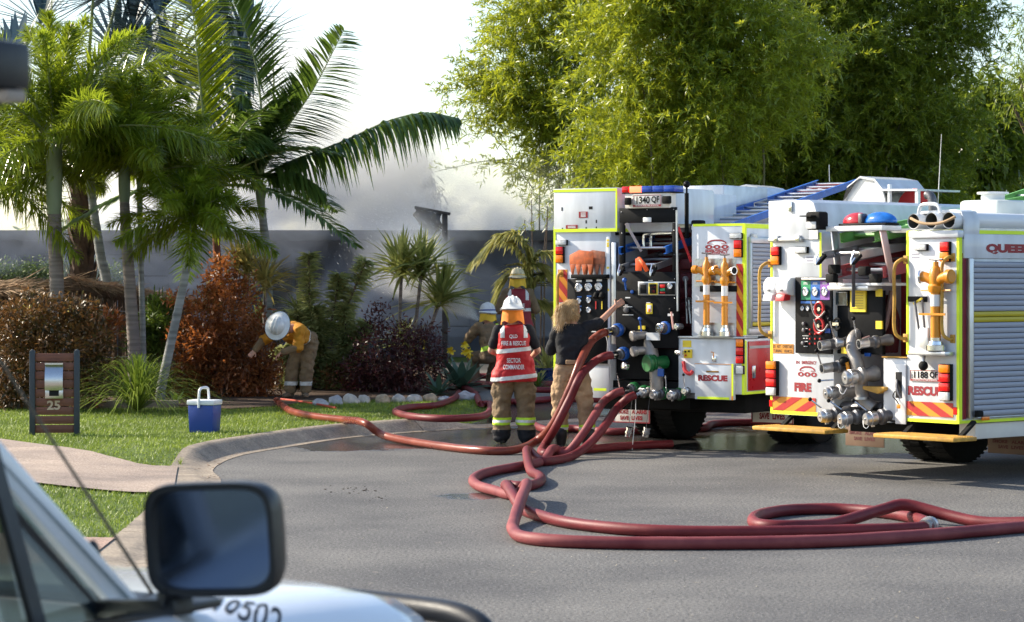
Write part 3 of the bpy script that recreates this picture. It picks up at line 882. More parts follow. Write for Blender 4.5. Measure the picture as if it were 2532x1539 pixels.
def standpipe(rig, label, base, top_z, r=0.03, flip=1, tee=None):
    """hydrant standpipe: foot, barrel, twin-outlet head, crossbar and T key"""
    b = Vector(base); H = top_z - b.z
    o = empty("standpipe", rig.w(b), rig.rz, label, "standpipe", "hydrant standpipes clipped to the engines")
    MB().lathe([(r * 1.9, 0), (r * 1.9, .05), (r * 1.5, .055), (r * 1.4, .085), (r * 1.1, .09), (r * 1.1, .12)], None, 18).build("foot", M_CHROME, o)
    hb = H * 0.66
    MB().cyl((0, 0, .12), (0, 0, hb), r, n=18).build("barrel", M_ORY, o)
    MB().cyl((0, 0, hb - .16), (0, 0, hb - .05), r * 1.02, n=18).build("paper_band", M_PAPER, o)
    hd = MB().lathe([(r * 1.25, hb - .03), (r * 1.5, hb), (r * 1.5, hb + .03), (r * 1.2, hb + .05), (r * 1.35, hb + .12), (r * 1.1, hb + .19), (r * .55, hb + .22), (r * .5, hb + .26)], None, 18)
    for sx in (-1, 1):
        hd.tube([(sx * r * .6, 0, hb + .08), (sx * r * 1.9, -.01, hb + .11), (sx * r * 3.0, -.015, hb + .12)], [r * .9, r * .95, r * 1.05], 14)
    hd.build("head", M_ORY, o)
    for sx in (-1, 1):
        M = Matrix.Translation((sx * r * 3.0, -.015, hb + .12)) @ Vector((sx, -.35 if sx == flip else 0, 0)).to_track_quat('Z', 'Y').to_matrix().to_4x4()
        if sx == flip:
            c = MB().lathe([(r * 1.05, 0), (r * 1.35, .005), (r * 1.35, .025), (r * 1.05, .025), (r * 1.0, .005)], M, 18, False).build("outlet_ring", M_CHROME, o)
            MB().lathe([(r * .98, .008), (r * .98, .011)], M, 16).build("bore", M_DARK, c)
        else:
            MB().lathe([(r * 1.05, 0), (r * 1.35, .005), (r * 1.35, .05), (r * 1.1, .06), (r * .3, .06)], M, 18).build("cap", M_ORY, o)
    MB().cyl((-r * 3.6, 0, hb - .01), (r * 3.6, 0, hb - .01), .009, n=8).build("crossbar", M_ORY, o)
    MB().cyl((0, 0, hb + .25), (0, 0, H - .02), .009, n=8).build("spindle", M_GUN, o)
    MB().tube([(-r * 1.6, 0, H - .012), (0, 0, H - .02), (r * 1.6, 0, H - .012)], .009, 8).build("key_handle", M_GUN, o)
    MB().box(-r * 3.2, r * 3.2, -r * 1.25, -r * 1.02, hb - .245, hb - .225).build("clamp_bar", M_ORY, o)
    return o

def ladder(rig, label, p0, p1, width, mat, rungmat, stile=(0.03, 0.085), n=10, feet=False, group=None):
    p0, p1 = Vector(p0), Vector(p1)
    o = empty("ladder", rig.w(p0), rig.rz, label, "ladder", group)
    d = p1 - p0; L = d.length; t = d.normalized(); sx = Vector((1, 0, 0)); up = sx.cross(t).normalized()
    def q(u, s_, v=0): return t * (u * L) + sx * (s_ * width / 2) + up * v
    for s_ in (-1, 1):
        m = MB(); w, h = stile
        for a, b, c_, e in ((-w / 2, w / 2, h / 2 - .008, h / 2), (-w / 2, w / 2, -h / 2, -h / 2 + .008), (s_ * w / 2 - .004, s_ * w / 2 + .004, -h / 2 + .008, h / 2 - .008)):
            vs_ = []
            for u in (0, L):
                for x_, z_ in ((a, c_), (b, c_), (b, e), (a, e)):
                    vs_.append(t * u + sx * (s_ * width / 2 + x_) + up * z_)
            m.add(vs_, [(0, 3, 2, 1), (4, 5, 6, 7), (0, 1, 5, 4), (1, 2, 6, 5), (2, 3, 7, 6), (3, 0, 4, 7)])
        st = m.build("stile", mat, o)
        rv = MB()
        for k in range(int(L / .14)):
            rv.ball(t * (0.05 + k * .14) + sx * (s_ * (width / 2 + w / 2 + .001)) + up * (.018 if k % 2 else -.018), .006, 6, 4)
        rv.build("rivets", M_ALU, st)["kind"] = "stuff"
        if feet:
            MB().bar(q(0, s_) + t * .03, q(0, s_) - t * .09 - up * .07, .05, .035).build("foot", M_RUB, o, 0.006)
            e = MB(); c0 = q(0, s_) - t * .05
            e.tube([c0 + up * .05, c0 - t * .06 - up * .03, c0 - t * .07 - up * .075, c0 - up * .02], .008, 6).build("hook", M_CHROME, o)
    for k in range(n):
        u = (k + 0.6) / n
        MB().cyl(q(u, -1), q(u, 1), .017, n=10).build("rung", rungmat, o)
    return o
# ---- the engine hooked up to the hoses (left of the pair)
T = Rig(1.536, 27.6, 33)
T.root = empty("fire_engine", T.o, T.rz, "white fire engine with red hoses coupled to its rear pump panel, plate 1340 QF", "fire engine", "fire engines parked in the street")
TW = 1.25
zb = 0.66; zt = 2.56
xa = T.at(1510, 700)[0]; xb = T.at(1710, 700)[0]; xc = T.at(1678, 900)[0]; zl = T.at(1760, 835)[1]
MB().box(-TW, xa, 0, 3.7, zb, zt).build("rear_body", M_WHITE, T.root, 0.012)
MB().box(xb, TW, 0, 3.7, zl + 0.012, zt).build("rear_body", M_WHITE, T.root, 0.012)
MB().box(xc, TW, -0.01, 3.7, zb, zl - 0.012).build("rear_body", M_WHITE, T.root, 0.012)
MB().box(xc - .01, TW + .01, -0.03, 0.3, zl - 0.011, zl + 0.011).build("ledge", M_ALU, T.root, 0.004)
MB().box(xa + .002, xb - .002, 0.85, 3.7, zb, zt - .02).build("inner_body", pm("deep_red_inside", (0.12, 0.006, 0.01), 0.5), T.root)
MB().box(xa + .004, xc - .004, 0.05, 0.84, 0.70, 0.78).build("pump_floor", M_BLACK, T.root)
MB().box(-TW + .02, TW - .02, 3.72, 5.1, 0.7, 2.45).build("mid_body", M_WHITE, T.root, 0.02)
cab = MB().box(-1.22, 1.22, 5.2, 7.5, 0.75, 2.72).build("cab", M_RED, T.root, 0.08)
MB().box(1.222, 1.232, 5.5, 6.3, 1.6, 2.4).build("side_window", M_GLASSD, cab, 0.004)
MB().box(-1.232, -1.222, 5.5, 6.3, 1.6, 2.4).build("side_window", M_GLASSD, cab, 0.004)
MB().box(-1.0, 1.0, 7.502, 7.512, 1.6, 2.5).build("windscreen", M_GLASSD, cab, 0.004)
MB().box(-.42, .42, 0.25, 7.2, 0.46, 0.69).build("chassis", M_RUB, T.root, 0.01)
MB().box(-0.9, 1.0, 0.5, 1.3, 0.42, 0.655).build("underrun_bar", M_RUB, T.root, 0.02)
MB().box(-.75, .95, 1.95, 2.3, 0.40, 0.55).build("rear_axle", M_GUN, T.root, 0.03)
for x in (-1.06, -.74, .74, 1.06): wheel(T, x, 2.12, 0.49, 0.27)
for x in (-1.0, 1.0): wheel(T, x, 6.4, 0.49, 0.27)
# mud flaps
for a, b, c, d in ((1516, 1003, 1607, 1048), (1858, 985, 1962, 1050)):
    y = 1.62
    x0, x1, z0, z1 = T.rect(a, b, c, d, y)
    f = MB().box(x0, x1, y, y + .012, z0, z1 + .12).build("mud_flap", M_CREAM, T.root, 0.02)
    e = MB(); e.box(x0, x1, y - .004, y - .001, z0, z0 + .014).box(x0, x0 + .014, y - .004, y - .001, z0 + .015, z1 + .1).box(x1 - .014, x1, y - .004, y - .001, z0 + .015, z1 + .1)
    e.build("flap_border", M_TXTRED, f)
    h = (z1 - z0)
    for i, tx in enumerate(("SMOKE ALARMS", "SAVE LIVES")):
        words_on(f, tx, h * .26, (x1 - x0) * (.86 if i == 0 else .62), (x0 + x1) / 2, y - .004, z1 - h * (.34 + .36 * i), M_TXTRED, .05)
    ph = MB().box(-.045, .045, 0, .001, .02, .035).box(-.045, -.03, 0, .001, 0, .02).box(.03, .045, 0, .001, 0, .02).prism([(-.04, -.045), (.04, -.045), (.022, .01), (-.022, .01)], .001)
    ph.build("phone_mark", M_TXTRED, f, loc=((x0 + x1) / 2, y - .004, z1 + .04))
# fluoro edging, rear
xL, xR = -TW, TW
for (x0, x1, z0, z1) in ((xL - .003, xL + .028, zb, zt), (xL + .029, xa - .06, zt - .028, zt + .002), (xa - .22, xa - .05, zb - .002, zb + .028), (xb + .02, TW - .034, zt - .026, zt + .002), (TW - .033, TW + .003, zl + .03, zt + .002), (TW - .033, TW + .003, zb, zl - .03)):
    MB().box(x0, x1, -0.0135 if z1 < zl else -0.004, -0.0105 if z1 < zl else -0.001, z0, z1).build("fluoro_strip", M_FLUO, T.root)
# fluoro edging and fittings, right side
for (y0, y1, z0, z1) in ((0.0, .035, zl + .03, zt), (0.0, .035, zb, zl - .03), (.036, 3.6, zb, zb + .03), (.036, 3.6, zt - .05, zt)):
    MB().box(TW + .001, TW + .004, y0, y1, z0, z1).build("fluoro_strip", M_FLUO, T.root)
MB().box(TW + .005, TW + .03, .05, 3.6, zl + .035, zl + .10).build("sill_rail", M_ALU, T.root, 0.004)
zs1 = T.side(1880, 603, TW)[1]
shutter(T, TW + .056, .10, 3.4, zl + .12, zs1, 0.046, (26, 27) if False else (19, 20))
MB().box(TW + .005, TW + .045, .06, .10, zl + .11, zs1 + .02).build("shutter_rail", M_ALU, T.root, 0.004)
MB().box(TW + .005, TW + .05, .06, 3.45, zs1 + .001, zs1 + .07).build("shutter_header", M_ALU, T.root, 0.006)
rd = MB().box(TW + .002, TW + .02, .06, 1.7, zb + .04, zl - .04).build("locker_door", M_RED, T.root, 0.006)
yy, zz = T.side(1858, 920, TW)
MB().box(TW + .021, TW + .035, yy - .03, yy + .04, zz - .07, zz + .07).build("latch", M_CHROME, rd, 0.006)
MB().box(TW + .021, TW + .024, .07, 1.69, zl - .12, zl - .09).build("silver_stripe", M_ALU, rd)
T.lamps(1377, 594, 1405, 607, [M_LCLR], name="side_lamp")
T.lamps(1377, 610, 1397, 651, [M_LRED, M_LAMB])
T.lamps(1807, 577, 1838, 591, [M_LCLR], name="side_lamp")
T.lamps(1817, 594, 1838, 637, [M_LRED, M_LAMB])
T.lamps(1822, 838, 1842, 900, [M_LAMB, M_LRED, M_LRED], y=-.011)
T.lamps(1822, 904, 1842, 926, [M_LCLR], y=-.011, name="reverse_lamp")
yy, zz = T.side(1858, 585, TW)
MB().box(TW + .005, TW + .05, yy - .04, yy + .06, zz - .025, zz + .03).build("side_lamp", M_LCLR, T.root, 0.01)
T.chev(1380, 667, 1403, 748, -.002, 2, -1, vertical=True)
T.chev(1821, 653, 1838, 832, -.002, 4, -1, vertical=True)
x, z0 = T.at(1392, 770); z1 = T.at(1392, 672)[1]
handrail(T, [(x - .02, -.003, z1 - .02), (x - .02, -.05, z1 - .03), (x - .02, -.085, z1 - .09), (x - .02, -.085, z0 + .1), (x - .02, -.05, z0 + .03), (x - .02, -.003, z0)])
# gauge panel
gp = T.R("gauge_panel", M_BLACK, 1403, 690, 1502, 900, -.03, -.001, 0.006)
T.R("panel_hood", M_BLACK, 1411, 679, 1500, 689, -.09, -.001, 0.006)
for i, (a, b) in enumerate(((1432, 712), (1456, 710), (1481, 709))): T.gauge(a, b, 9.0, -.031, (90, -40, -40)[i], gp)
for i, (a, b) in enumerate(((1432, 745), (1456, 743), (1432, 768), (1456, 767))): T.gauge(a, b, 6.2, -.031, (150, 60, 150, 130)[i], gp)
for a, b, c, d in ((1424, 693, 1438, 698), (1449, 692, 1464, 697), (1475, 691, 1488, 696), (1462, 805, 1474, 808), (1462, 812, 1472, 815), (1462, 819, 1474, 822), (1448, 812, 1452, 815), (1448, 819, 1452, 822)):
    T.R("panel_label", M_PAPER, a, b, c, d, -.033, -.0305, parent=gp)
for a, b, c, d in ((1427, 733, 1438, 736), (1451, 731, 1462, 734), (1427, 756, 1438, 759)):
    T.R("panel_label", M_PBLU, a, b, c, d, -.033, -.0305, parent=gp)
for a, m_ in ((1473, M_REDKNOB), (1488, M_YEL)):
    p = T.pt(a, 733, -.05)
    k = MB().cyl((p.x, -.032, p.z + .03), (p.x, -.075, p.z - .02), .032, .026, 12).build("pull_knob", M_RUB, gp, 0.006)
    T.R("pull_cable", m_, a - 1.3, 745, a + 1.3, 765, -.036, -.0305, parent=gp)
T.R("door_rail", M_WHITE, 1499, 586, 1508, 900, -.022, -.001, 0.003)
for b in (592, 600, 606, 660, 715, 770, 830): T.R("rail_mark", M_YEL, 1500, b, 1506, b + 5, -.0245, -.0225)
T.R("door_post", M_ALU, 1512, 600, 1523, 852, -.02, .03, 0.004)
T.R("lower_white_skirt", M_WHITE, 1450, 905, 1506, 985, -.012, -.002, 0.004)
# gantry frame over the pump bay
fr = MB()
for a, b, c, d in ((1531, 515, 1671, 550), (1531, 551, 1543, 672), (1662, 551, 1671, 672)):
    x0, x1, z0, z1 = T.rect(a, b, c, d, -.05); fr.box(x0, x1, -.05, -.01, z0, z1)
fr.build("gantry_frame", M_BLACK, T.root, 0.004)
bl = MB()
for a, b in ((1536, 525), (1600, 519), (1666, 518), (1538, 577), (1667, 570), (1667, 630), (1668, 690), (1668, 738)):
    p = T.pt(a, b, -.052); bl.ball(p, .006, 8, 5)
bl.build("panel_screws", M_ALU, T.root)["kind"] = "stuff"
T.R("frame_handle", M_PAPER, 1589, 538, 1609, 550, -.075, -.052, 0.008)
cp = T.R("pump_panel", M_BLACK, 1524, 673, 1675, 862, -.04, .02, 0.006)
xx0, xx1, z0, z1 = T.rect(1578, 697, 1671, 731, -.042)
MB().box(xx0, xx1, -.047, -.0405, z0, z1).build("instrument_frame", M_ALU, cp, 0.002)
for a, b, c, d, m_ in ((1580, 700, 1601, 729, M_GUN), (1603, 700, 1626, 729, M_YEL), (1628, 700, 1669, 729, M_RUB)): T.R("instrument", m_, a, b, c, d, -.053, -.0475, 0.003, cp)
for a, b, c, d, m_ in ((1583, 704, 1598, 726, M_BLACK), (1606, 703, 1623, 727, M_BLACK), (1607, 708, 1614, 713, M_REDKNOB), (1615, 708, 1622, 713, M_REDKNOB), (1610, 717, 1619, 724, M_REDKNOB), (1632, 704, 1644, 712, M_LRED), (1632, 714, 1644, 720, M_PGRN), (1632, 722, 1644, 726, M_LRED)): T.R("indicator", m_, a, b, c, d, -.057, -.0535, 0.001, cp)
T.gauge(1657, 708, 6.5, -.054, 60, cp)
sw = T.R("isolator_switch", M_YEL, 1597, 751, 1613, 777, -.052, -.041, 0.006, cp)
T.R("switch_face", M_PAPER, 1600, 755, 1610, 772, -.06, -.0525, 0.003, sw); T.R("switch_rocker", M_LAMB, 1602.5, 764, 1608, 771, -.066, -.0605, 0.002, sw)
for a, b, c, d in ((1546, 735, 1558, 738), (1545, 754, 1553, 756), (1541, 758, 1563, 760), (1539, 778, 1566, 780), (1598, 748, 1608, 750), (1603, 693, 1614, 695), (1651, 776, 1665, 782)): T.R("panel_label", M_PAPER, a, b, c, d, -.0425, -.0405, parent=cp)
p = T.pt(1549, 706, -.04); T.lever((p.x, -.05, p.z - .05), (p.x + .01, -.10, p.z + .06), .012, M_BLUE, M_BLUE, cp)
p = T.pt(1550, 767, -.04); MB().cyl((p.x, -.041, p.z), (p.x, -.075, p.z), .035, .03, 14).build("round_knob", M_GUN, cp, 0.004)
p = T.pt(1564, 722, -.04); MB().cyl((p.x, -.041, p.z), (p.x, -.06, p.z), .022, .02, 14).build("blue_knob", M_BLUE, cp, 0.003)
p, q = T.pt(1665, 815, -.09), T.pt(1659, 766, -.10); T.lever(p, q, .011, M_BLACK, pm("lever_pink", (0.75, 0.42, 0.36), 0.4), cp)
# pump plumbing
pl = MB().box(xa + .02, xc - .02, .10, .14, 0.80, T.at(1600, 862, .1)[1]).build("pump_back_plate", M_BLACK, T.root)
V1 = T.valve(1497, 822, .048, -.03, .26, M_CHROME, M_GUN, M_BLUE, (-.25, -.12), open_end=True)
V2 = T.valve(1510, 880, .048, .02, .27, M_CHROME, M_GUN, M_BLUE, (-.25, -.1), open_end=True)
T.valve(1625, 813, .047, -.03, .17, M_CHROME, M_GUN, M_BLUE, (-.25, -.06))
T.valve(1670, 808, .028, -.03, .12, M_CHROME, M_GUN)
mp_ = MB()
pts = [T.pt(1606, 838, .04), T.pt(1612, 880, -.02), T.pt(1622, 920, -.03), T.pt(1625, 960, -.02), T.pt(1632, 978, .05)]
mp_.tube(smoothpath(pts, 6), .078, 18)
mp_.build("suction_pipe", M_CAST, T.root)
T.R("pipe_label", M_PAPER, 1598, 823, 1630, 842, -.075, -.05)
T.R("pipe_sticker", M_BLUE, 1626, 912, 1640, 931, -.135, -.118)
g = T.pt(1592, 902, -.16); d_ = Vector((-.45, -1, -.05)).normalized()
M_ = Matrix.Translation(g + Vector((.1, .16, .02))) @ d_.to_track_quat('Z', 'Y').to_matrix().to_4x4()
MB().lathe([(.075, -.1), (.075, .06), (.098, .065), (.098, .08), (.09, .082), (.09, .095), (.10, .098), (.10, .115), (.092, .118), (.092, .13), (.10, .135), (.10, .16), (.09, .17), (.02, .165)], M_, 26).build("suction_cap", M_GRN, T.root)
for a, b in ((1583, 828), (1585, 866)):
    p = T.pt(a, b, -.06)
    v = MB(); v.tube([p + Vector((.12, .12, .02)), p + Vector((.05, .03, 0)), p + Vector((-.03, -.05, -.01))], [.035, .045, .05], 14)
    v.lathe([(.05, 0), (.06, .01), (.06, .05), (.05, .06), (.02, .06)], Matrix.Translation(p + Vector((-.03, -.05, -.01))) @ Vector((-.6, -1, -.2)).to_track_quat('Z', 'Y').to_matrix().to_4x4(), 16)
    v.build("priming_valve", M_CAST, T.root)
p, q = T.pt(1586, 820, -.12), T.pt(1582, 789, -.14); T.lever(p, q, .010, M_BLUE, M_BLUE)
T.R("valve_tag", M_YEL, 1578, 806, 1594, 815, -.066, -.045)
mf = MB().tube([T.pt(1545, 968, .1), T.pt(1700, 968, .1)], .06, 16).build("delivery_manifold", M_GRN, T.root)
V3 = T.valve(1537, 968, .046, .08, .25, M_CHROME, M_GUN, M_GRN, (-.3, -.15), open_end=True)
V4 = T.valve(1566, 978, .046, .08, .25, M_CHROME, M_GUN, M_GRN, (-.2, -.2), open_end=True)
T.valve(1585, 972, .042, .08, .22, M_ALU, M_GUN, M_GRN, (-.2, -.05)); T.valve(1610, 978, .046, .08, .26, M_ALU, M_GUN, M_GRN, (-.25, -.1)); T.valve(1652, 980, .046, .08, .26, M_ALU, M_GUN, M_GRN, (-.25, -.1))
for a, b, c, d in ((1532, 958, 1527, 926), (1648, 966, 1645, 926), (1694, 968, 1690, 927)):
    p, q = T.pt(a, b, -.06), T.pt(c, d, -.09); T.lever(p, q, .007, M_BLACK)
T.valve(1690, 968, .035, .08, .18, M_CHROME, M_GUN)
MB().box(xa + .03, xc + .5, .03, .2, 0.60, .70).build("rear_beam", M_GUN, T.root, 0.01)
p = T.pt(1552, 906, -.1); MB().cyl(p, p + Vector((-.03, -.06, .01)), .045, .042, 16).build("drain_cap", M_CHROME, T.root, 0.006)
p = T.pt(1672, 872, -.1); MB().cyl(p, p + Vector((.08, -.02, 0)), .03, .035, 14).build("drain_tap", M_CHROME, T.root, 0.004)
for a, b in ((1555, 1070), (1598, 1070)):
    p = T.pt(a, b, -.1); zt_ = T.at(a, 985, -.1)[1]
    c = MB().lathe([(.035, -.05), (.038, -.045), (.038, -.01), (.046, -.005), (.046, .015), (.038, .02), (.038, .04), (.044, .045), (.044, .06), (.01, .062)], Matrix.Translation(p) @ Matrix.Rotation(.25, 4, 'Y'), 18).build("hanging_cap", M_CHROME, T.root)
    MB().cyl(p + Vector((0, 0, .06)), (p.x + .01, p.y + .06, zt_), .003, n=6).build("chain", M_GUN, c)
MB().tube(smoothpath([T.pt(1572, 985, -.1), T.pt(1571, 1030, -.12), T.pt(1566, 1080, -.12), T.pt(1563, 1114, -.12)], 5), .0045, 6).build("cord", M_PAPER, T.root)
MB().tube(smoothpath([T.pt(1498, 830, -.2), T.pt(1502, 850, -.22), T.pt(1500, 880, -.22)], 5), .004, 6).build("cord", M_PAPER, T.root)
MB().tube(smoothpath([T.pt(1690, 895, -.03), T.pt(1693, 915, -.06), T.pt(1705, 925, -.06), T.pt(1712, 918, -.03)], 6), .022, 10).build("red_hose_tail", M_STRAPR, T.root)
# gap between panels: hung spanners
for a, b, c in ((1695, 690, 800), (1703, 742, 785), (1704, 760, 800)):
    p, q = T.pt(a, b, .2), T.pt(a + 4, c, .2)
    s_ = MB(); s_.tube([p, (p + q) / 2, q], [.018, .013, .012], 8); s_.lathe([(.022, -.012), (.032, -.012), (.032, .012), (.022, .012)], Matrix.Translation(p) @ Matrix.Rotation(1.57, 4, 'X'), 12)
    s_.build("hung_spanner", M_ALU, T.root)
for k in range(5): T.R("hose_roll", pm("dark_red_hose", (0.10, 0.008, 0.012), .6), 1679, 640 + k * 36, 1708, 668 + k * 36, .4, .7, 0.03)
# right panel fittings
phone_logo(T, 1743, 593, 1802, 616, -.003)
T.R("logo_rule", M_TXTRED, 1744, 617.2, 1801, 618, -.003, -.001); T.text("EMERGENCY", 1744, 619, 1800, 627, -.003, M_TXTRED, 0.05); T.R("logo_rule", M_TXTRED, 1744, 628.2, 1801, 629, -.003, -.001)
M_CHK = pm("checker_plate", (0.50, 0.51, 0.53), 0.3, 1.0, 0.1)
dpm = MB(); x0, x1, z0, z1 = T.rect(1717, 640, 1820, 710, -.006); dpm.box(x0, x1, -.006, -.001, z0, z1)
nx, nz = 14, 10
for i in range(nx):
    for j in range(nz):
        cx_, cz = x0 + (i + .5) * (x1 - x0) / nx, z0 + (j + .5) * (z1 - z0) / nz
        a = .8 if (i + j) % 2 else -.8
        dpm.bar((cx_ - .014 * math.cos(a), -.007, cz - .014 * math.sin(a)), (cx_ + .014 * math.cos(a), -.007, cz + .014 * math.sin(a)), .006, .006)
dpm.build("checker_plate", M_CHK, T.root)
T.R("clamp_plate", M_BLACK, 1730, 707, 1821, 722, -.02, -.001, 0.004)
sh = MB(); x0, x1, z0, z1 = T.rect(1724, 798, 1818, 833, -.001)
sh.prism([(x0, z0), (x1 - .02, z0), (x1, z1), (x0 + .1, z1)], -.006, Matrix.Translation((0, -.002, 0)))
sh.box(x0 + .02, x1 - .02, -.13, -.009, z0, z0 + .008); sh.build("standpipe_tray", M_CHK, T.root)
for px_, top, zt_ in ((1747, 623, 1), (1792, 627, -1)):
    b = T.pt(px_, 832, -.075); b.z = z0 + .009
    standpipe(T, "yellow standpipe on checker plate of the %s pair, %s key handle" % (("left", "dark T-shaped") if zt_ == 1 else ("right", "short")), b, T.at(px_, top, -.075)[1], .036, 1)
T.R("yellow_sticker", M_YEL, 1688, 842, 1709, 859, -.014, -.0105); sb = T.R("switch_box", M_YEL, 1690, 864, 1710, 886, -.03, -.0105, 0.004)
for a, b, m_ in ((1695, 870, M_BLACK), (1704, 869, M_BLACK), (1696, 879, M_REDKNOB)):
    p = T.pt(a, b, -.031); MB().cyl(p, p + Vector((0, -.012, 0)), .011, n=10).build("button", m_, sb)
bx_ = T.R("rescue_box", M_WHITE, 1718, 899, 1813, 990, -.07, -.0115, 0.004)
x0, x1, z0, z1 = T.rect(1718, 899, 1813, 990, -.07)
e = MB(); e.box(x0, x1, -.074, -.0705, z1 - .006, z1).box(x1 - .022, x1, -.074, -.0705, z0, z1 - .007); e.build("box_edge", M_CHY, bx_)
T.R("fluoro_strip", M_FLUO, 1724, 981, 1803, 989, -.074, -.0705, parent=bx_); T.R("fluoro_strip", M_FLUO, 1809, 900, 1813, 980, -.078, -.0745, parent=bx_)
T.text("RESCUE", 1726, 927, 1799, 944, -.0725, M_TXTRED, 0.06, bx_); T.R("hand_slot", pm("slot_brown", (.30, .16, .04), .7), 1746, 917, 1777, 922, -.073, -.0705, 0.002, bx_)
T.R("latch", M_CHROME, 1760, 880, 1771, 896, -.025, -.011, 0.004); p = T.pt(1764, 872, -.03); MB().tube([p + Vector((-.03, 0, .005)), p, p + Vector((.0, 0, -.06))], .006, 8).build("latch_pin", M_ORY, T.root)
# roof gear
x0, x1, z0, z1 = T.rect(1369, 468, 1526, 574, -.03)
lk = MB().box(x0, x1, -.03, 2.9, z0, z1).build("roof_locker", M_WHITE, T.root, 0.01)
for (a0, a1, c0, c1) in ((x0, x1, z1 - .04, z1 - .008), (x0, x1, z0 + .005, z0 + .042), (x1 - .02, x1 + .002, z0 + .043, z1 - .041)): MB().box(a0, a1, -.034, -.0305, c0, c1).build("fluoro_strip", M_FLUO, lk)
MB().box(x1 + .001, x1 + .004, -.02, 2.8, z0 + .005, z0 + .042).build("fluoro_strip", M_FLUO, lk)
for a, b, c, d in ((1388, 513, 1391, 522), (1456, 511, 1465, 518), (1447.5, 545, 1451, 553), (1473, 544, 1476, 552), (1389, 564, 1392, 568), (1448, 562, 1451, 566), (1473, 561, 1476, 565)): T.R("cut_out", M_DARK, a, b, c, d, -.032, -.0305, parent=lk)
for a, b, c, d, n in ((1431, 524, 1453, 539, 4), (1399, 557, 1428, 567, 2)):
    st = T.R("red_notice", M_TXTRED, a, b, c, d, -.0335, -.0305, parent=lk)
    for i in range(n): T.R("notice_line", M_PAPER, a + 5, b + 2.2 + i * (d - b - 3) / n, c - 5, b + 3.6 + i * (d - b - 3) / n, -.0355, -.034, parent=st)
T.R("locker_support", M_BLACK, 1395, 576, 1530, 582, .1, 2.4)
T.R("number_housing", M_CREAM, 1545, 476, 1656, 514, -.09, .06, 0.012)
number_plate(T, 1564, 482, 1636, 512, -.1, "1340 QF")
for a, b, c, d in ((1543, 489, 1556, 507), (1636, 485, 1655, 504)): T.R("scene_lamp", M_RUB, a, b, c, d, -.15, -.092, 0.012)
x0, x1, z0, z1 = T.rect(1537, 462, 1668, 477, -.1)
lb = MB().box(x0, x1, -.1, .12, z0, z0 + .012).build("light_bar", M_BLACK, T.root, 0.003)
f1, f2, f3 = x0 + (x1 - x0) * .145, x0 + (x1 - x0) * .37, x1
MB().box(x0, f1 - .002, -.1, .12, z0 + .013, z1).build("red_lens", M_LRED, lb, 0.008)
MB().box(f1, f2 - .002, -.1, .12, z0 + .013, z1).build("lit_lens", emat("lit_red", (1.0, 0.06, 0.025), 6.0, (.5, .02, .02)), lb, 0.008)
bl_ = pm("lens_blue", (0.015, 0.06, 0.36), 0.12, var=.2, scale=40)
for k in range(3): MB().box(f2 + (f3 - f2) * k / 3, f2 + (f3 - f2) * (k + 1) / 3 - .003, -.1, .12, z0 + .013, z1).build("blue_lens", bl_, lb, 0.008)
T.R("roof_box", M_WHITE, 1520, 468, 1668, 573, .25, 1.2, 0.01)
T.R("roof_box", M_ALU, 1660, 461, 1790, 572, 3.0, 4.2, 0.008)
p0, p1 = T.pt(1698, 590, .25), T.pt(1698, 478, .25)
pole = MB().cyl(p0, p1, .024, n=12).build("mast", M_RUB, T.root); MB().ball(p1 + Vector((0, 0, .1)), .04, 10, 8).cyl(p1, p1 + Vector((0, 0, .1)), .012, n=8).build("camera_dome", M_BLACK, pole)
p = T.pt(1726, 558, .1)
wl = MB().box(p.x - .07, p.x + .06, .05, .18, p.z - .06, p.z + .06).build("work_light", M_RUB, T.root, 0.02)
MB().box(p.x - .055, p.x + .045, .042, .0495, p.z - .05, p.z - .005).build("lens", M_LCLR, wl, 0.003); MB().cyl((p.x, .12, p.z - .06), (p.x, .12, zt), .012, n=8).build("stalk", M_ALU, wl)
# hose reel with cover
c = T.pt(1846, 528, 4.4); r = .33
rl = MB().lathe([(.05, -.05), (r, -.05), (r, -.03), (.12, -.03), (.12, .45), (r, .45), (r, .47), (.05, .47)], Matrix.Translation(c) @ Matrix.Rotation(-math.pi / 2, 4, 'X'), 32).build("hose_reel", M_WHITE, T.root, ang=30)
MB().ball(c + Vector((-.06, -.06, -.16)), .014, 8, 6).ball(c + Vector((.06, -.06, -.16)), .014, 8, 6).build("reel_bolts", M_GUN, rl)
hood = []
for t in (170, 140, 115, 90, 65, 40, 10): hood.append((c.x + (r + .07) * math.cos(math.radians(t)), c.z + (r + .05) * math.sin(math.radians(t))))
hin = [(c.x + (x - c.x) * .93, c.z + (z - c.z) * .93) for x, z in hood][::-1]
MB().prism(hood + hin, .75, Matrix.Translation((0, c.y - .02, 0))).build("reel_cover", M_WHITE, T.root, ang=20)
MB().box(-1.0, TW - .1, .3, 5.0, zt - .03, zt + .012).build("roof_deck", M_ALU, T.root)
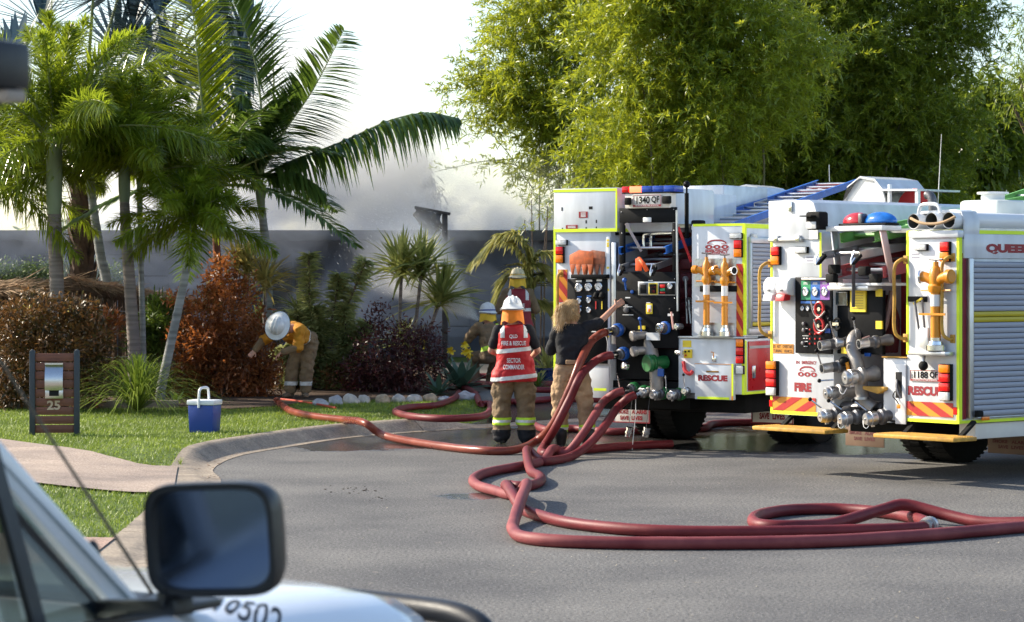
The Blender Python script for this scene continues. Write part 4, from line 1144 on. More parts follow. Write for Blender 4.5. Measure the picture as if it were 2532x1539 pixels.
# interior of the ladder bay
for a in (1592, 1610):
    pts = [T.pt(a, 611, .3), T.pt(a, 590, .3), T.pt(a + 6, 580, .3), T.pt(a + 52, 577, .3)]
    MB().tube(smoothpath(pts, 6), .02, 10).build("bay_rail", M_CHROME, T.root)
MB().bar(T.pt(1548, 553, -.06), T.pt(1586, 622, .1), .004, .035).build("tie_strap", pm("strap_pale", (.5, .42, .40), .7), T.root)
MB().bar(T.pt(1677, 562, -.04), T.pt(1709, 648, .15), .004, .04).build("tie_strap", M_STRAPR, T.root)
MB().bar(T.pt(1673.5, 520, -.06), T.pt(1676, 770, -.06), .02, .02).build("gantry_rail", M_ALU, T.root)
pA, pB = T.pt(1588, 620, -.1), T.pt(2070, 452, 6.0)
ladder(T, "blue ladder slanting up from the engine's pump bay over its roof", pA, pB, .58, M_LBLUE, M_ALU, (.035, .085), 18)
pA2 = T.pt(1578, 662, -.16); pB2 = pA2 + Vector((-.15, 3.2, .55))
ladder(T, "silver hook ladder lying under the blue ladder in the pump bay", pA2, pB2, .42, M_ALU, M_ALU, (.03, .07), 9, True)
st = smoothpath([T.pt(1580, 640, -.20), T.pt(1590, 652, -.26), T.pt(1600, 670, -.22)], 5)
for k, off in enumerate((0, .05)):
    pass
MB().box(-.04, .04, -.006, .006, -.07, .07).build("tie_tag", M_STRAPO, T.root, 0.003, loc=T.pt(1579, 655, -.24)); MB().tube(st, .024, 8).build("tie_loop", M_STRAPO, T.root)
# gantry post at the front of the roof
for a in (2000, 2028):
    p = T.pt(a, 500, 5.4); MB().box(p.x - .03, p.x + .03, 5.38, 5.42, 2.5, p.z + .18).build("ladder_gallows", M_WHITE, T.root, 0.005)
T.R("ladder_gallows", M_WHITE, 1930, 471, 2032, 476, 5.35, 5.39, 0.004)
MB().cyl(T.pt(2051, 450, 6.2), T.pt(2050, 408, 6.2), .006, n=6).build("antenna", M_ALU, T.root)
# rakes hung on the left panel
for k, (a, c_, m_, off, lab) in enumerate(((1408, 1452, M_ORG, -.075, "orange steel rake head hung in front, nearer the gauge panel edge"), (1443, 1495, M_RUSTY, -.035, "rusty brown rake head hung behind the orange one"))):
    x0, x1, z0, z1 = T.rect(a, 619, c_ + (14 if k == 0 else 0), 680, off)
    w = x1 - x0
    o = empty("rake_head", T.w(((x0 + x1) / 2, off, z0)), T.rz, lab, "rake head", "rake heads on the engine")
    h = z1 - z0
    poly = [(-w * .5, h * .80), (-w * .1, h * 1.0), (w * .5, h * .93), (w * .5, h * .42), (-w * .5, h * .42)]
    MB().prism(poly, .012).build("blade", m_, o, 0.002)
    for i in range(4):
        tx = -w * .5 + w * (i + .5) / 4
        MB().prism([(tx - w * .115, h * .415), (tx + w * .115, h * .415), (tx + w * .03, 0), (tx - w * .03, 0)], .012).build("tooth", m_, o, 0.002)
    MB().cyl((0, .012, h * .7), (0, abs(off) - .004, h * .7), .014, n=10).build("hook", M_WHITE, o)
# ---- the second engine, cut off by the right edge of the picture
U = Rig(3.416, 23.73, 50)
U.root = empty("fire_engine", U.o, U.rz, "white fire engine with grey pump valves, roller shutter side and plate 1188 QF", "fire engine", "fire engines parked in the street")
UW = 1.22
ub, ut = 0.575, 2.40
x1a = U.at(2062, 800)[0]; x1u = U.at(2031, 640)[0]; x2 = U.at(2242, 700)[0]; x2l = U.at(2184, 950)[0]
zpan = U.at(2000, 690)[1]; zlow = U.at(2210, 886)[1]
MB().box(-UW, x1u, 0, 4.0, zpan + .001, ut).build("rear_body", M_WHITE, U.root, 0.012)
MB().box(-UW, x1a, 0, 4.0, ub, zpan - .001).build("rear_body", M_WHITE, U.root, 0.010)
MB().box(x2, UW, 0, 4.0, ub, ut).build("rear_body", M_WHITE, U.root, 0.012)
MB().box(x2l, x2 - .002, 0, .5, ub, zlow).build("rear_body", M_WHITE, U.root, 0.010)
MB().box(x1a + .003, x2 - .003, 1.0, 4.0, ub, ut - .35).build("inner_body", pm("inner_red", (0.30, 0.012, 0.014), 0.4), U.root)
MB().box(x1a + .003, x2 - .003, .06, .99, 0.60, 0.68).build("pump_floor", M_BLACK, U.root)
MB().box(-UW + .02, UW - .02, 4.02, 5.4, 0.7, 2.35).build("mid_body", M_WHITE, U.root, 0.02)
cab = MB().box(-1.2, 1.2, 5.5, 7.8, 0.75, 2.6).build("cab", M_RED, U.root, 0.08)
MB().box(1.202, 1.212, 5.8, 6.6, 1.6, 2.3).build("side_window", M_GLASSD, cab, 0.004)
MB().box(-1.212, -1.202, 5.8, 6.6, 1.6, 2.3).build("side_window", M_GLASSD, cab, 0.004)
MB().box(-1.0, 1.0, 7.802, 7.812, 1.6, 2.4).build("windscreen", M_GLASSD, cab, 0.004)
MB().box(-.42, .42, 0.3, 7.4, 0.42, 0.59).build("chassis", M_RUB, U.root, 0.01)
MB().box(-.75, .95, 2.1, 2.5, 0.36, 0.52).build("rear_axle", M_GUN, U.root, 0.03)
for x in (-1.02, -.7, .7, 1.02): wheel(U, x, 2.3, 0.48, 0.27)
for x in (-1.0, 1.0): wheel(U, x, 6.6, 0.48, 0.27)
for a, b, c, d in ((2090, 1060, 2186, 1108), (2442, 1082, 2560, 1128)):
    y = 1.55
    x0, x1, z0, z1 = U.rect(a, b, c, d, y)
    f = MB().box(x0, x1, y, y + .012, z0, z1 + .1).build("mud_flap", pm("flap_shaded", (0.15, 0.09, 0.055), 0.6), U.root, 0.02)  # flap and print browned; shadow under the engine is in the colour
    h = z1 - z0
    for i, tx in enumerate(("SMOKE ALARMS", "SAVE LIVES")):
        words_on(f, tx, h * .22, (x1 - x0) * (.8 if i == 0 else .55), (x0 + x1) / 2, y - .003, z1 - h * (.2 + .34 * i), pm("flap_text_shaded", (.10, .012, .012), .6), .04)
# fluoro edging
for (x0, x1, z0, z1) in ((-UW - .003, -UW + .025, ub, ut), (-UW + .026, x1u - .024, ut - .027, ut + .002), (x1u - .023, x1u + .002, zpan + .002, ut + .002), (-UW + .026, x1a - .02, ub - .002, ub + .034), (x2 - .002, x2 + .026, zlow + .04, ut), (x2 + .027, UW - .03, ut - .03, ut + .002), (UW - .029, UW + .003, ub, ut + .002), (x2 + .01, UW - .03, ub - .002, ub + .03)):
    MB().box(x0, x1, -.004, -.001, z0, z1).build("fluoro_strip", M_FLUO, U.root)
for (y0, y1, z0, z1) in ((0, .04, ub, ut), (.041, 3.9, ut - .035, ut), (.041, 3.9, ub, ub + .03)):
    MB().box(UW + .001, UW + .004, y0, y1, z0, z1).build("fluoro_strip", M_FLUO, U.root)
MB().box(UW + .001, UW + .005, .045, .10, ub + .04, ut - .22).build("maroon_strip", pm("maroon", (.20, .008, .02), .4), U.root)
# shutter side
zh = U.side(2450, 640, UW)[1]
MB().box(UW + .002, UW + .022, .05, 3.95, zh + .002, ut - .04).build("sign_board", M_WHITE, U.root, 0.004)
y0, z1 = U.side(2433, 603, UW); y1, z0 = U.side(2533, 630, UW)
me = text_mesh("QUEENSLAND", z1 - z0, None, 0.07)
wtx = max(v.co.x for v in me.vertices) - min(v.co.x for v in me.vertices)
lo = min(v.co.x for v in me.vertices); kx = 0.0
qw = (y1 - y0) / 4 * .98
co = [(v.co.x - lo) for v in me.vertices]
kx = 1.36 / wtx
for v, c_ in zip(me.vertices, co): v.co = Vector((0, c_ * kx, v.co.z))
me.materials.append(M_TXTRED); me.update(); link("lettering", me, None, U.root, (UW + .0245, y0, (z0 + z1) / 2))
zbt = U.side(2450, 1042, UW)[1]
pit = (zh - .03 - (zbt + .06)) / 28
shutter(U, UW + .056, .16, 3.7, zbt + .06, zh - .03, pit, (9, 10))
MB().box(UW + .005, UW + .05, .10, .155, ub + .05, zh).build("shutter_rail", M_ALU, U.root, 0.004)
bb = MB().box(UW + .01, UW + .045, .17, 3.7, ub + .045, zbt + .05).build("shutter_foot", M_ALU, U.root, 0.006)
yy, zz = U.side(2435, 1036, UW + .045); MB().box(UW + .046, UW + .056, yy - .05, yy + .06, zz - .015, zz + .02).build("side_marker", M_LAMB, bb, 0.003)
MB().box(UW + .046, UW + .10, .16, .24, ub + .06, zbt + .11).build("shutter_lock", M_RUB, bb, 0.01)
MB().box(UW - .25, UW - .05, .3, 3.8, ub - .16, ub - .01).build("side_skirt", M_CREAM, U.root, 0.01)
for yy in (1.5, 2.9): MB().box(UW - .045, UW - .03, yy - .45, yy + .3, ub - .14, ub - .02).build("skirt_marker", M_LRED, U.root, 0.005)
# lamps and notices
U.lamps(1912, 610, 1933, 656, [M_LRED, M_LAMB]); U.lamps(1970, 611, 2001, 627, [M_LCLR], name="side_lamp")
U.lamps(1903, 892, 1927, 979, [M_LAMB, M_LRED, M_LRED, M_LCLR], depth=.07)
U.lamps(2265, 604, 2297, 620, [M_LCLR], name="side_lamp"); U.lamps(2329, 598, 2353, 648, [M_LRED, M_LAMB]); U.lamps(2330, 900, 2357, 992, [M_LAMB, M_LRED, M_LRED, M_LCLR], depth=.07)
for a, b, c, d in ((1990, 632, 2016, 650), (2250, 624, 2279, 643)):
    st = U.R("small_notice", pm("notice_grey", (.68, .70, .75), .4), a, b, c, d, -.003, -.001)
    for i in range(2): U.R("notice_print", pm("notice_ink", (.3, .3, .36), .5), a + 4, b + 3 + i * 8, c - 6, b + 7 + i * 8, -.005, -.0035, parent=st)
for a, b, c, d in ((1902, 989, 1909, 1006), (2357, 1007, 2366, 1026)): U.R("red_reflector", M_LRED, a, b, c, d, -.008, -.0045)
ot = U.R("warning_plate", pm("plate_amber", (.55, .22, .015), .5), 1910, 850, 1962, 875, -.0055, -.0045)
U.text("DO NOT OVERTAKE", 1911, 852.5, 1961, 862, -.007, pm("plate_ink", (.06, .03, .01), .5), 0.01, ot); U.text("TURNING VEHICLE", 1912, 864, 1960, 873, -.007, MATS["plate_ink"], 0.01, ot)
U.text("IN EMERGENCY", 1968, 892, 2020, 902, -.003, M_TXTRED, 0.03); phone_logo(U, 1972, 905, 2020, 933, -.003); U.text("FIRE", 1964, 946, 2006, 970, -.003, M_TXTRED, 0.065)
U.chev(1911, 980, 2017, 1020, -.003, 2, 1); U.chev(2242, 992, 2357, 1033, -.003, 2, -1)
U.R("silver_band", M_ALU, 1911, 1022, 2040, 1031, -.003, -.001); U.R("silver_band", M_ALU, 2242, 1035, 2357, 1044, -.003, -.001)
U.text("RESCUE", 2245, 954, 2330, 981, -.003, M_TXTRED, 0.06)
number_plate(U, 2250, 913, 2325, 946, -.012, "1188 QF")
# handrails and steps
for a, zpx0, zpx1, sx in ((1893, 652, 828, -1), (2226, 643, 836, -1), (2344, 637, 838, 1)):
    x = U.at(a, 740)[0]; z1 = U.at(a, zpx0)[1]; z0 = U.at(a, zpx1)[1]
    xi = x + (.07 if a < 2300 else .06)
    handrail(U, [(xi, -.006, z1), (xi - .02, -.05, z1), (x, -.085, z1 - .08), (x, -.085, (z0 + z1) / 2), (x, -.085, z0 + .08), (xi - .02, -.05, z0), (xi, -.006, z0)])
for a, b, c, d in ((1870, 1048, 2050, 1066), (2169, 1066, 2368, 1090)):
    x0, x1, z0, z1 = U.rect(a, b, c, d, -.3); zc = z1 - .02
    sp = MB().box(x0, x1, -.36, -.02, zc - .038, zc).build("rear_step", M_STEPY, U.root, 0.008)
    g = MB()
    for k in range(9): g.box(x0 + .03, x1 - .03, -.35 + k * .037, -.335 + k * .037, zc + .0005, zc + .006)
    g.build("step_tread", M_STEPY, sp)
    for xx in (x0 + .15, x1 - .15): MB().bar((xx, -.1, zc - .02), (xx, .12, ub + .02), .05, .03).build("step_bracket", M_RUB, sp)
# soap dispensers
for a, m_ in ((1913, M_PAPER), (1944, M_REDKNOB)):
    x0, x1, z0, z1 = U.rect(a - 15, 686, a + 14, 733, -.06)
    h = z1 - z0
    pr = [(0, 0), (-.11, .02), (-.13, h * .35), (-.12, h * .75), (-.07, h), (0, h)]
    mb = MB(); n = len(pr)
    for xx in (x0, x1): pass
    vs_ = [(x0, y_ - .002, z0 + z_) for y_, z_ in pr] + [(x1, y_ - .002, z0 + z_) for y_, z_ in pr]
    fs_ = [tuple(range(n)), tuple(range(2 * n - 1, n - 1, -1))] + [(k, n + k, n + (k + 1) % n, (k + 1) % n) for k in range(n)]
    dp = mb.add(vs_, fs_).build("soap_dispenser", M_PVC, U.root, 0.012)
    MB().add([(x0 + .02, -.14, z0 + .02), (x1 - .02, -.14, z0 + .02), (x1 - .02, -.16, z0 - .05), (x0 + .02, -.16, z0 - .05), (x0 + .02, -.05, z0 + .015), (x1 - .02, -.05, z0 + .015), (x1 - .02, -.06, z0 - .04), (x0 + .02, -.06, z0 - .04)],
             [(0, 1, 2, 3), (4, 7, 6, 5), (0, 4, 5, 1), (1, 5, 6, 2), (2, 6, 7, 3), (3, 7, 4, 0)]).build("press_lever", m_, dp, 0.008)
    MB().box((x0 + x1) / 2 - .015, (x0 + x1) / 2 + .02, -.135, -.13, z0 + .05, z0 + .07).build("badge", M_GUN, dp, 0.003)
# gauge panel
gp = U.R("gauge_panel", M_BLACK, 1966, 686, 2056, 876, -.03, -.0045, 0.005)
for a, b, m_, an in ((1981, 2004, M_PGRN, 100), (2004.5, 2027.5, M_PBLU, 40), (2028, 2051, M_PURP, 70)):
    pn = U.R("gauge_backing", m_, a, 695, b, 742, -.034, -.0305, parent=gp)
    U.R("panel_label", M_PAPER, a + 6, 699, b - 7, 700.6, -.0365, -.0345, parent=gp); U.R("panel_label", M_PAPER, a + 5, 702, b - 6, 703.4, -.0365, -.0345, parent=gp)
    U.gauge((a + b) / 2, 722, 9.5, -.035, an, gp)
U.R("strip_label", M_PBLU, 1980, 745, 2016, 751, -.034, -.0305, parent=gp); U.R("panel_ledge", M_ALU, 1981, 688, 2044, 693, -.07, -.0305, 0.003, gp)
for a, an in ((1985, 60), (1998, 130), (2012, 40)): U.gauge(a, 763, 5.6, -.031, an, gp)
for a, b in ((1990, 801), (1990, 817), (1988, 849)):
    p = U.pt(a, b, -.031); MB().cyl(p, p + Vector((0, -.03, 0)), .022, .018, 12).build("round_knob", M_GUN, gp, 0.004)
for a in (2004, 2017, 2029):
    for b in (815, 826, 838, 850): p = U.pt(a, b, -.031); MB().cyl(p, p + Vector((0, -.015, 0)), .009, n=8).build("push_button", M_REDKNOB, gp)
for a, b, c, d in ((1984, 812, 1997, 813.5), (1984, 830, 1999, 831.5), (1986, 836, 1990, 838), (1993, 836, 1997, 838), (1986, 844, 1997, 845.5), (1987, 856, 1997, 857.5)): U.R("panel_label", M_PAPER, a, b, c, d, -.0325, -.0305, parent=gp)
for a, b, sz in ((2026, 765, .055), (2025, 806, .06)):
    p = U.pt(a, b, -.07)
    vw = MB(); n = 18
    vw.tube([p + Vector((sz * math.cos(t), 0, sz * 1.25 * math.sin(t))) for t in np.linspace(0, 2 * math.pi, 20)], .014, 8, False)
    vw.bar(p + Vector((-sz, 0, 0)), p + Vector((sz, 0, 0)), .012, .012).build("valve_wheel", M_REDKNOB, gp); MB().cyl(p + Vector((0, .04, 0)), p + Vector((0, -.012, 0)), .02, n=12).build("wheel_hub", M_CHROME, gp)
for pts in ([(2005, 745), (2012, 775), (2025, 785), (2040, 770)], [(2012, 790), (2022, 815), (2036, 818), (2048, 802)]):
    MB().tube(smoothpath([U.pt(a, b, -.11) for a, b in pts], 6), .008, 8).build("control_cable", M_CAST, gp)
# pump panel
cp = U.R("pump_panel", M_BLACK, 2056, 718, 2182, 878, .05, .1, 0.006)
U.R("panel_hood", M_ALU, 2046, 708, 2146, 719, -.12, .1, 0.004, cp)
sc_ = U.R("screen_frame", M_ALU, 2056, 722, 2094, 756, .03, .0495, 0.003, cp); U.R("screen", pm("screen_dark", (.03, .045, .05), .15, var=.4, scale=30), 2058, 724, 2092, 754, .025, .0295, parent=sc_)
yn = U.R("yellow_notice", M_YEL, 2102, 718, 2140, 772, .03, .0495, parent=cp)
for i in range(7): U.R("notice_print", pm("notice_brown", (.35, .22, .03), .5), 2107, 724 + i * 6.4, 2134, 725.4 + i * 6.4, .027, .0295, parent=yn)
for a, b, c, d in ((2165, 715, 2179, 734), (2165, 794, 2180, 814), (2080, 846, 2095, 875)): U.R("yellow_tag", M_YEL, a, b, c, d, .03, .0495, parent=cp)
MB().bar(U.pt(2111, 640, -.14), U.pt(2110, 760, -.14), .006, .045).build("hold_strap", M_STRAP, U.root)
U.R("blue_tag", M_BLUE, 2040, 813, 2052, 824, -.04, -.031, parent=gp); U.R("blue_tag", M_BLUE, 2137, 873, 2151, 882, .03, .0495, parent=cp)
p = U.pt(2070, 802, -.03); rg = MB(); rg.tube([p + Vector((.05 * math.cos(t), 0, .055 * math.sin(t))) for t in np.linspace(.3, 5.8, 16)], .012, 8, True); rg.build("grab_ring", M_RUB, cp); MB().bar(p + Vector((-.05, -.01, 0)), p + Vector((.03, -.01, 0)), .012, .03).build("pull_tab", M_CHROME, cp)
# plumbing
pp = MB(); pp.tube(smoothpath([U.pt(2150, 828, .3), U.pt(2128, 824, .12), U.pt(2110, 840, .0), U.pt(2110, 870, -.04), U.pt(2120, 900, -.05), U.pt(2128, 940, -.02), U.pt(2135, 985, .02), U.pt(2160, 1010, .06)], 6), .065, 18); pp.build("suction_pipe", M_CAST, U.root)
bands = MB()
for a, b in ((2110, 866), (2118, 895), (2131, 985)):
    p = U.pt(a, b, -.03); bands.cyl(p + Vector((0, 0, -.012)), p + Vector((0, 0, .012)), .072, n=18)
bands.build("pipe_bands", M_ALU, U.root)
MB().tube([U.pt(2030, 1010, .15), U.pt(2190, 1010, .15)], .07, 16).build("delivery_manifold", M_GUN, U.root)
MB().tube(smoothpath([U.pt(2060, 850, .1), U.pt(2058, 900, .1), U.pt(2062, 960, .1), U.pt(2070, 1005, .12)], 5), .05, 14).build("riser_pipe", M_GUN, U.root)
for a, b, r_, L_, cap_, body_, op in ((2022, 856, .05, .34, M_ALU, M_GUN, True), (2026, 913, .05, .36, M_ALU, M_GUN, True), (2118, 852, .048, .34, M_ALU, M_GUN, True), (2083, 936, .068, .34, M_ALU, M_CAST, False), (2036, 975, .06, .30, M_ALU, M_CAST, False), (2022, 1032, .058, .32, M_ALU, M_GUN, False), (2071, 1038, .058, .34, M_ALU, M_GUN, False), (2134, 1038, .06, .34, M_ALU, M_GUN, False)):
    U.valve(a, b, r_, .08, L_, cap_, body_, None, (-.35, -.12), open_end=op)
p = U.pt(2067, 848, -.2); MB().cyl(p + Vector((.04, .06, 0)), p, .042, .04, 16).build("valve_hub", M_ALU, U.root, 0.006); MB().cyl(p + Vector((0, -.001, 0)), p + Vector((0, -.006, 0)), .013, n=10).build("hub_bolt", M_GUN, U.root)
for a, b, c, d in ((2063, 836, 2050, 790), (2118, 833, 2110, 788), (2061, 940, 2026, 942), (2032, 1010, 2003, 988), (2081, 1013, 2049, 991), (2142, 1015, 2110, 991), (2030, 900, 2019, 868)):
    p, q = U.pt(a, b, -.14), U.pt(c, d, -.22); U.lever(p, q, .009)
p, q = U.pt(2098, 915, -.1), U.pt(2094, 896, -.13); MB().cyl(p, q, .018, n=10).build("orange_handle", M_ORY, U.root); p = U.pt(2087, 894, -.12); MB().ball(p, .05, 12, 8).build("ball_knob", M_BLACK, U.root)
for a, b in ((2078, 1045), (2082, 960), (2140, 1045)):
    MB().tube(smoothpath([U.pt(a - 6, b - 6, -.2), U.pt(a - 4, b + 10, -.22), U.pt(a + 4, b + 14, -.22), U.pt(a + 12, b, -.2)], 6), .004, 6).build("cap_wire", M_ALU, U.root)
U.R("rear_beam", M_WHITE, 2045, 1036, 2203, 1046, .0, .2, 0.006)
br = MB(); x0, x1, z0, z1 = U.rect(2138, 955, 2192, 975, -.02); br.prism([(x0, z1), (x1, z1), (x1, z1 - .03), ((x0 + x1) / 2 + .05, z0), (x0, z1 - .03)], -.1, Matrix.Translation((0, .05, 0))); br.build("yellow_bracket", M_STEPY, U.root, 0.003)
U.R("yellow_sill", M_STEPY, 2180, 882, 2242, 886, -.02, .3)
MB().tube(smoothpath([U.pt(2205, 720, .3), U.pt(2195, 780, .25), U.pt(2185, 815, .2), U.pt(2160, 832, .1), U.pt(2135, 842, .0)], 6), .028, 10).build("delivery_pipe", pm("pipe_pinkish", (.32, .20, .19), .45, .3), U.root)
for k in range(3): MB().tube(smoothpath([U.pt(2182 + 6 * k, 735, .5), U.pt(2200 + 8 * k, 790, .45), U.pt(2192 + 10 * k, 870, .5)], 6), .035, 10).build("hose_bundle", pm("dark_red_hose", (0.10, 0.008, 0.012), .6), U.root)
lt = U.R("latch_plate", M_PVC, 2213, 900, 2239, 1050, -.02, -.0045, 0.006)
U.R("latch_slot", M_DARK, 2214, 920, 2230, 985, -.022, -.0205, 0.003, lt)
MB().tube(smoothpath([U.pt(2218, 940, -.03), U.pt(2218, 962, -.06), U.pt(2228, 985, -.06)], 6), .014, 8).build("hook", M_GUN, lt)
MB().tube(smoothpath([U.pt(2213, 968, -.04), U.pt(2208, 980, -.05), U.pt(2216, 990, -.05), U.pt(2222, 1000, -.05)], 6), .006, 6).build("wire", M_RUB, lt)
U.R("orange_tag", M_ORY, 2217, 1000, 2226, 1011, -.06, -.055, 0.003, lt)
# right panel: standpipe, shovel, holder
b = U.pt(2314, 868, -.09); tray = U.R("standpipe_tray", M_ALU, 2246, 868, 2337, 881, -.14, -.001, 0.006)
b.z = U.at(2314, 868, -.09)[1] + .004
standpipe(U, "yellow standpipe clipped beside the right handrail of the 1188 QF engine", b, U.at(2313, 638, -.09)[1], .05, -1)
U.R("clamp_plate", M_BLACK, 2244, 733, 2290, 747, -.025, -.005, 0.003)
for a, b_, c, d in ((2262, 745, 2272, 815), (2280, 742, 2286, 812)): MB().cyl(U.pt(a, b_, -.06), U.pt(c, d, -.06), .011, n=10).build("tool_handle", M_GUN, U.root)
U.R("tool_holder", M_ALU, 2272, 811, 2294, 880, -.09, -.03, 0.01)
MB().bar(U.pt(2259, 752, -.04), U.pt(2280, 738, -.045), .012, .02).build("tool_clip", M_YEL, U.root)
p = U.pt(2283, 905, -.08); tb = MB().ball(p, .05, 14, 10, (1.0, .8, .95)).build("tow_ball_cover", M_RUB, U.root); MB().cyl(p + Vector((0, 0, .03)), (p.x - .01, -.06, U.at(2280, 880, -.06)[1]), .018, n=8).build("stem", M_ALU, tb)
# roof gear: locker, tubes, beacons
x0, x1, z0, z1 = U.rect(1900, 498, 2022, 592, -.02)
lk = MB().box(x0, x1 - .12, -.02, 3.2, z0, z1).build("roof_locker", M_WHITE, U.root, 0.008)
MB().add([(x1 - .119, -.02, z0), (x1, -.02, z0), (x1, -.02, z1 - .17), (x1 - .06, -.02, z1 - .03), (x1 - .119, -.02, z1), (x1 - .119, 3.2, z0), (x1, 3.2, z0), (x1, 3.2, z1 - .17), (x1 - .06, 3.2, z1 - .03), (x1 - .119, 3.2, z1)],
         [(0, 1, 2, 3, 4), (9, 8, 7, 6, 5), (0, 5, 6, 1), (1, 6, 7, 2), (2, 7, 8, 3), (3, 8, 9, 4), (4, 9, 5, 0)]).build("locker_edge", M_WHITE, lk)
U.R("locker_latch", M_CHROME, 1949, 499, 1957, 524, -.04, -.0205, 0.003, lk); U.R("locker_rail", M_ALU, 1899, 590, 1980, 597, -.05, -.001, 0.006, lk)
for a in (1917, 1971): U.R("hinge", M_CHROME, a - 5, 582, a + 4, 598, -.06, -.0205, 0.004, lk)
for k, (a, b_) in enumerate(((2000, 588), (2017, 587))):
    x, z = U.at(a, b_, .1); MB().cyl((x, .1, z), (x, 3.0, z), .055, n=16).build("roof_tube", M_PVC, U.root)
wl = U.pt(2030, 549, -.1)
w_ = MB().box(wl.x - .12, wl.x + .07, -.2, -.06, wl.z - .08, wl.z + .10).build("work_light", M_RUB, U.root, 0.025); MB().box(wl.x - .10, wl.x + .03, -.208, -.2005, wl.z - .07, wl.z + .0).build("lens", M_LCLR, w_, 0.003); MB().box(wl.x - .13, wl.x + .02, -.27, -.2, wl.z + .05, wl.z + .062).build("visor", M_RUB, w_)
x0, x1, z0, z1 = U.rect(2045, 553, 2185, 570, -.1)
sh = MB().box(x0, x1, -.12, .16, z0, z0 + .05).build("beacon_shelf", M_WHITE, U.root, 0.006)
bc = MB().box(x0 + .13, x1 + .01, -.08, .12, z0 + .051, z0 + .075).build("beacon_bar", M_BLACK, U.root, 0.008)
def dome(xc, wd, mat, nm):
    mb = MB(); mb.ball((xc, .02, z0 + .085), 1, 20, 12, (wd, .10, .10))
    me = mb.mesh(nm)
    for v in me.vertices: v.co.z = max(v.co.z, z0 + .076)
    me.materials.append(mat); link(nm, me, None, bc)
xw = x1 - x0 - .12
dome(x0 + .13 + xw * .26, xw * .28, pm("dome_red", (.50, .03, .045), .12, var=.25, scale=12), "red_dome"); dome(x0 + .13 + xw * .74, xw * .33, pm("dome_blue", (.015, .14, .50), .10, var=.3, scale=12), "blue_dome")
MB().box(x0 + .13 + xw * .42, x0 + .13 + xw * .5, -.085, .0, z0 + .076, z0 + .17).build("beacon_divider", M_GUN, bc, 0.01)
for a, b0, c, b1, m_ in ((2062, 572, 2078, 720, M_ALU), (2182, 566, 2208, 700, pm("post_pink", (.55, .38, .36), .4, .4))):
    MB().bar(U.pt(a, b0, -.06), U.pt(c, b1, -.06), .02, .085).build("gantry_post", m_, U.root, 0.004)
tubes = []
for i, (a, b_, rr) in enumerate(((2260, 548, 19), (2304, 546, 20), (2347, 545, 20.5))):
    p = U.pt(a, b_, -.05); r = rr / U.sc(p.x)
    tb = MB(); n = 28
    tb.lathe([(r * .93, .004), (r, 0), (r, 4.2), (r * .93, 4.2), (r * .93, .6)], Matrix.Translation((p.x, -.06, p.z)) @ Matrix.Rotation(-math.pi / 2, 4, 'X'), n, False)
    t_ = tb.build("suction_hose_tube", M_PVC, U.root, ang=50)
    MB().lathe([(r * .925, .008), (r * .925, .5), (r * .01, .5)], Matrix.Translation((p.x, -.06, p.z)) @ Matrix.Rotation(-math.pi / 2, 4, 'X'), n, False).build("tube_lining", M_TUBEIN, t_)
    tubes.append((p, r))
x0, x1, z0, z1 = U.rect(2243, 571, 2368, 588, -.05); MB().box(x0, x1, -.04, .05, z0, z1).build("tube_cradle", M_WHITE, U.root, 0.02)
p0, r0 = tubes[0]; p2, r2 = tubes[2]
sad = MB(); prof = [(p0.x - r0 * 1.05, p0.z), (p0.x - r0 * .6, p0.z + r0 * 1.1), (p0.x + r0 * .3, p0.z + r0 * 1.35), (p2.x - r2 * .2, p2.z + r2 * 1.35), (p2.x + r2 * .8, p2.z + r2 * 1.1), (p2.x + r2 * 1.3, p2.z), (p2.x + r2 * 1.25, z0 - .01)]
pin = [(p2.x + r2 * 1.06, z0 - .01), (p2.x + r2 * 1.05, p2.z), (p2.x + r2 * .7, p2.z + r2 * .85), (p0.x - r0 * .4, p0.z + r0 * 1.03), (p0.x - r0 * 1.0, p0.z + .01)]
sad.prism(prof + pin, .22, Matrix.Translation((0, .05, 0))); sad.build("tube_saddle", M_WHITE, U.root, 0.006)
hd = MB(); pm0 = U.pt(2300, 520, .0); hd.tube(smoothpath([pm0 + Vector((-.14, 0, -.03)), pm0 + Vector((-.10, 0, .05)), pm0 + Vector((.08, 0, .05)), pm0 + Vector((.13, 0, -.03))], 5), .018, 8); hd.build("saddle_handle", M_WHITE, U.root)
MB().tube(smoothpath([U.pt(2252, 540, -.07), U.pt(2275, 551, -.1), U.pt(2305, 554, -.1), U.pt(2335, 549, -.1), U.pt(2362, 536, -.07)], 6), .014, 8).build("tie_rope", M_ROPE, U.root)
MB().tube(smoothpath([U.pt(2291, 482, 1.0), U.pt(2300, 485, 1.0), U.pt(2306, 500, 1.0), U.pt(2307, 545, 1.0)], 6), [.045] * 19, 12).build("exhaust_elbow", M_GUN, U.root)
MB().box(-UW + .04, UW - .04, .25, 3.9, ut - .01, ut + .03).build("roof_deck", M_ALU, U.root)
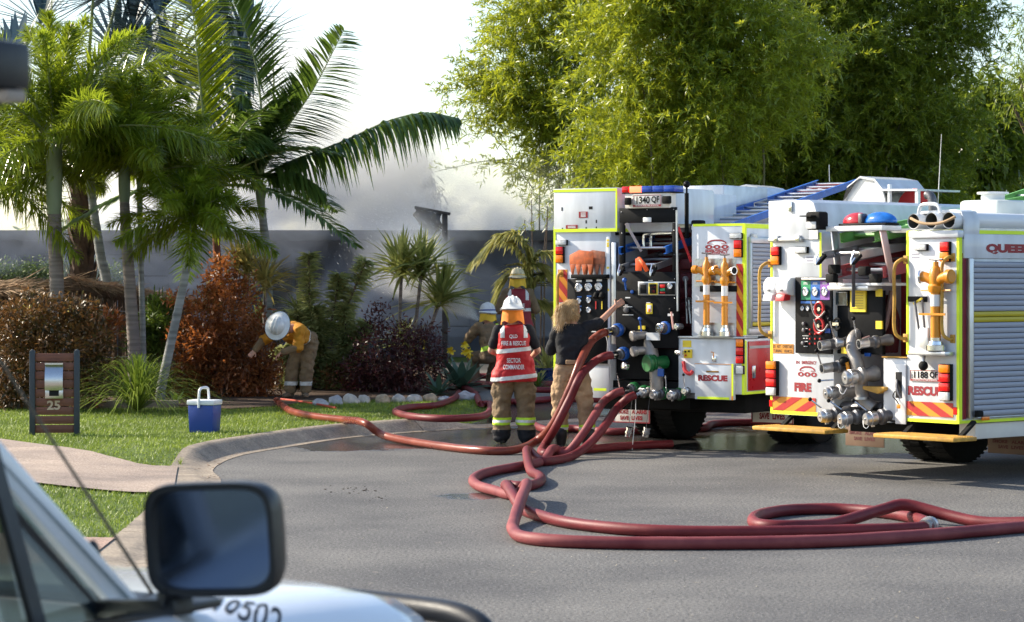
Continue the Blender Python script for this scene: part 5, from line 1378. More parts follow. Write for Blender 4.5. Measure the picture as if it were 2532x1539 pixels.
# hose reel on the roof
c = U.pt(2148, 505, 1.9); r = .27
rl = MB().lathe([(.05, -.05), (r, -.05), (r, -.03), (.12, -.03), (.12, .5), (r, .5), (r, .52), (.05, .52)], Matrix.Translation(c) @ Matrix.Rotation(-math.pi / 2, 4, 'X'), 32).build("hose_reel", M_WHITE, U.root, ang=30)
MB().ball(c + Vector((.0, -.06, -.05)), .02, 8, 6).ball(c + Vector((.1, -.06, -.06)), .02, 8, 6).build("reel_bolts", M_GUN, rl)
hood = [(c.x + (r + .04) * math.cos(math.radians(t)), c.z + (r + .035) * math.sin(math.radians(t))) for t in (175, 140, 100, 60, 30)] + [(c.x + .75, c.z + .14)]
hin = [(x - .01, z - .02) for x, z in hood][::-1]
MB().prism(hood + hin, .7, Matrix.Translation((0, c.y - .08, 0))).build("reel_cover", M_WHITE, U.root, ang=20)
MB().box(c.x + .70, c.x + .74, c.y - .06, c.y - .02, c.z - .25, c.z + .13).build("cover_post", M_WHITE, U.root); MB().box(c.x + .32, c.x + .345, c.y - .06, c.y - .02, c.z - .25, c.z + .2).build("cover_post", M_WHITE, U.root)
MB().lathe([(.2, 0), (.24, .01), (.24, .06), (.2, .07)], Matrix.Translation((c.x + .45, c.y + .2, c.z - .08)) @ Matrix.Rotation(-math.pi / 2, 4, 'X'), 20).build("red_reel", M_STRAPR, U.root)
p = U.pt(2428, 520, 1.6); tk = MB().box(p.x - .22, p.x + .28, 1.5, 2.0, ut + .03, p.z + .10).build("foam_tank", M_TANK, U.root, 0.04); MB().lathe([(.12, 0), (.12, .06), (.16, .065), (.16, .085), (.05, .09)], Matrix.Translation((p.x + .02, 1.75, p.z + .10)), 18).build("filler_cap", M_PVC, tk)
MB().cyl(U.pt(2319, 505, 2.2), U.pt(2328, 332, 2.2), .006, .003, 6).build("antenna", M_ALU, U.root)
MB().cyl(U.pt(2490, 520, 3.4), U.pt(2489, 470, 3.4), .006, .003, 6).build("antenna", M_ALU, U.root)
# ladders on the gantry
def lad(label, a, b, fwd, dz, dx, width, mat, rm, st, n, feet=False, y0=-.2):
    p0 = U.pt(a, b, y0); ladder(U, label, p0, p0 + Vector((dx, fwd, dz)), width, mat, rm, st, n, feet, None)
lad("silver hook ladder sticking out at the top of the second engine's bay", 2078, 632, 3.4, .45, -.05, .46, M_ALU, M_ALU, (.03, .075), 10, True, -.28)
lad("green ladder on the gantry above the silver hook ladder", 2120, 588, 4.0, .62, .1, .42, M_LGRN, M_LGRN, (.03, .10), 12, False, .05)
lad("red-pink ladder with black end caps lying lowest on the second engine's gantry", 2120, 675, 3.0, .5, 0, .62, M_LPINK, M_ALU, (.035, .11), 9, False, -.15)
p0 = U.pt(2425, 525, 2.4); ladder(U, "pale green ladder rising over the white roof tubes at the right edge", p0, p0 + Vector((.1, 3.2, .75)), .4, M_LGRN, M_ALU, (.03, .1), 10)
for a, b_ in ((2062, 667), (2056, 690), (2136, 672), (2164, 690)):
    p = U.pt(a, b_, -.2); MB().box(p.x - .05, p.x + .06, -.24, -.16, p.z - .04, p.z + .05).build("ladder_end_cap", M_RUB, U.root, 0.015)
U.R("bay_shelf", M_PVC, 2050, 700, 2180, 707, -.1, .6, 0.005)
# ------------------------------------------------------------------ hoses
def hosemat(name, c, c2, rough):
    m, nt, b, out = base_mat(name)
    tc = nd(nt, "ShaderNodeTexCoord")
    n1 = nd(nt, "ShaderNodeTexNoise"); n1.inputs["Scale"].default_value = 2.2; n1.inputs["Detail"].default_value = 6; n1.inputs["Roughness"].default_value = .65
    nt.links.new(tc.outputs["Object"], n1.inputs["Vector"])
    rp = nd(nt, "ShaderNodeValToRGB"); rp.color_ramp.elements[0].position = .34; rp.color_ramp.elements[1].position = .66
    rp.color_ramp.elements[0].color = (*c, 1); rp.color_ramp.elements[1].color = (*c2, 1)
    nt.links.new(n1.outputs[0], rp.inputs[0]); nt.links.new(rp.outputs[0], b.inputs["Base Color"]); b.inputs["Specular IOR Level"].default_value = .3
    r2 = nd(nt, "ShaderNodeMapRange"); r2.inputs[3].default_value = rough - .12; r2.inputs[4].default_value = rough + .15
    nt.links.new(n1.outputs[0], r2.inputs[0]); nt.links.new(r2.outputs[0], b.inputs["Roughness"])
    wv = nd(nt, "ShaderNodeTexNoise"); wv.inputs["Scale"].default_value = 220; nt.links.new(tc.outputs["Object"], wv.inputs["Vector"])
    bp = nd(nt, "ShaderNodeBump"); bp.inputs["Strength"].default_value = .18; bp.inputs["Distance"].default_value = .004
    nt.links.new(wv.outputs[0], bp.inputs["Height"]); nt.links.new(bp.outputs[0], b.inputs["Normal"])
    return m
M_HOSE = hosemat("hose_jacket", (0.105, 0.009, 0.013), (0.19, 0.026, 0.029), .5)
M_HOSEP = hosemat("hose_jacket_faded", (0.15, 0.022, 0.028), (0.245, 0.058, 0.058), .55)
M_HOSER = hosemat("hose_jacket_bright", (0.36, 0.035, 0.022), (0.46, 0.07, 0.04), .4)
M_HOSEB = hosemat("hose_jacket_wet", (0.15, 0.028, 0.018), (0.25, 0.06, 0.036), .28)
HR = 0.047

def hose(label, pts, r=HR, mat=None, n=9):
    """pts: ('g', px, py[, lift]) on the road, ('y', px, py[, lift]) on the yard, ('p', Vector) anywhere"""
    W = []
    for q in pts:
        if q[0] == 'g': p = G(q[1], q[2], r); p.z = r + (q[3] if len(q) > 3 else 0)
        elif q[0] == 'y': p = GY(q[1], q[2]); p.z += r + 0.012 + (q[3] if len(q) > 3 else 0)
        else: p = Vector(q[1])
        W.append(p)
    sm = smoothpath(W, n)
    rr = [r * (1 + .05 * mnoise.noise(p * 3.1) + .03 * mnoise.noise(p * 11)) for p in sm]
    return tag(MB().tube(sm, rr, 14).build("fire_hose", mat or M_HOSE, ang=80), label, "hose", "fire hoses")

def vend(rig, px, py, y): return ('p', rig.w(rig.pt(px, py, y)))
hose("wet coppery hose from the rust-coloured shrub over the kerb to the upper blue inlet", [('y', 684, 1000), ('y', 716, 1026), ('y', 770, 1040), ('y', 850, 1050, .0), ('y', 900, 1064, .03), ('g', 955, 1083, .02), ('g', 1080, 1102), ('g', 1190, 1114), ('g', 1268, 1114),
     ('p', P(1325, 1092, 27.3)), ('p', P(1368, 1048, 27.1)), ('p', P(1410, 960, 27.0)), ('p', P(1437, 890, 27.1)), vend(T, 1462, 845, -.42), vend(T, 1484, 827, -.33), vend(T, 1499, 822, -.25)], mat=M_HOSEB)
hose("dull red hose dropping from the lower blue inlet to the road behind boots", [vend(T, 1513, 879, -.22), vend(T, 1495, 882, -.30), vend(T, 1468, 897, -.40), ('p', P(1436, 930, 26.95)), ('p', P(1410, 985, 26.9)), ('p', P(1375, 1055, 26.9)), ('p', P(1348, 1100, 27.2)), ('g', 1338, 1117), ('g', 1352, 1122), ('g', 1390, 1116), ('g', 1450, 1112), ('g', 1540, 1104), ('g', 1660, 1098)], mat=M_HOSE)
CPX = [('g', 1400, 1121, .0), ('g', 1368, 1123, .06), ('g', 1342, 1140), ('g', 1290, 1152), ('g', 1215, 1166), ('g', 1180, 1178), ('g', 1170, 1190), ('g', 1186, 1203), ('g', 1225, 1214), ('g', 1262, 1224), ('g', 1284, 1224, .02), ('g', 1300, 1226, .10), ('g', 1302, 1236, .12), ('g', 1289, 1264, .10), ('g', 1270, 1292), ('g', 1269, 1310), ('g', 1292, 1328), ('g', 1380, 1338), ('g', 1560, 1343), ('g', 1800, 1343), ('g', 2050, 1338), ('g', 2300, 1323), ('g', 2540, 1302), ('g', 2800, 1280)]
hose("faded red hose lying nearest the camera, running off the right edge", [vend(T, 1540, 968, -.16), vend(T, 1520, 974, -.24), vend(T, 1492, 994, -.34), ('p', P(1470, 1028, 26.7)), ('p', P(1440, 1075, 26.5))] + CPX, mat=M_HOSEP)
hose("bright red hose kinking across the road into the flat loop at right", [vend(T, 1569, 978, -.16), vend(T, 1552, 986, -.24), vend(T, 1524, 1012, -.36), ('p', P(1492, 1058, 26.5)), ('p', P(1455, 1100, 26.3)), ('g', 1415, 1128), ('g', 1375, 1138), ('g', 1338, 1142, .01), ('g', 1310, 1132, .07), ('g', 1302, 1142, .10), ('g', 1312, 1164), ('g', 1332, 1176), ('g', 1338, 1188), ('g', 1318, 1199), ('g', 1285, 1203), ('g', 1258, 1200), ('g', 1250, 1212, .04), ('g', 1254, 1230, .10), ('g', 1268, 1245, .07), ('g', 1290, 1257), ('g', 1330, 1274), ('g', 1420, 1295), ('g', 1600, 1312), ('g', 1850, 1316), ('g', 2100, 1312), ('g', 2265, 1306),
      ('g', 2296, 1300), ('g', 2270, 1284), ('g', 2200, 1270), ('g', 2080, 1259), ('g', 1960, 1261), ('g', 1885, 1272), ('g', 1862, 1286), ('g', 1880, 1298), ('g', 1950, 1301), ('g', 2060, 1295), ('g', 2180, 1283, .07), ('g', 2240, 1280, .10), ('g', 2330, 1284, .04), ('g', 2430, 1292), ('g', 2560, 1300, .02), ('g', 2700, 1306)], mat=M_HOSE)
hose("pale worn hose bending round the agave and folding back over the grass", [('y', 1112, 952), ('y', 1150, 962), ('y', 1176, 985), ('y', 1187, 1008), ('y', 1212, 1026), ('y', 1200, 1042, .02), ('y', 1120, 1047), ('y', 1030, 1043), ('y', 978, 1030), ('y', 1010, 1022), ('y', 1080, 1012), ('y', 1122, 996), ('y', 1135, 978)], mat=M_HOSE)
hose("hose looped on the driveway behind the red vest", [('y', 1150, 935), ('y', 1195, 938), ('y', 1204, 952), ('y', 1240, 962), ('y', 1310, 968), ('y', 1400, 972), ('y', 1480, 985)])
hose("upper hose crossing the driveway towards the house", [('y', 1160, 916), ('y', 1240, 922), ('y', 1330, 935), ('y', 1420, 942), ('y', 1520, 950)], mat=M_HOSEP)
hose("hose crossing the driveway at knee height of the tan trousers", [('y', 1235, 1003), ('y', 1290, 1003), ('y', 1370, 997), ('y', 1460, 998), ('y', 1560, 1010)])
hose("lowest driveway hose snaking between the two pairs of boots", [('y', 1240, 1012), ('y', 1282, 1022), ('y', 1300, 1042), ('g', 1345, 1062), ('g', 1420, 1060), ('g', 1520, 1068), ('g', 1660, 1062), ('g', 1740, 1058), ('g', 1758, 1050), ('g', 1800, 1046), ('g', 1900, 1044)], mat=M_HOSE)
hose("dark hose beyond the agave at the house corner", [('y', 1120, 905), ('y', 1190, 903), ('y', 1260, 905), ('y', 1340, 912)], mat=M_HOSE)
hose("thin red and blue line beside the bending firefighter", [('y', 695, 992), ('y', 730, 996), ('y', 770, 1002), ('y', 830, 1014)], 0.016, M_HOSER)

p_, q_ = G(2284, 1304, .05), G(2302, 1298, .05)
cpl = empty("hose_coupling", p_, 0, "dull metal hose coupling at the end of the flat loop", "coupling"); d_ = q_ - p_
MB().tube([Vector((0, 0, 0)), d_ * .45, d_ * .46, d_ * 1.0], [.056, .056, .064, .064], 16).build("sleeve", M_CAST, cpl); MB().tube([d_ * .6, d_ * .85], .069, 16).build("locking_ring", M_ALU, cpl)
# ------------------------------------------------------------------ people
def capsule(mb, p0, p1, r0, r1, n=14):
    p0, p1 = Vector(p0), Vector(p1); L = (p1 - p0).length
    if L < 1e-5: return mb.ball(p0, r0, n, 8)
    pts, rs = [], []
    d = (p1 - p0) / L
    for k in range(5):
        a = math.pi / 2 * (1 - k / 4); pts.append(p0 - d * r0 * math.sin(a)); rs.append(max(r0 * math.cos(a), 1e-3))
    for k in range(5):
        a = math.pi / 2 * k / 4; pts.append(p1 + d * r1 * math.sin(a)); rs.append(max(r1 * math.cos(a), 1e-3))
    return mb.tube(pts, rs, n)

def loft(mb, secs, n=22):
    """secs: (centre, side vector, front vector) with vectors scaled to the half widths"""
    vs_ = []
    for c, s, f in secs:
        c, s, f = Vector(c), Vector(s), Vector(f)
        for k in range(n):
            a = 2 * math.pi * k / n
            ca, sa = math.cos(a), math.sin(a)
            e = 0.8
            vs_.append(c + s * (abs(ca) ** e * (1 if ca >= 0 else -1)) + f * (abs(sa) ** e * (1 if sa >= 0 else -1)))
    m = len(secs)
    fs_ = [(i * n + k, i * n + (k + 1) % n, (i + 1) * n + (k + 1) % n, (i + 1) * n + k) for i in range(m - 1) for k in range(n)]
    fs_ += [tuple(range(n - 1, -1, -1)), tuple(range((m - 1) * n, m * n))]
    return mb.add(vs_, fs_)

def melt(mb, name, voxel, smooth=4, wr=0.0, wsc=7.0, seed=0.0):
    """fuse overlapping closed shapes into ONE smooth skin"""
    me = bpy.data.meshes.new("tmp"); me.from_pydata([tuple(p) for p in mb.v], [], mb.f)
    bm = bmesh.new(); bm.from_mesh(me); bmesh.ops.recalc_face_normals(bm, faces=bm.faces); bm.to_mesh(me); bm.free()
    ob = bpy.data.objects.new("tmp", me); COL.objects.link(ob)
    r = ob.modifiers.new("r", 'REMESH'); r.mode = 'VOXEL'; r.voxel_size = voxel; r.use_smooth_shade = True
    s = ob.modifiers.new("s", 'SMOOTH'); s.factor = 0.5; s.iterations = smooth
    dg = bpy.context.evaluated_depsgraph_get()
    out = bpy.data.meshes.new_from_object(ob.evaluated_get(dg))
    bpy.data.objects.remove(ob); bpy.data.meshes.remove(me)
    out.name = name
    if wr:
        out.update(); nv = len(out.vertices)
        nr = np.empty(nv * 3); out.vertices.foreach_get("normal", nr)
        co = np.empty(nv * 3); out.vertices.foreach_get("co", co); co = co.reshape(-1, 3); nr = nr.reshape(-1, 3)
        d = np.array([mnoise.noise(Vector((c[0] * wsc + seed, c[1] * wsc, c[2] * wsc * 1.7))) + .5 * abs(mnoise.noise(Vector((c[0] * wsc * 2.2, c[1] * wsc * 2.2 + seed, c[2] * wsc * 3.4)))) for c in co])
        out.vertices.foreach_set("co", (co + nr * (d * wr)[:, None]).ravel())
    out.polygons.foreach_set("use_smooth", [True] * len(out.polygons)); out.update()
    return out

def band(me, name, planes, off=0.004):
    """patch of a skin between cutting planes (point, normal pointing inward), lifted off it"""
    bm = bmesh.new(); bm.from_mesh(me)
    for co, no in planes:
        bmesh.ops.bisect_plane(bm, geom=bm.verts[:] + bm.edges[:] + bm.faces[:], plane_co=Vector(co), plane_no=Vector(no), clear_inner=True)
    bm.normal_update()
    for v in bm.verts: v.co += v.normal * off
    out = bpy.data.meshes.new(name); bm.to_mesh(out); bm.free()
    if len(out.polygons): out.polygons.foreach_set("use_smooth", [True] * len(out.polygons))
    out.materials.clear()
    return out

M_SKIN = pm("skin", (0.52, 0.27, 0.18), 0.5, var=0.10, scale=20)
M_TURN = pm("turnout_brown", (0.18, 0.12, 0.062), 0.85, var=0.22, scale=9, bump=0.5, bscale=28, dirt=0.15)
M_TURND = pm("turnout_brown_dark", (0.15, 0.10, 0.06), 0.85, var=0.25, scale=9, bump=0.5, bscale=28, dirt=0.15)
M_TAN = pm("trousers_tan", (0.38, 0.245, 0.13), 0.85, var=0.14, scale=9, bump=0.5, bscale=28, dirt=0.15)
M_NAVY = pm("shirt_navy", (0.005, 0.0055, 0.009), 0.85, var=0.3, scale=8, bump=0.2, bscale=40)
M_VEST = pm("vest_red", (0.46, 0.006, 0.009), 0.6, var=0.14, scale=6, bump=0.2, bscale=25)
M_VESTD = pm("vest_maroon", (0.24, 0.014, 0.024), 0.7, var=0.14, scale=6, bump=0.2, bscale=25)
M_SILV = pm("reflective_silver", (0.62, 0.62, 0.60), 0.4, var=0.14, scale=24)
M_LIME = pm("reflective_lime", (0.52, 0.80, 0.03), 0.5, var=0.08)
M_HELW = pm("helmet_white", (0.68, 0.70, 0.70), 0.3, var=0.08, scale=10, dirt=0.12)
M_HELY = pm("helmet_ochre", (0.62, 0.42, 0.10), 0.4, var=0.2, scale=10, dirt=0.2)
M_FLAP = pm("flap_orange", (0.75, 0.20, 0.006), 0.7, var=0.12, scale=8, bump=0.2, bscale=20)
M_FLAPY = pm("flap_yellow", (0.75, 0.47, 0.03), 0.7, var=0.14, scale=8, bump=0.2, bscale=20)
M_JKY = pm("jacket_yellow", (0.52, 0.22, 0.012), 0.8, var=0.16, scale=8, bump=0.25, bscale=35)
M_BOOT = pm("boot_black", (0.012, 0.012, 0.013), 0.5, var=0.3)
M_HAIR = leafmat("hair_blond", (0.42, 0.25, 0.10), (0.78, 0.58, 0.32), 0.25, 0.4, 9)
M_HAIRD = pm("hair_brown", (0.45, 0.28, 0.12), 0.5, var=0.35, scale=40)
M_GLOVE = pm("glove_red", (0.30, 0.03, 0.03), 0.7)

def lerp(a, b, t): return Vector(a) * (1 - t) + Vector(b) * t

def hand(mb, wrist, d, palm, side=1, curl=0.5, s=1.0):
    """palm and five separate bent fingers; d along the hand, palm the way the palm faces"""
    d = Vector(d).normalized(); n = Vector(palm); n = (n - d * n.dot(d)).normalized(); w = d.cross(n).normalized() * side
    W = Vector(wrist)
    loft(mb, [(W, w * .026 * s, n * .02 * s), (W + d * .03 * s, w * .036 * s, n * .016 * s), (W + d * .085 * s, w * .042 * s, n * .013 * s), (W + d * .095 * s, w * .038 * s, n * .009 * s)], 12)
    for k, (o, L) in enumerate(((.031, .068), (.0105, .08), (-.0105, .075), (-.031, .06))):
        a = W + d * .088 * s + w * (o * s)
        p = a; ang = 0
        for j in range(3):
            ang += curl * (0.45 + .25 * j)
            q = p + (d * math.cos(ang) + n * math.sin(ang)) * (L * s * (.45, .32, .25)[j])
            capsule(mb, p, q, (.0095, .0088, .0082)[j] * s, (.0088, .0082, .0072)[j] * s, 8); p = q
    a = W + d * .03 * s + w * (.034 * s)
    q = a + (d * .55 + w * .7 + n * .3).normalized() * .042 * s; capsule(mb, a, q, .013 * s, .0105 * s, 8)
    capsule(mb, q, q + (d * .85 + w * .1 + n * (.3 + curl * .4)).normalized() * .034 * s, .0105 * s, .008 * s, 8)

def head_skin(mb, c, up, face, r=1.0):
    up = Vector(up).normalized(); face = Vector(face); face = (face - up * face.dot(up)).normalized(); sd = face.cross(up)
    c = Vector(c)
    loft(mb, [(c - up * .115 + face * .03, sd * .035, face * .045), (c - up * .08 + face * .012, sd * .058, face * .085), (c - up * .02, sd * .071, face * .096), (c + up * .05 - face * .008, sd * .075, face * .098), (c + up * .10 - face * .012, sd * .058, face * .075), (c + up * .125 - face * .012, sd * .02, face * .03)], 18)
    loft(mb, [(c + face * .088 + up * .02, sd * .008, up * .008), (c + face * .106 - up * .012, sd * .014, up * .012), (c + face * .10 - up * .022, sd * .016, up * .006)], 8)
    for s_ in (-1, 1):
        mb.ball(c + sd * (.076 * s_) - face * .008 - up * .005, 1, 8, 6, (.012, .022, .032))
        mb.ball(c + sd * (.03 * s_) + face * .088 + up * .022, .011, 8, 6)
    mb.ball(c + face * .092 - up * .058, 1, 8, 6, (.024, .012, .010))

def helmet(parent, c, up, face, brim, mat, flap=None, flap_len=.13, ridge=True, scale=1.0, bandm=None):
    up = Vector(up).normalized(); face = Vector(face); face = (face - up * face.dot(up)).normalized(); sd = face.cross(up)
    M = Matrix.Translation(Vector(c)) @ Matrix((sd, face, up)).transposed().to_4x4()
    mb = MB(); n = 32; prof = [(brim, -.012), (brim * 1.005, -.004), (brim * .93, .0), (.128, .022), (.122, .05), (.108, .095), (.08, .128), (.045, .146), (.012, .152)]
    vs_ = []
    for r, z in prof:
        for k in range(n):
            a = 2 * math.pi * k / n; sx, sy = math.cos(a), math.sin(a)
            st = 1.0 if r < .14 else (1.0 + .12 * max(0, -sy))
            vs_.append((r * sx * .96 * scale, r * sy * 1.1 * st * scale, (z - (.022 * max(0, -sy) ** 2 if r > .14 else 0)) * scale))
    m = len(prof)
    mb.add(vs_, [(i * n + k, i * n + (k + 1) % n, (i + 1) * n + (k + 1) % n, (i + 1) * n + k) for i in range(m - 1) for k in range(n)] + [tuple(range((m - 1) * n, m * n))], M)
    inn = [(x * .985, y * .985, z - .006) for x, y, z in vs_]
    mb.add(inn, [(i * n + k, (i + 1) * n + k, (i + 1) * n + (k + 1) % n, i * n + (k + 1) % n) for i in range(m - 1) for k in range(n)], M)
    h = mb.build("helmet", mat, parent, ang=50)
    MB().tube([M @ Vector((brim * 1.0 * scale * .96 * math.cos(t), brim * 1.1 * scale * math.sin(t) * (1 + .12 * max(0, -math.sin(t))), (-.008 - .022 * max(0, -math.sin(t)) ** 2) * scale)) for t in np.linspace(0, 2 * math.pi, 33)], .006, 6, False).build("brim_edge", M_BOOT, h)
    if ridge:
        for off in (-.045, 0, .045):
            rb = []
            for t in np.linspace(.25, math.pi - .25, 14):
                rr = math.sqrt(max(.125 ** 2 - off ** 2, .001))
                rb.append(M @ Vector((off * scale, rr * 1.1 * math.cos(t) * scale, (.02 + .136 * math.sin(t) * (1 - 4 * off * off * 12)) * scale)))
            MB().tube(rb, .011 * scale, 8).build("helmet_ridge", mat, h)
    if bandm:
        MB().lathe([(.129 * scale, .022 * scale), (.127 * scale, .045 * scale)], M @ Matrix.Diagonal((.97, 1.11, 1, 1)), 30, False).build("helmet_band", bandm, h)
    if flap:
        fv = []; nn = 21
        for i, tt in enumerate(np.linspace(0, 1, 6)):
            for k in range(nn):
                a = math.radians(-205 + 230 * k / (nn - 1))
                r = .128 + .02 * tt + .006 * math.sin(k * 1.9) * tt
                fv.append(M @ Vector((r * math.cos(a) * .96, r * math.sin(a) * 1.05 * (1 - .05 * tt), .005 - flap_len * tt * (1 + .1 * math.sin(k * .9)))))
        f2 = [p + (p - Vector(c)).normalized() * -.004 for p in fv]; N_ = len(fv)
        fs_ = [(i * nn + k, i * nn + k + 1, (i + 1) * nn + k + 1, (i + 1) * nn + k) for i in range(5) for k in range(nn - 1)]
        MB().add(fv + f2, fs_ + [tuple(q + N_ for q in f[::-1]) for f in fs_]).build("neck_flap", flap, h, ang=70)
    return h

def legs(mb, J, r, up=0.0):
    """J: hips, knees, ankles for both legs; r: hip, knee, ankle radii"""
    for s_ in ('l', 'r'):
        h, k, a = Vector(J['hip' + s_]), Vector(J['knee' + s_]), Vector(J['ank' + s_]); a = lerp(a, k, up)
        capsule(mb, h, k, r[0], r[1]); capsule(mb, k, a, r[1], r[2])
        m_ = lerp(k, a, .35); capsule(mb, lerp(k, a, .12), lerp(k, a, .6), r[1] * 1.04, r[2] * 1.05)

def arms(mb, J, r, upto=1.0, sides='lr'):
    for s_ in sides:
        s, e, w = Vector(J['sho' + s_]), Vector(J['elb' + s_]), Vector(J['wri' + s_])
        u = min(1, upto * 2); capsule(mb, s, lerp(s, e, u), r[0], r[0] + (r[1] - r[0]) * u)
        if upto > .5:
            u = (upto - .5) * 2; capsule(mb, e, lerp(e, w, u), r[1], r[1] + (r[2] - r[1]) * u)

def boots(parent, J, dirs, mat=M_BOOT):
    for s_ in 'lr':
        a = Vector(J['ank' + s_]); d = Vector(dirs[s_]).normalized(); sd = d.cross(Vector((0, 0, 1)))
        mb = MB(); capsule(mb, a + Vector((0, 0, .1)), a + Vector((0, 0, -.02)), .058, .055)
        loft(mb, [(a + d * -.075 + Vector((0, 0, -.045)), sd * .03, Vector((0, 0, .03))), (a + d * -.05 + Vector((0, 0, -.035)), sd * .042, Vector((0, 0, .045))), (a + d * .05 + Vector((0, 0, -.035)), sd * .045, Vector((0, 0, .045))), (a + d * .14 + Vector((0, 0, -.045)), sd * .05, Vector((0, 0, .033))), (a + d * .19 + Vector((0, 0, -.055)), sd * .036, Vector((0, 0, .02)))], 14)
        link("boot", melt(mb, "boot", .012, 3), mat, parent)

def torso_secs(J, rows):
    """rows: (t along pelvis->neck, half width, half depth, forward shift)"""
    p, n_ = Vector(J['pel']), Vector(J['neck']); t = (n_ - p).normalized()
    sd = (Vector(J['shor']) - Vector(J['shol'])); sd = (sd - t * sd.dot(t)).normalized()
    hp = Vector(J['hipr']) - Vector(J['hipl']); hp = (hp - t * hp.dot(t)).normalized()
    out = []
    for u, w, d, f in rows:
        s_ = (hp * (1 - u) + sd * u).normalized(); fr = t.cross(s_) * -1
        out.append((lerp(p, n_, u) + fr * f, s_ * w, fr * d))
    return out
BODY_ROWS = [(-.16, .10, .07, 0), (-.08, .155, .105, -.005), (.06, .165, .115, -.01), (.3, .148, .10, .0), (.55, .165, .112, .005), (.8, .18, .108, 0), (.93, .12, .08, -.01), (1.02, .06, .06, 0)]
def grown(rows, dw, dd, lo=-9, hi=9): return [(u, w + dw, d + dd, f) for u, w, d, f in rows if lo <= u <= hi]

STAND = dict(pel=(0, 0, .95), neck=(0, -.01, 1.47), hipl=(-.09, 0, .90), hipr=(.09, 0, .90), kneel=(-.14, .03, .49), kneer=(.14, .03, .49), ankl=(-.16, 0, .085), ankr=(.16, 0, .085),
             shol=(-.185, 0, 1.40), shor=(.185, 0, 1.40), elbl=(-.29, .03, 1.13), elbr=(.29, .03, 1.13), wril=(-.18, .26, 1.12), wrir=(.18, .26, 1.12))

def body(parent, J, headc, up, face, hands):
    mb = MB(); loft(mb, torso_secs(J, BODY_ROWS)); legs(mb, J, (.085, .055, .04)); arms(mb, J, (.05, .04, .03))
    capsule(mb, J['neck'], Vector(headc) - Vector(up).normalized() * .07, .055, .052)
    head_skin(mb, headc, up, face)
    for s_, (d, pal, cu) in hands.items(): hand(mb, J['wri' + s_], d, pal, 1 if s_ == 'r' else -1, cu)
    return link("body", melt(mb, "body", .0075, 2), M_SKIN, parent)

def lime_bands(parent, me, zs, xs, m0=M_LIME, m1=M_SILV, tri=True, nm="reflective_band"):
    for (x0, x1) in xs:
        for z0, z1 in zs:
            cut = lambda a, b: band(me, nm, [((0, 0, a), (0, 0, 1)), ((0, 0, b), (0, 0, -1)), ((x0, 0, 0), (1, 0, 0)), ((x1, 0, 0), (-1, 0, 0))])
            h = z1 - z0
            link(nm, cut(z0, z1), m0, parent)
            if tri: link(nm, band(me, nm, [((0, 0, z0 + h * .33), (0, 0, 1)), ((0, 0, z0 + h * .67), (0, 0, -1)), ((x0, 0, 0), (1, 0, 0)), ((x1, 0, 0), (-1, 0, 0))], .006), m1, parent)

def stick_text(parent, me, body, cx_, cz, h, w, mat=M_PAPER, bold=.03):
    t = text_mesh(body, h, w, bold)
    bm = bmesh.new(); bm.from_mesh(t); bmesh.ops.triangulate(bm, faces=bm.faces); bmesh.ops.subdivide_edges(bm, edges=bm.edges, cuts=1); bm.to_mesh(t); bm.free()
    bvh = BVHTree.FromPolygons([v.co.copy() for v in me.vertices], [tuple(p.vertices) for p in me.polygons])
    for v in t.vertices:
        o = Vector((v.co.x + cx_, -2, v.co.z + cz)); hit = bvh.ray_cast(o, Vector((0, 1, 0)))
        v.co = Vector((o.x, (hit[0].y if hit[0] else -.2) - .008, o.z))
    t.materials.append(mat); t.update()
    return link("lettering", t, None, parent)

# --- commander in the red vest, seen from behind
p0 = G(1270, 1098)
cmdr = empty("person", p0, 0.05, "firefighter seen from behind in bright red vest, orange neck flap and white helmet", "person", "people at the fire"); cmdr.scale = (.965,) * 3
J = dict(STAND); J.update(ankl=(-.15, 0, .085), ankr=(.155, -.02, .085), kneel=(-.145, .03, .49), kneer=(.15, .02, .49), elbr=(.30, .05, 1.14), wrir=(.24, .27, 1.06), elbl=(-.275, .06, 1.14), wril=(-.17, .27, 1.08))
body(cmdr, J, (-.01, .015, 1.60), (0, .08, 1), (-.05, 1, -.1), {'l': ((.5, .8, .1), (0, 0, -1), .7), 'r': ((-.5, .8, .0), (-1, 0, -.5), .7)})
mb = MB(); loft(mb, torso_secs(J, grown(BODY_ROWS, .022, .025, -.2, .35))); legs(mb, J, (.130, .112, .105), .07)
for s_ in (-1, 1): mb.ball((s_ * .225, .01, .64), 1, 12, 8, (.05, .08, .12))
trm = melt(mb, "trousers", .011, 2, .022, 9, 1); tr = link("trousers", trm, M_TURN, cmdr)
lime_bands(cmdr, trm, [(.235, .325)], [(-.5, 0), (0, .5)]); lime_bands(cmdr, trm, [(.0, .175)], [(-.5, 0), (0, .5)], M_NAVY, tri=False, nm='trouser_cuff')
boots(cmdr, J, {'l': (-.1, 1, 0), 'r': (.15, 1, 0)})
mb = MB(); loft(mb, torso_secs(J, grown(BODY_ROWS, .014, .014, 0, .96))); arms(mb, J, (.068, .062, .05), .36)
link("shirt", melt(mb, "shirt", .012, 3, .006, 9), M_NAVY, cmdr)
rows = [(-.36, .285, .185, -.01), (-.2, .262, .175, -.01), (.0, .222, .155, -.005), (.25, .205, .145, 0), (.55, .205, .145, 0), (.78, .195, .138, 0), (.92, .145, .115, 0), (.98, .10, .085, 0)]
mb = MB(); loft(mb, torso_secs(J, rows), 30); capsule(mb, (.19, -.02, .82), (.16, 0, 1.0), .085, .09)
vm = melt(mb, "vest", .010, 2, .02, 6, 3); link("vest", vm, M_VEST, cmdr)
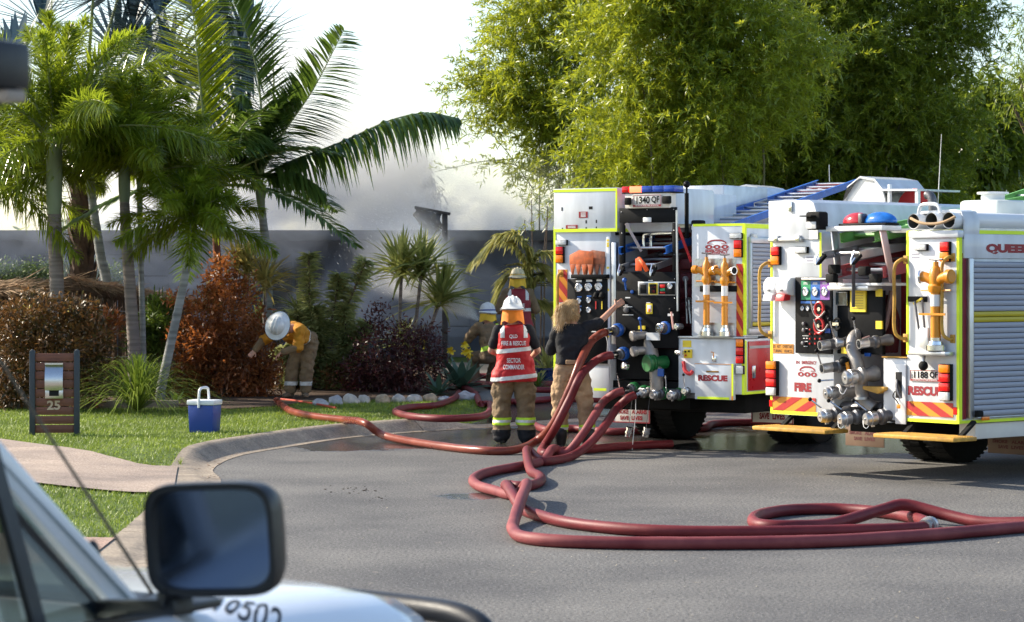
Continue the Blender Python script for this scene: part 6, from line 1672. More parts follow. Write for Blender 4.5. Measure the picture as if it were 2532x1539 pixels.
for z0, z1 in ((.79, .838), (1.125, 1.175)):
    link("vest_band", band(vm, "vest_band", [((0, 0, z0), (-.10, 0, 1)), ((0, 0, z1), (.10, 0, -1))]), M_SILV, cmdr)
for x0, x1 in ((-.165, -.115), (.115, .165)):
    link("shoulder_stripe", band(vm, "shoulder_stripe", [((x0, 0, 0), (1, 0, 0)), ((x1, 0, 0), (-1, 0, 0)), ((0, 0, 1.30), (0, 0, 1)), ((0, -.01, 0), (0, -1, 0))]), M_SILV, cmdr)
stick_text(cmdr, vm, "QLD", -.01, 1.315, .052, .10, bold=.02); stick_text(cmdr, vm, "FIRE & RESCUE", -.005, 1.235, .054, .30, bold=.02)
stick_text(cmdr, vm, "SECTOR", -.005, 1.025, .058, .17, bold=.02); stick_text(cmdr, vm, "COMMANDER", -.005, .945, .058, .26, bold=.02)
helmet(cmdr, (-.012, .01, 1.655), (0, .12, 1), (-.05, 1, 0), .165, M_HELW, M_FLAP, .185, True)
# --- firefighter in maroon vest further back
q = P(1280, 930, 41.0); q.z = Z(q.x, q.y) + .012
ff = empty("person", q, 0.1, "firefighter in dark maroon vest standing further back before the smoke", "person", "people at the fire"); ff.scale = (1.03,) * 3
J = dict(STAND); J.update(elbl=(-.32, .05, 1.12), elbr=(.31, .05, 1.12))
body(ff, J, (0, .01, 1.60), (0, .05, 1), (0, 1, 0), {'l': ((.5, .8, .1), (0, 0, -1), .7), 'r': ((-.5, .8, .1), (0, 0, -1), .7)})
mb = MB(); loft(mb, torso_secs(J, grown(BODY_ROWS, .02, .022, -.2, .35))); legs(mb, J, (.12, .105, .10), .07)
tm = melt(mb, "trousers", .012, 2, .02, 9, 5); link("trousers", tm, M_TURN, ff); lime_bands(ff, tm, [(.23, .32)], [(-.5, 0), (0, .5)]); boots(ff, J, {'l': (-.1, 1, 0), 'r': (.1, 1, 0)})
mb = MB(); loft(mb, torso_secs(J, grown(BODY_ROWS, .03, .03, -.1, .96))); arms(mb, J, (.082, .075, .06), .95); link("jacket", melt(mb, "jacket", .014, 3, .01, 8), M_TURN, ff)
mb = MB(); loft(mb, torso_secs(J, [(u, w + .012, d + .012, f) for u, w, d, f in rows[1:]]), 30); vm2 = melt(mb, "vest", .012, 2, .01, 6, 9); link("vest", vm2, M_VESTD, ff)
link("vest_band", band(vm2, "vest_band", [((0, 0, 1.10), (0, 0, 1)), ((0, 0, 1.15), (0, 0, -1))]), M_SILV, ff)
for x0, x1 in ((-.17, -.115), (.115, .17)):
    link("shoulder_stripe", band(vm2, "shoulder_stripe", [((x0, 0, 0), (1, 0, 0)), ((x1, 0, 0), (-1, 0, 0)), ((0, 0, 1.28), (0, 0, 1)), ((0, -.01, 0), (0, -1, 0))]), M_SILV, ff)
stick_text(ff, vm2, "FIRE", .03, 1.2, .05, .14)
helmet(ff, (0, .005, 1.66), (0, .05, 1), (0, 1, 0), .158, pm('helmet_cream', (.60, .52, .32), .4, var=.15, scale=10, dirt=.15), M_FLAPY, .17, True, bandm=M_HELY)
# --- kneeling firefighter on the nozzle
q = P(1216, 900, 39.4); q.z = Z(q.x, q.y) + .0
kn = empty("person", q, .55, "firefighter kneeling low behind the red vest, aiming the water jet", "person", "people at the fire")
J = dict(pel=(0, -.05, .52), neck=(0, .1, 1.02), hipl=(-.09, -.04, .48), hipr=(.09, -.04, .48), kneel=(-.14, .36, .46), kneer=(.14, .24, .09), ankl=(-.14, .30, .085), ankr=(.14, -.16, .11),
         shol=(-.19, .08, .96), shor=(.19, .08, .96), elbl=(-.27, .28, .78), elbr=(.27, .2, .72), wril=(-.08, .5, .84), wrir=(.10, .36, .80))
body(kn, J, (0, .14, 1.15), (0, .05, 1), (-.2, 1, .1), {'l': ((.1, 1, .3), (0, 0, -1), .9), 'r': ((-.1, 1, .3), (0, 0, -1), .9)})
mb = MB(); loft(mb, torso_secs(J, grown(BODY_ROWS, .02, .025, -.2, .35))); legs(mb, J, (.12, .10, .085)); link("trousers", melt(mb, "trousers", .014, 3, .01, 8, 2), M_TURND, kn); boots(kn, J, {'l': (-.1, 1, 0), 'r': (.1, -.3, -.9)})
mb = MB(); loft(mb, torso_secs(J, grown(BODY_ROWS, .035, .035, -.2, .96))); arms(mb, J, (.085, .075, .06), .95); jm = melt(mb, "jacket", .012, 2, .022, 9, 4); link("jacket", jm, M_TURN, kn)
link("reflective_band", band(jm, "reflective_band", [((0, 0, .55), (0, .25, 1)), ((0, 0, .63), (0, -.25, -1)), ((-.2, 0, 0), (1, 0, 0))]), M_LIME, kn)
link("reflective_band", band(jm, "reflective_band", [((.06, 0, 0), (1, 0, 0)), ((.12, 0, 0), (-1, 0, 0)), ((0, 0, .64), (0, 0, 1)), ((0, .02, 0), (0, -1, 0))]), M_LIME, kn)
helmet(kn, (0, .135, 1.20), (0, .03, 1), (-.2, 1, .1), .15, M_HELW, M_FLAPY, .15, True, bandm=pm("helmet_blue_band", (.03, .07, .25), .4))
nzp = kn.matrix_basis @ Vector((0, .46, .86))
nzt = P(1196, 806, 39.75)
NZ = MB(); dz = Vector((-.62, .25, .52)).normalized(); nz0 = P(1207, 812, 39.7)
nz = empty("hose_nozzle", nz0, 0, "dark hose nozzle held by the kneeling firefighter", "nozzle")
MB().tube([dz * -.25, Vector((0, 0, 0)), dz * .12], [.03, .032, .028], 12).build("barrel", M_BOOT, nz); MB().tube([dz * .121, dz * .2], [.036, .04], 14).build("tip", M_GUN, nz)
hose("brown hose feeding the kneeling firefighter's nozzle", [('p', nz0 - dz * .26), ('p', nz0 - dz * .5 + Vector((.05, -.05, -.15))), ('y', 1225, 905), ('y', 1260, 915), ('y', 1330, 922), ('y', 1400, 930)], .035, M_HOSE)
# --- woman in tan trousers working the pump panel
wx = (1413 - CX) / FOC * 27.4
wm = empty("person", (wx, 27.4, 0), -.06, "blond person in navy shirt and tan trousers reaching to the pump panel", "person", "people at the fire"); wm.scale = (.985,) * 3
tgt = (T.w(T.pt(1541, 744, -.07)) - Vector((wx, 27.4, 0))); tgt = Matrix.Rotation(.06, 3, 'Z') @ tgt / .985
J = dict(STAND); J.update(shol=(-.165, -.02, 1.37), shor=(.165, .02, 1.41), neck=(.005, -.01, 1.46), ankl=(-.13, -.02, .085), ankr=(.19, -.03, .085), kneel=(-.13, .03, .49), kneer=(.165, .03, .49), elbl=(-.25, .10, 1.13), wril=(-.10, .30, 1.18))
sh_ = Vector(J['shor']); ar = tgt - sh_; wr_ = sh_ + ar.normalized() * (ar.length - .13); J['wrir'] = tuple(wr_); J['elbr'] = tuple(lerp(sh_, wr_, .5) + Vector((.0, -.03, -.045)))
body(wm, J, (.01, .025, 1.60), (.02, .05, 1), (.55, .85, .0), {'l': ((.5, .8, .1), (0, 0, -1), .7), 'r': (tgt - wr_, (-.3, .8, -.4), .45)})
mb = MB(); loft(mb, torso_secs(J, [(-.16, .13, .10, 0), (-.08, .185, .135, -.012), (.06, .18, .13, -.012), (.22, .162, .115, -.004)])); legs(mb, J, (.118, .094, .086), .22)
for s_ in (-1, 1): mb.ball((s_ * .205, .0, .66), 1, 12, 8, (.04, .07, .09))
tm = melt(mb, "trousers", .011, 2, .018, 9, 11); link("trousers", tm, M_TAN, wm); lime_bands(wm, tm, [(.22, .305)], [(-.6, .03), (.03, .6)]); boots(wm, J, {'l': (-.25, 1, 0), 'r': (.9, .5, 0)})
for s_, a in (('l', J['ankl']), ('r', J['ankr'])):
    mb = MB(); capsule(mb, Vector(a) + Vector((0, -.01, .12)), Vector(a) + Vector((0, -.005, .02)), .088, .07); link("gaiter", melt(mb, "gaiter", .012, 2), M_BOOT, wm)
mb = MB(); loft(mb, torso_secs(J, [(.1, .182, .136, -.006), (.25, .172, .13, 0), (.4, .178, .132, 0), (.6, .188, .135, .005), (.8, .192, .125, 0), (.93, .125, .09, -.01), (1.0, .075, .075, 0)])); arms(mb, J, (.072, .062, .05), .42, 'r'); arms(mb, J, (.07, .062, .05), .45, 'l')
link("shirt", melt(mb, "shirt", .011, 2, .013, 9, 7), M_NAVY, wm)
bm_ = MB(); loft(bm_, torso_secs(J, [(.085, .187, .14, -.008), (.145, .184, .137, -.006)]), 26); link("belt", melt(bm_, "belt", .012, 1), M_BOOT, wm)
MB().box(-.06, .075, -.165, -.14, 1.0, 1.05).build("belt_patch", M_TAN, wm, 0.008)
mb = MB(); loft(mb, [((.0, -.0, 1.50), (.05, .0, 0), (0, .07, 0)), ((0, -.005, 1.56), (.08, 0, 0), (0, .10, 0)), ((0, .0, 1.64), (.085, 0, 0), (0, .106, 0)), ((.005, .005, 1.71), (.066, 0, 0), (0, .085, 0)), ((.005, .01, 1.74), (.02, 0, 0), (0, .03, 0))])
capsule(mb, (-.06, -.06, 1.66), (-.12, -.10, 1.62), .05, .052); capsule(mb, (-.12, -.10, 1.62), (-.13, -.11, 1.54), .05, .04); capsule(mb, (-.13, -.11, 1.52), (-.125, -.11, 1.45), .045, .02)
hm = melt(mb, "hair", .011, 2, .022, 16, 2); hr = link("hair", hm, M_HAIRD, wm)
N = 4200; hb = np.array([v.co[:] for v in hm.vertices]); hn = np.array([v.normal[:] for v in hm.vertices]); k = RNG.integers(0, len(hb), N)
side_ = (hb[k, 0] < .02)
dv = hn[k] * .45 + np.stack([np.where(side_, -.35, .1), np.full(N, -.15), np.full(N, -.8)], 1) + RNG.normal(0, .22, (N, 3))
V, F = strips(hb[k] + hn[k] * .002, dv, RNG.uniform(.03, .085, N) * np.where(side_, 1.0, .35), .0026, .35, 3)
link("hair_strands", bigmesh("hair_strands", V, F), M_HAIR, wm)["kind"] = "stuff"
# --- firefighter bending over the shrub
q = P(733, 987, 36.7); q.z = Z(q.x, q.y) + .02
bd = empty("person", q, 0, "firefighter in yellow jacket bending over the rust-coloured shrub, white brimmed helmet", "person", "people at the fire")
t_ = Vector((-.36, -.50, .27)); pel = Vector((.16, .04, .86)); nk = pel + t_.normalized() * .50; sv = Vector((.81, -.58, 0)) * .19
J = dict(pel=pel, neck=nk, hipl=(.06, .10, .84), hipr=(.21, .0, .84), kneel=(-.06, .0, .46), kneer=(.17, -.06, .46), ankl=(-.10, .06, .085), ankr=(.13, .0, .085),
         shol=nk - t_.normalized() * .06 - sv, shor=nk - t_.normalized() * .06 + sv)
J['elbl'] = (-.50, .02, .88); J['wril'] = (-.62, -.08, .72); J['elbr'] = (.06, -.40, .78); J['wrir'] = (-.18, -.42, .70)
hc = nk + Vector((-.12, -.17, .02)); hup = Vector((-.12, -.95, .24)); hf = Vector((-.3, -.3, -.9))
body(bd, J, hc, hup, hf, {'l': ((-.6, -.3, -.7), (0, -1, 0), .8), 'r': ((-.8, 0, -.6), (0, 0, -1), .8)})
mb = MB(); loft(mb, torso_secs(J, grown(BODY_ROWS, .02, .025, -.2, .3))); legs(mb, J, (.125, .1, .09), .14); capsule(mb, (.10, .06, .84), (.2, .0, .84), .13, .13)
tm = melt(mb, "trousers", .012, 2, .022, 9, 13); link("trousers", tm, M_TURN, bd); lime_bands(bd, tm, [(.19, .25)], [(-.6, .02), (.02, .6)], M_SILV, tri=False); boots(bd, J, {'l': (-.5, -1, 0), 'r': (.2, -1, 0)}, M_TURND)
mb = MB(); loft(mb, torso_secs(J, grown(BODY_ROWS, .04, .04, .18, .98))); arms(mb, J, (.09, .075, .062), .5); jm = melt(mb, "jacket", .012, 2, .024, 9, 17); link("jacket", jm, M_JKY, bd)
mb = MB(); 
for s_ in 'lr':
    capsule(mb, J['elb' + s_], lerp(J['elb' + s_], J['wri' + s_], .9), .07, .055)
    link("sleeve", melt(mb, "sleeve", .013, 3, .01, 9), M_TURN, bd); mb = MB()
tt = t_.normalized()
link("jacket_band", band(jm, "jacket_band", [(pel + tt * .13, tt), (pel + tt * .18, -tt)]), M_SILV, bd)
helmet(bd, hc + hup.normalized() * .055, hup, hf, .195, M_HELW, None, .1, True)
# ------------------------------------------------------------------ white four-wheel drive close to the camera
mirw = P(540, 1330, 6.0)
a30 = math.radians(30)
C = Rig(mirw.x - math.cos(a30) * 1.10, mirw.y + math.sin(a30) * 1.10, 30)
C.root = empty("four_wheel_drive", C.o, C.rz, "white four wheel drive close to the camera with black door mirror and bull bar", "car")
M_CARW = pm("car_white", (0.78, 0.80, 0.83), 0.22, var=0.03, scale=2, coat=0.8)
M_PLAS = pm("black_plastic", (0.014, 0.015, 0.017), 0.38, var=0.2, scale=20, bump=0.08, bscale=200)
def glassmat(name, tint, tr):
    m, nt, b, out = base_mat(name)
    b.inputs["Base Color"].default_value = (*tint, 1); b.inputs["Roughness"].default_value = 0.03; b.inputs["Specular IOR Level"].default_value = 0.9
    t = nd(nt, "ShaderNodeBsdfTransparent"); t.inputs[0].default_value = (.75, .85, .82, 1); mx = nd(nt, "ShaderNodeMixShader"); mx.inputs[0].default_value = tr
    no = nd(nt, "ShaderNodeTexNoise"); no.inputs["Scale"].default_value = 3; mr = nd(nt, "ShaderNodeMapRange"); mr.inputs[3].default_value = .02; mr.inputs[4].default_value = .06
    nt.links.new(no.outputs[0], mr.inputs[0]); nt.links.new(mr.outputs[0], b.inputs["Roughness"])
    nt.links.new(b.outputs[0], mx.inputs[1]); nt.links.new(t.outputs[0], mx.inputs[2]); nt.links.new(mx.outputs[0], out.inputs[0])
    return m
M_CGLASS = glassmat("car_glass", (0.02, 0.03, 0.035), 0.35)
M_MIR = pm("mirror_glass", (0.13, 0.16, 0.22), 0.03, 1.0, 0.05)
def bodyloft(secs, name, mat, bevel=0):
    mb = MB(); n = len(secs[0][1]); vs_ = [(x, y, z) for y, prof in secs for x, z in prof]; m = len(secs)
    fs_ = [(i * n + k, i * n + (k + 1) % n, (i + 1) * n + (k + 1) % n, (i + 1) * n + k) for i in range(m - 1) for k in range(n)]
    fs_ += [tuple(range(n - 1, -1, -1)), tuple(range((m - 1) * n, m * n))]
    return mb.add(vs_, fs_).build(name, mat, C.root, bevel, ang=40)
def sec(w, zs, zc, zl=.45):
    r_ = [(w, zl), (w + .015, zs - .22), (w - .01, zs - .07), (w - .05, zs - .025), (w - .14, zs + (zc - zs) * .45), (w - .35, zs + (zc - zs) * .85), (0, zc)]
    return r_ + [(-x, z) for x, z in r_[:-1]][::-1]
bodyloft([(.30, sec(.88, .985, 1.035)), (.6, sec(.88, .97, 1.035)), (1.0, sec(.88, .95, 1.02)), (1.25, sec(.87, .94, 1.0)), (1.42, sec(.85, .91, .96)), (1.50, sec(.80, .82, .86))], "front_body", M_CARW)
bodyloft([(-2.9, sec(.84, 1.0, 1.02)), (-1.0, sec(.88, 1.02, 1.03)), (.29, sec(.87, 1.01, 1.03))], "cabin_body", M_CARW)
MB().box(.30 - 1.1, .30 + .5, .285, .42, 1.03, 1.055).build("cowl", M_PLAS, C.root, 0.008)
zr = 1.80
MB().box(-.52, .52, -2.8, -.55, zr - .03, zr + .035).build("roof", M_CARW, C.root, 0.03)
for s_ in (-1, 1):
    pil = MB().bar((s_ * .60, .28, 1.02), (s_ * .47, -.52, zr - .005), .045, .07).build("windscreen_pillar", M_CARW, C.root, 0.012)
    MB().bar((s_ * .65, .10, 1.025), (s_ * .51, -.62, zr - .03), .02, .03).build("pillar_trim", M_PLAS, pil)
    MB().bar((s_ * .70, -1.15, 1.02), (s_ * .51, -1.1, zr - .01), .06, .10).build("door_pillar", M_CARW, C.root, 0.01)
    MB().bar((s_ * .70, -2.75, 1.02), (s_ * .51, -2.6, zr - .01), .06, .16).build("rear_pillar", M_CARW, C.root, 0.01)
    g = MB().add([(s_ * .66, .13, 1.03), (s_ * .66, -1.1, 1.03), (s_ * .515, -1.07, zr - .03), (s_ * .51, -.55, zr - .03)], [(0, 1, 2, 3)]).build("side_window", M_CGLASS, C.root)
    MB().add([(s_ * .70, -1.2, 1.03), (s_ * .70, -2.7, 1.03), (s_ * .525, -2.55, zr - .03), (s_ * .525, -1.13, zr - .03)], [(0, 1, 2, 3)]).build("side_window", M_CGLASS, C.root)
    MB().bar((s_ * .72, .28, 1.022), (s_ * .72, -1.12, 1.034), .02, .03).build("window_seal", M_PLAS, C.root)
    MB().bar((s_ * .70, -.20, 1.03), (s_ * .56, -.28, 1.62), .02, .045).build("quarter_bar", M_PLAS, C.root)
    for y in (-2.0, .75): wheel(C, s_ * .78, y, .39, .26)
MB().add([(-.64, .26, 1.04), (.64, .26, 1.04), (.49, -.53, zr - .02), (-.49, -.53, zr - .02)], [(0, 1, 2, 3)]).build("windscreen", M_CGLASS, C.root)
for s_ in (-1, 1):
    st = MB().box(s_ * .38 - .25, s_ * .38 + .25, -1.15, -.62, .6, .78).build("seat", pm("seat_cloth", (.08, .08, .085), .9), C.root, 0.05)
    MB().box(s_ * .38 - .24, s_ * .38 + .24, -1.25, -1.05, .80, 1.42).build("seat_back", MATS["seat_cloth"], st, 0.05)
MB().box(-.75, .75, .02, .27, .80, 1.02).build("dashboard", M_PLAS, C.root, 0.04)
MB().tube([(.38 + .18 * math.cos(t), -.28 + .06 * math.sin(t), .98 + .17 * math.sin(t)) for t in np.linspace(0, 2 * math.pi, 25)], .014, 8, False).build("steering_wheel", M_PLAS, C.root)
bb = MB().tube(smoothpath([(-.98, 1.5, .42), (-.96, 1.52, .75), (-.88, 1.55, .865), (-.6, 1.6, .885), (0, 1.62, .89), (.6, 1.6, .885), (.90, 1.55, .865), (.98, 1.52, .76), (1.0, 1.5, .42)], 6), .038, 14).build("bull_bar", M_PLAS, C.root)
MB().box(-.9, .9, 1.42, 1.54, .42, .62).build("bumper", M_PLAS, C.root, 0.04)
for s_ in (-.35, .35): MB().bar((s_, 1.5, .6), (s_, 1.6, .87), .05, .05).build("bar_upright", M_PLAS, bb)
# door mirror: housing with a raised rim round the glass
mc = Vector((1.10, 0, mirw.z)); HW, HH = .178, .140
def rr(w, h, e=5.0, n=40): return [(w * abs(math.cos(t)) ** (2 / e) * (1 if math.cos(t) >= 0 else -1), h * abs(math.sin(t)) ** (2 / e) * (1 if math.sin(t) >= 0 else -1)) for t in np.linspace(0, 2 * math.pi, n, endpoint=False)]
mr_ = empty("door_mirror"); mr_.parent = C.root; mr_.location = mc; mr_.rotation_euler = (math.radians(2), math.radians(-3), math.radians(9))
mb = MB(); n = 40; rings = [(-.045, .985, .985), (-.052, 1.0, 1.0), (-.03, 1.02, 1.02), (.0, 1.0, 1.0), (.05, .9, .9), (.085, .68, .7), (.10, .4, .4)]
vs_ = []
for y, a, b in [(-.030, .86, .86), (-.045, .90, .885)] + rings:
    vs_ += [(x, y, z) for x, z in rr(HW * a, HH * b)]
m = len(rings) + 2
mb.add(vs_, [(i * n + k, i * n + (k + 1) % n, (i + 1) * n + (k + 1) % n, (i + 1) * n + k) for i in range(m - 1) for k in range(n)] + [tuple(range((m - 1) * n, m * n))])
mb.build("mirror_housing", M_PLAS, mr_, ang=50)
MB().prism(rr(HW * .87, HH * .87), .004, Matrix.Translation((0, -.031, 0))).build("mirror_glass", M_MIR, mr_, ang=20)
def cl(p):
    v = Vector(p) - C.o; return Vector((v.dot(C.r), v.dot(C.h), v.z))
arm = MB().bar(cl(P(232, 1505, 6.35)), cl(P(455, 1500, 6.02)), .06, .045).build("mirror_arm", M_PLAS, C.root, 0.006)
MB().bar(cl(P(415, 1490, 6.05)), cl(P(425, 1440, 6.03)), .05, .05).build("arm_pivot", M_PLAS, arm, 0.008)
MB().cyl(cl(P(395, 1522, 6.1)), cl(P(397, 1512, 6.1)), .012, n=10).build("arm_bolt", M_CHROME, arm)
MB().ball(cl(P(228, 1382, 6.4)), 1, 12, 8, (.018, .03, .05)).build("snorkel_cap", M_PLAS, C.root)
MB().cyl(cl(P(378, 1470, 6.62)), cl(P(-60, 800, 5.95)), .0055, .0035, 8).build("whip_aerial", pm("aerial_brown", (.10, .085, .06), .6), C.root)
sp = cl(P(8, 168, 5.3)); sl = MB().box(sp.x - .07, sp.x + .035, sp.y - .06, sp.y + .06, sp.z - .05, sp.z + .06).build("roof_spotlight", M_PLAS, C.root, 0.02)
MB().box(sp.x - .06, sp.x + .03, sp.y - .066, sp.y - .061, sp.z - .035, sp.z + .045).build("spot_lens", pm("spot_lens", (.05, .10, .16), .1), sl); MB().box(sp.x - .07, sp.x + .04, sp.y - .03, sp.y + .03, sp.z - .075, sp.z - .051).build("spot_base", pm("spot_base", (.30, .24, .19), .5), sl, 0.004)
MB().tube([sp + Vector((-.02, 0, -.07)), sp + Vector((-.25, -.1, -.3)), Vector((.5, -.8, zr))], .018, 8).build("spot_mast", M_PLAS, sl)
# fleet number on the bonnet
me = text_mesh("10502", .085, .30, .012); pc = cl(P(560, 1518, 6.75)); pc.z = 0
co = [(v.co.x, v.co.z) for v in me.vertices]
def hoodz(x, y):
    yk = [.3, .6, 1.0, 1.25, 1.42]; zc = np.interp(y, yk, [1.035, 1.035, 1.02, 1.0, .96]); zs = np.interp(y, yk, [.985, .97, .95, .94, .91]); w = .875
    return float(np.interp(x, [0, w - .35, w - .14, w - .05, w - .01], [zc, zs + (zc - zs) * .85, zs + (zc - zs) * .45, zs - .025, zs - .07]))
best = None
for x_ in np.arange(.3, .86, .02):
    for y_ in np.arange(.35, 1.2, .03):
        q = C.w((x_, y_, hoodz(x_, y_))); ex = CX + q.x / q.y * FOC - 615; ey = HZ - (q.z - CAM_H) / q.y * FOC - 1512
        if best is None or ex * ex + ey * ey < best[0]: best = (ex * ex + ey * ey, q)
q0 = best[1]
for v, (u, w) in zip(me.vertices, co):
    l_ = cl((q0.x + u * .6, q0.y + w * 2.4, 0)); v.co = Vector((l_.x, l_.y, hoodz(l_.x, l_.y) + .004))
me.materials.append(M_BOOT); me.update(); link("fleet_number", me, None, C.root)

# ------------------------------------------------------------------ small things in the yard
# letterbox screen
b0 = GY(80, 1078); b1 = GY(190, 1076)
lb = empty("letterbox", (b0 + b1) / 2, 0, "brown slatted letterbox screen with steel mail flap and number 25", "letterbox")
lw = (b1 - b0).length; ax = math.atan2(b1.y - b0.y, b1.x - b0.x); lb.rotation_euler = (0, 0, ax * .3)
LH = 210 / FOC * b0.y
M_SLAT = pm("merbau_slat", (0.16, 0.055, 0.030), 0.5, var=0.28, scale=3, stretch=(1, 8, 14), bump=0.12, bscale=30)
M_POSTD = pm("post_slate", (0.035, 0.045, 0.055), 0.55)
for s_ in (-1, 1):
    p = MB().box(s_ * lw / 2 - .032, s_ * lw / 2 + .032, -.035, .035, 0, LH).build("post", M_POSTD, lb, 0.004); MB().ball((s_ * lw / 2, 0, LH + .005), .022, 8, 5, (1, 1, .5)).build("post_cap", M_POSTD, p)
ns = 9; sh0 = .02; pitch = (LH - .05) / ns
sm_ = MB().box(-lw / 2 + .034, lw / 2 - .034, -.012, .012, 0, pitch - .012).mesh("slat", .003); sm_.materials.append(M_SLAT)
for i in range(ns): link("slat", sm_, None, lb, (random.uniform(-.002, .002), random.uniform(-.004, .004), .03 + i * pitch + random.uniform(-.002, .002)))
sc_ = b0.y / FOC
bz1, bz0 = LH - 30 * sc_, LH - 118 * sc_; bw = 44 * sc_
pr = []
for t in np.linspace(0, 1, 9): pr.append((-.02 - .10 * math.sin(t * 1.9 + .25), bz1 - (bz1 - bz0 - .1) * t))
mb = MB(); n = len(pr); vs_ = [(-bw / 2, y, z) for y, z in pr] + [(bw / 2, y, z) for y, z in pr]
vs_ += [(-bw / 2, y + .006, z - .003) for y, z in pr] + [(bw / 2, y + .006, z - .003) for y, z in pr]
mb.add(vs_, [(i, i + 1, n + i + 1, n + i) for i in range(n - 1)] + [(2 * n + i, 3 * n + i, 3 * n + i + 1, 2 * n + i + 1) for i in range(n - 1)]).box(-bw / 2, bw / 2, -.10, -.013, bz1 - .02, bz1)
fl = mb.build("mail_flap", pm("brushed_steel", (.55, .56, .58), .28, 1, .1, 30, stretch=(40, 1, 1)), lb, ang=60)
MB().box(-bw / 2, bw / 2, -.075, -.013, bz0, bz0 + .125).build("mail_box", MATS["brushed_steel"], lb, 0.004)
MB().box(-bw * .27, bw * .27, -.079, -.0755, bz0 + .03, bz0 + .11).build("mail_slot", M_DARK, lb)
me = text_mesh("25", .11, .155, .03); me.materials.append(pm("number_tan", (.50, .38, .27), .6)); link("house_number", me, None, lb, (-.01, -.018, LH - 135 * sc_))
# cooler box
b = GY(506, 1070); co_ = empty("cool_box", b, -.3, "blue cooler box with white lid and raised white handle on the grass", "cooler")
M_CB = pm("cooler_blue", (0.012, 0.05, 0.28), 0.35, var=0.08); M_CW = pm("cooler_white", (0.74, 0.76, 0.78), 0.4, var=0.04)
mb = MB(); mb.add([(-.152, -.115, 0), (.152, -.115, 0), (.152, .115, 0), (-.152, .115, 0), (-.165, -.125, .33), (.165, -.125, .33), (.165, .125, .33), (-.165, .125, .33)], [(0, 3, 2, 1), (4, 5, 6, 7), (0, 1, 5, 4), (1, 2, 6, 5), (2, 3, 7, 6), (3, 0, 4, 7)])
mb.build("tub", M_CB, co_, 0.015); MB().box(-.175, .175, -.132, .132, .331, .39).build("lid", M_CW, co_, 0.012)
MB().tube(smoothpath([(-.01, -.145, .30), (-.01, -.145, .38), (-.01, -.13, .49), (-.005, -.08, .53), (-.005, .08, .53), (-.01, .13, .49), (-.01, .145, .38), (-.01, .145, .30)], 4), .016, 8).build("handle", M_CW, co_)
# rock edging
M_ROCK = [pm("rock_pale", (.46, .43, .38), .9, var=.25, scale=14, bump=.6, bscale=22), pm("rock_tan", (.40, .31, .21), .9, var=.25, scale=14, bump=.6, bscale=22), pm("rock_grey", (.36, .36, .37), .9, var=.25, scale=14, bump=.6, bscale=22)]
rocks = [(793, 1004, 44, 22, 2, "low grey rock nearest the bending firefighter"), (831, 1000, 38, 28, 2, "small pale rock second along the bed edge"), (868, 998, 40, 30, 0, "slanted whitish rock third along the bed edge"), (900, 997, 34, 26, 0, "whitish rock fourth along the bed edge, beside a tan one"), (947, 997, 36, 28, 1, "tan squarish rock in the middle of the bed edge"), (985, 995, 34, 24, 0, "pale rock left half of the touching pair"), (1024, 994, 46, 22, 0, "long flat white rock in the edging"), (1063, 993, 36, 26, 1, "brown rounded rock right of the long white one"), (1098, 993, 34, 16, 2, "low grey-blue rock near the agave"), (1152, 990, 52, 28, 2, "large grey rock at the driveway corner")]
for i, (px_, py_, w_, h_, mi, lab) in enumerate(rocks):
    p = GY(px_, py_); k = p.y / FOC
    bm = bmesh.new(); bmesh.ops.create_icosphere(bm, subdivisions=3, radius=1)
    for v in bm.verts:
        d = 1 + .28 * mnoise.noise(v.co * 1.1 + Vector((i * 3.1, 0, 0))) + .13 * mnoise.noise(v.co * 2.7 + Vector((0, i * 2.3, 0)))
        v.co *= d; v.co.z = max(v.co.z, -.35)
        v.co = Vector((v.co.x * w_ * .5 * k, v.co.y * w_ * .38 * k, (v.co.z + .3) * h_ * .62 * k))
    me = bpy.data.meshes.new("edging_rock"); bm.to_mesh(me); bm.free()
    o = link("edging_rock", fin(me, ang=28), M_ROCK[mi], None, p, random.uniform(-.3, .3)); tag(o, lab, "rock", "rocks edging the garden bed")
# timber sleeper edging
M_TIMB = pm("grey_timber", (0.25, 0.20, 0.155), 0.9, var=0.3, scale=4, stretch=(1, 10, 10), bump=0.4, bscale=25)
for (a, b_, lab) in (((-120, 1012), (170, 1012), "weathered timber sleeper behind the letterbox"), ((188, 1012), (442, 1010), "weathered timber sleeper edging with a cut end by the cooler")):
    p, q = GY(*a), GY(*b_); d = q - p
    o = MB().box(0, d.length, -.06, .06, -.03, .115).build("timber_sleeper", M_TIMB, None, 0.012); o.location = p; o.rotation_euler = (0, 0, math.atan2(d.y, d.x)); tag(o, lab, "sleeper", "timber edging")
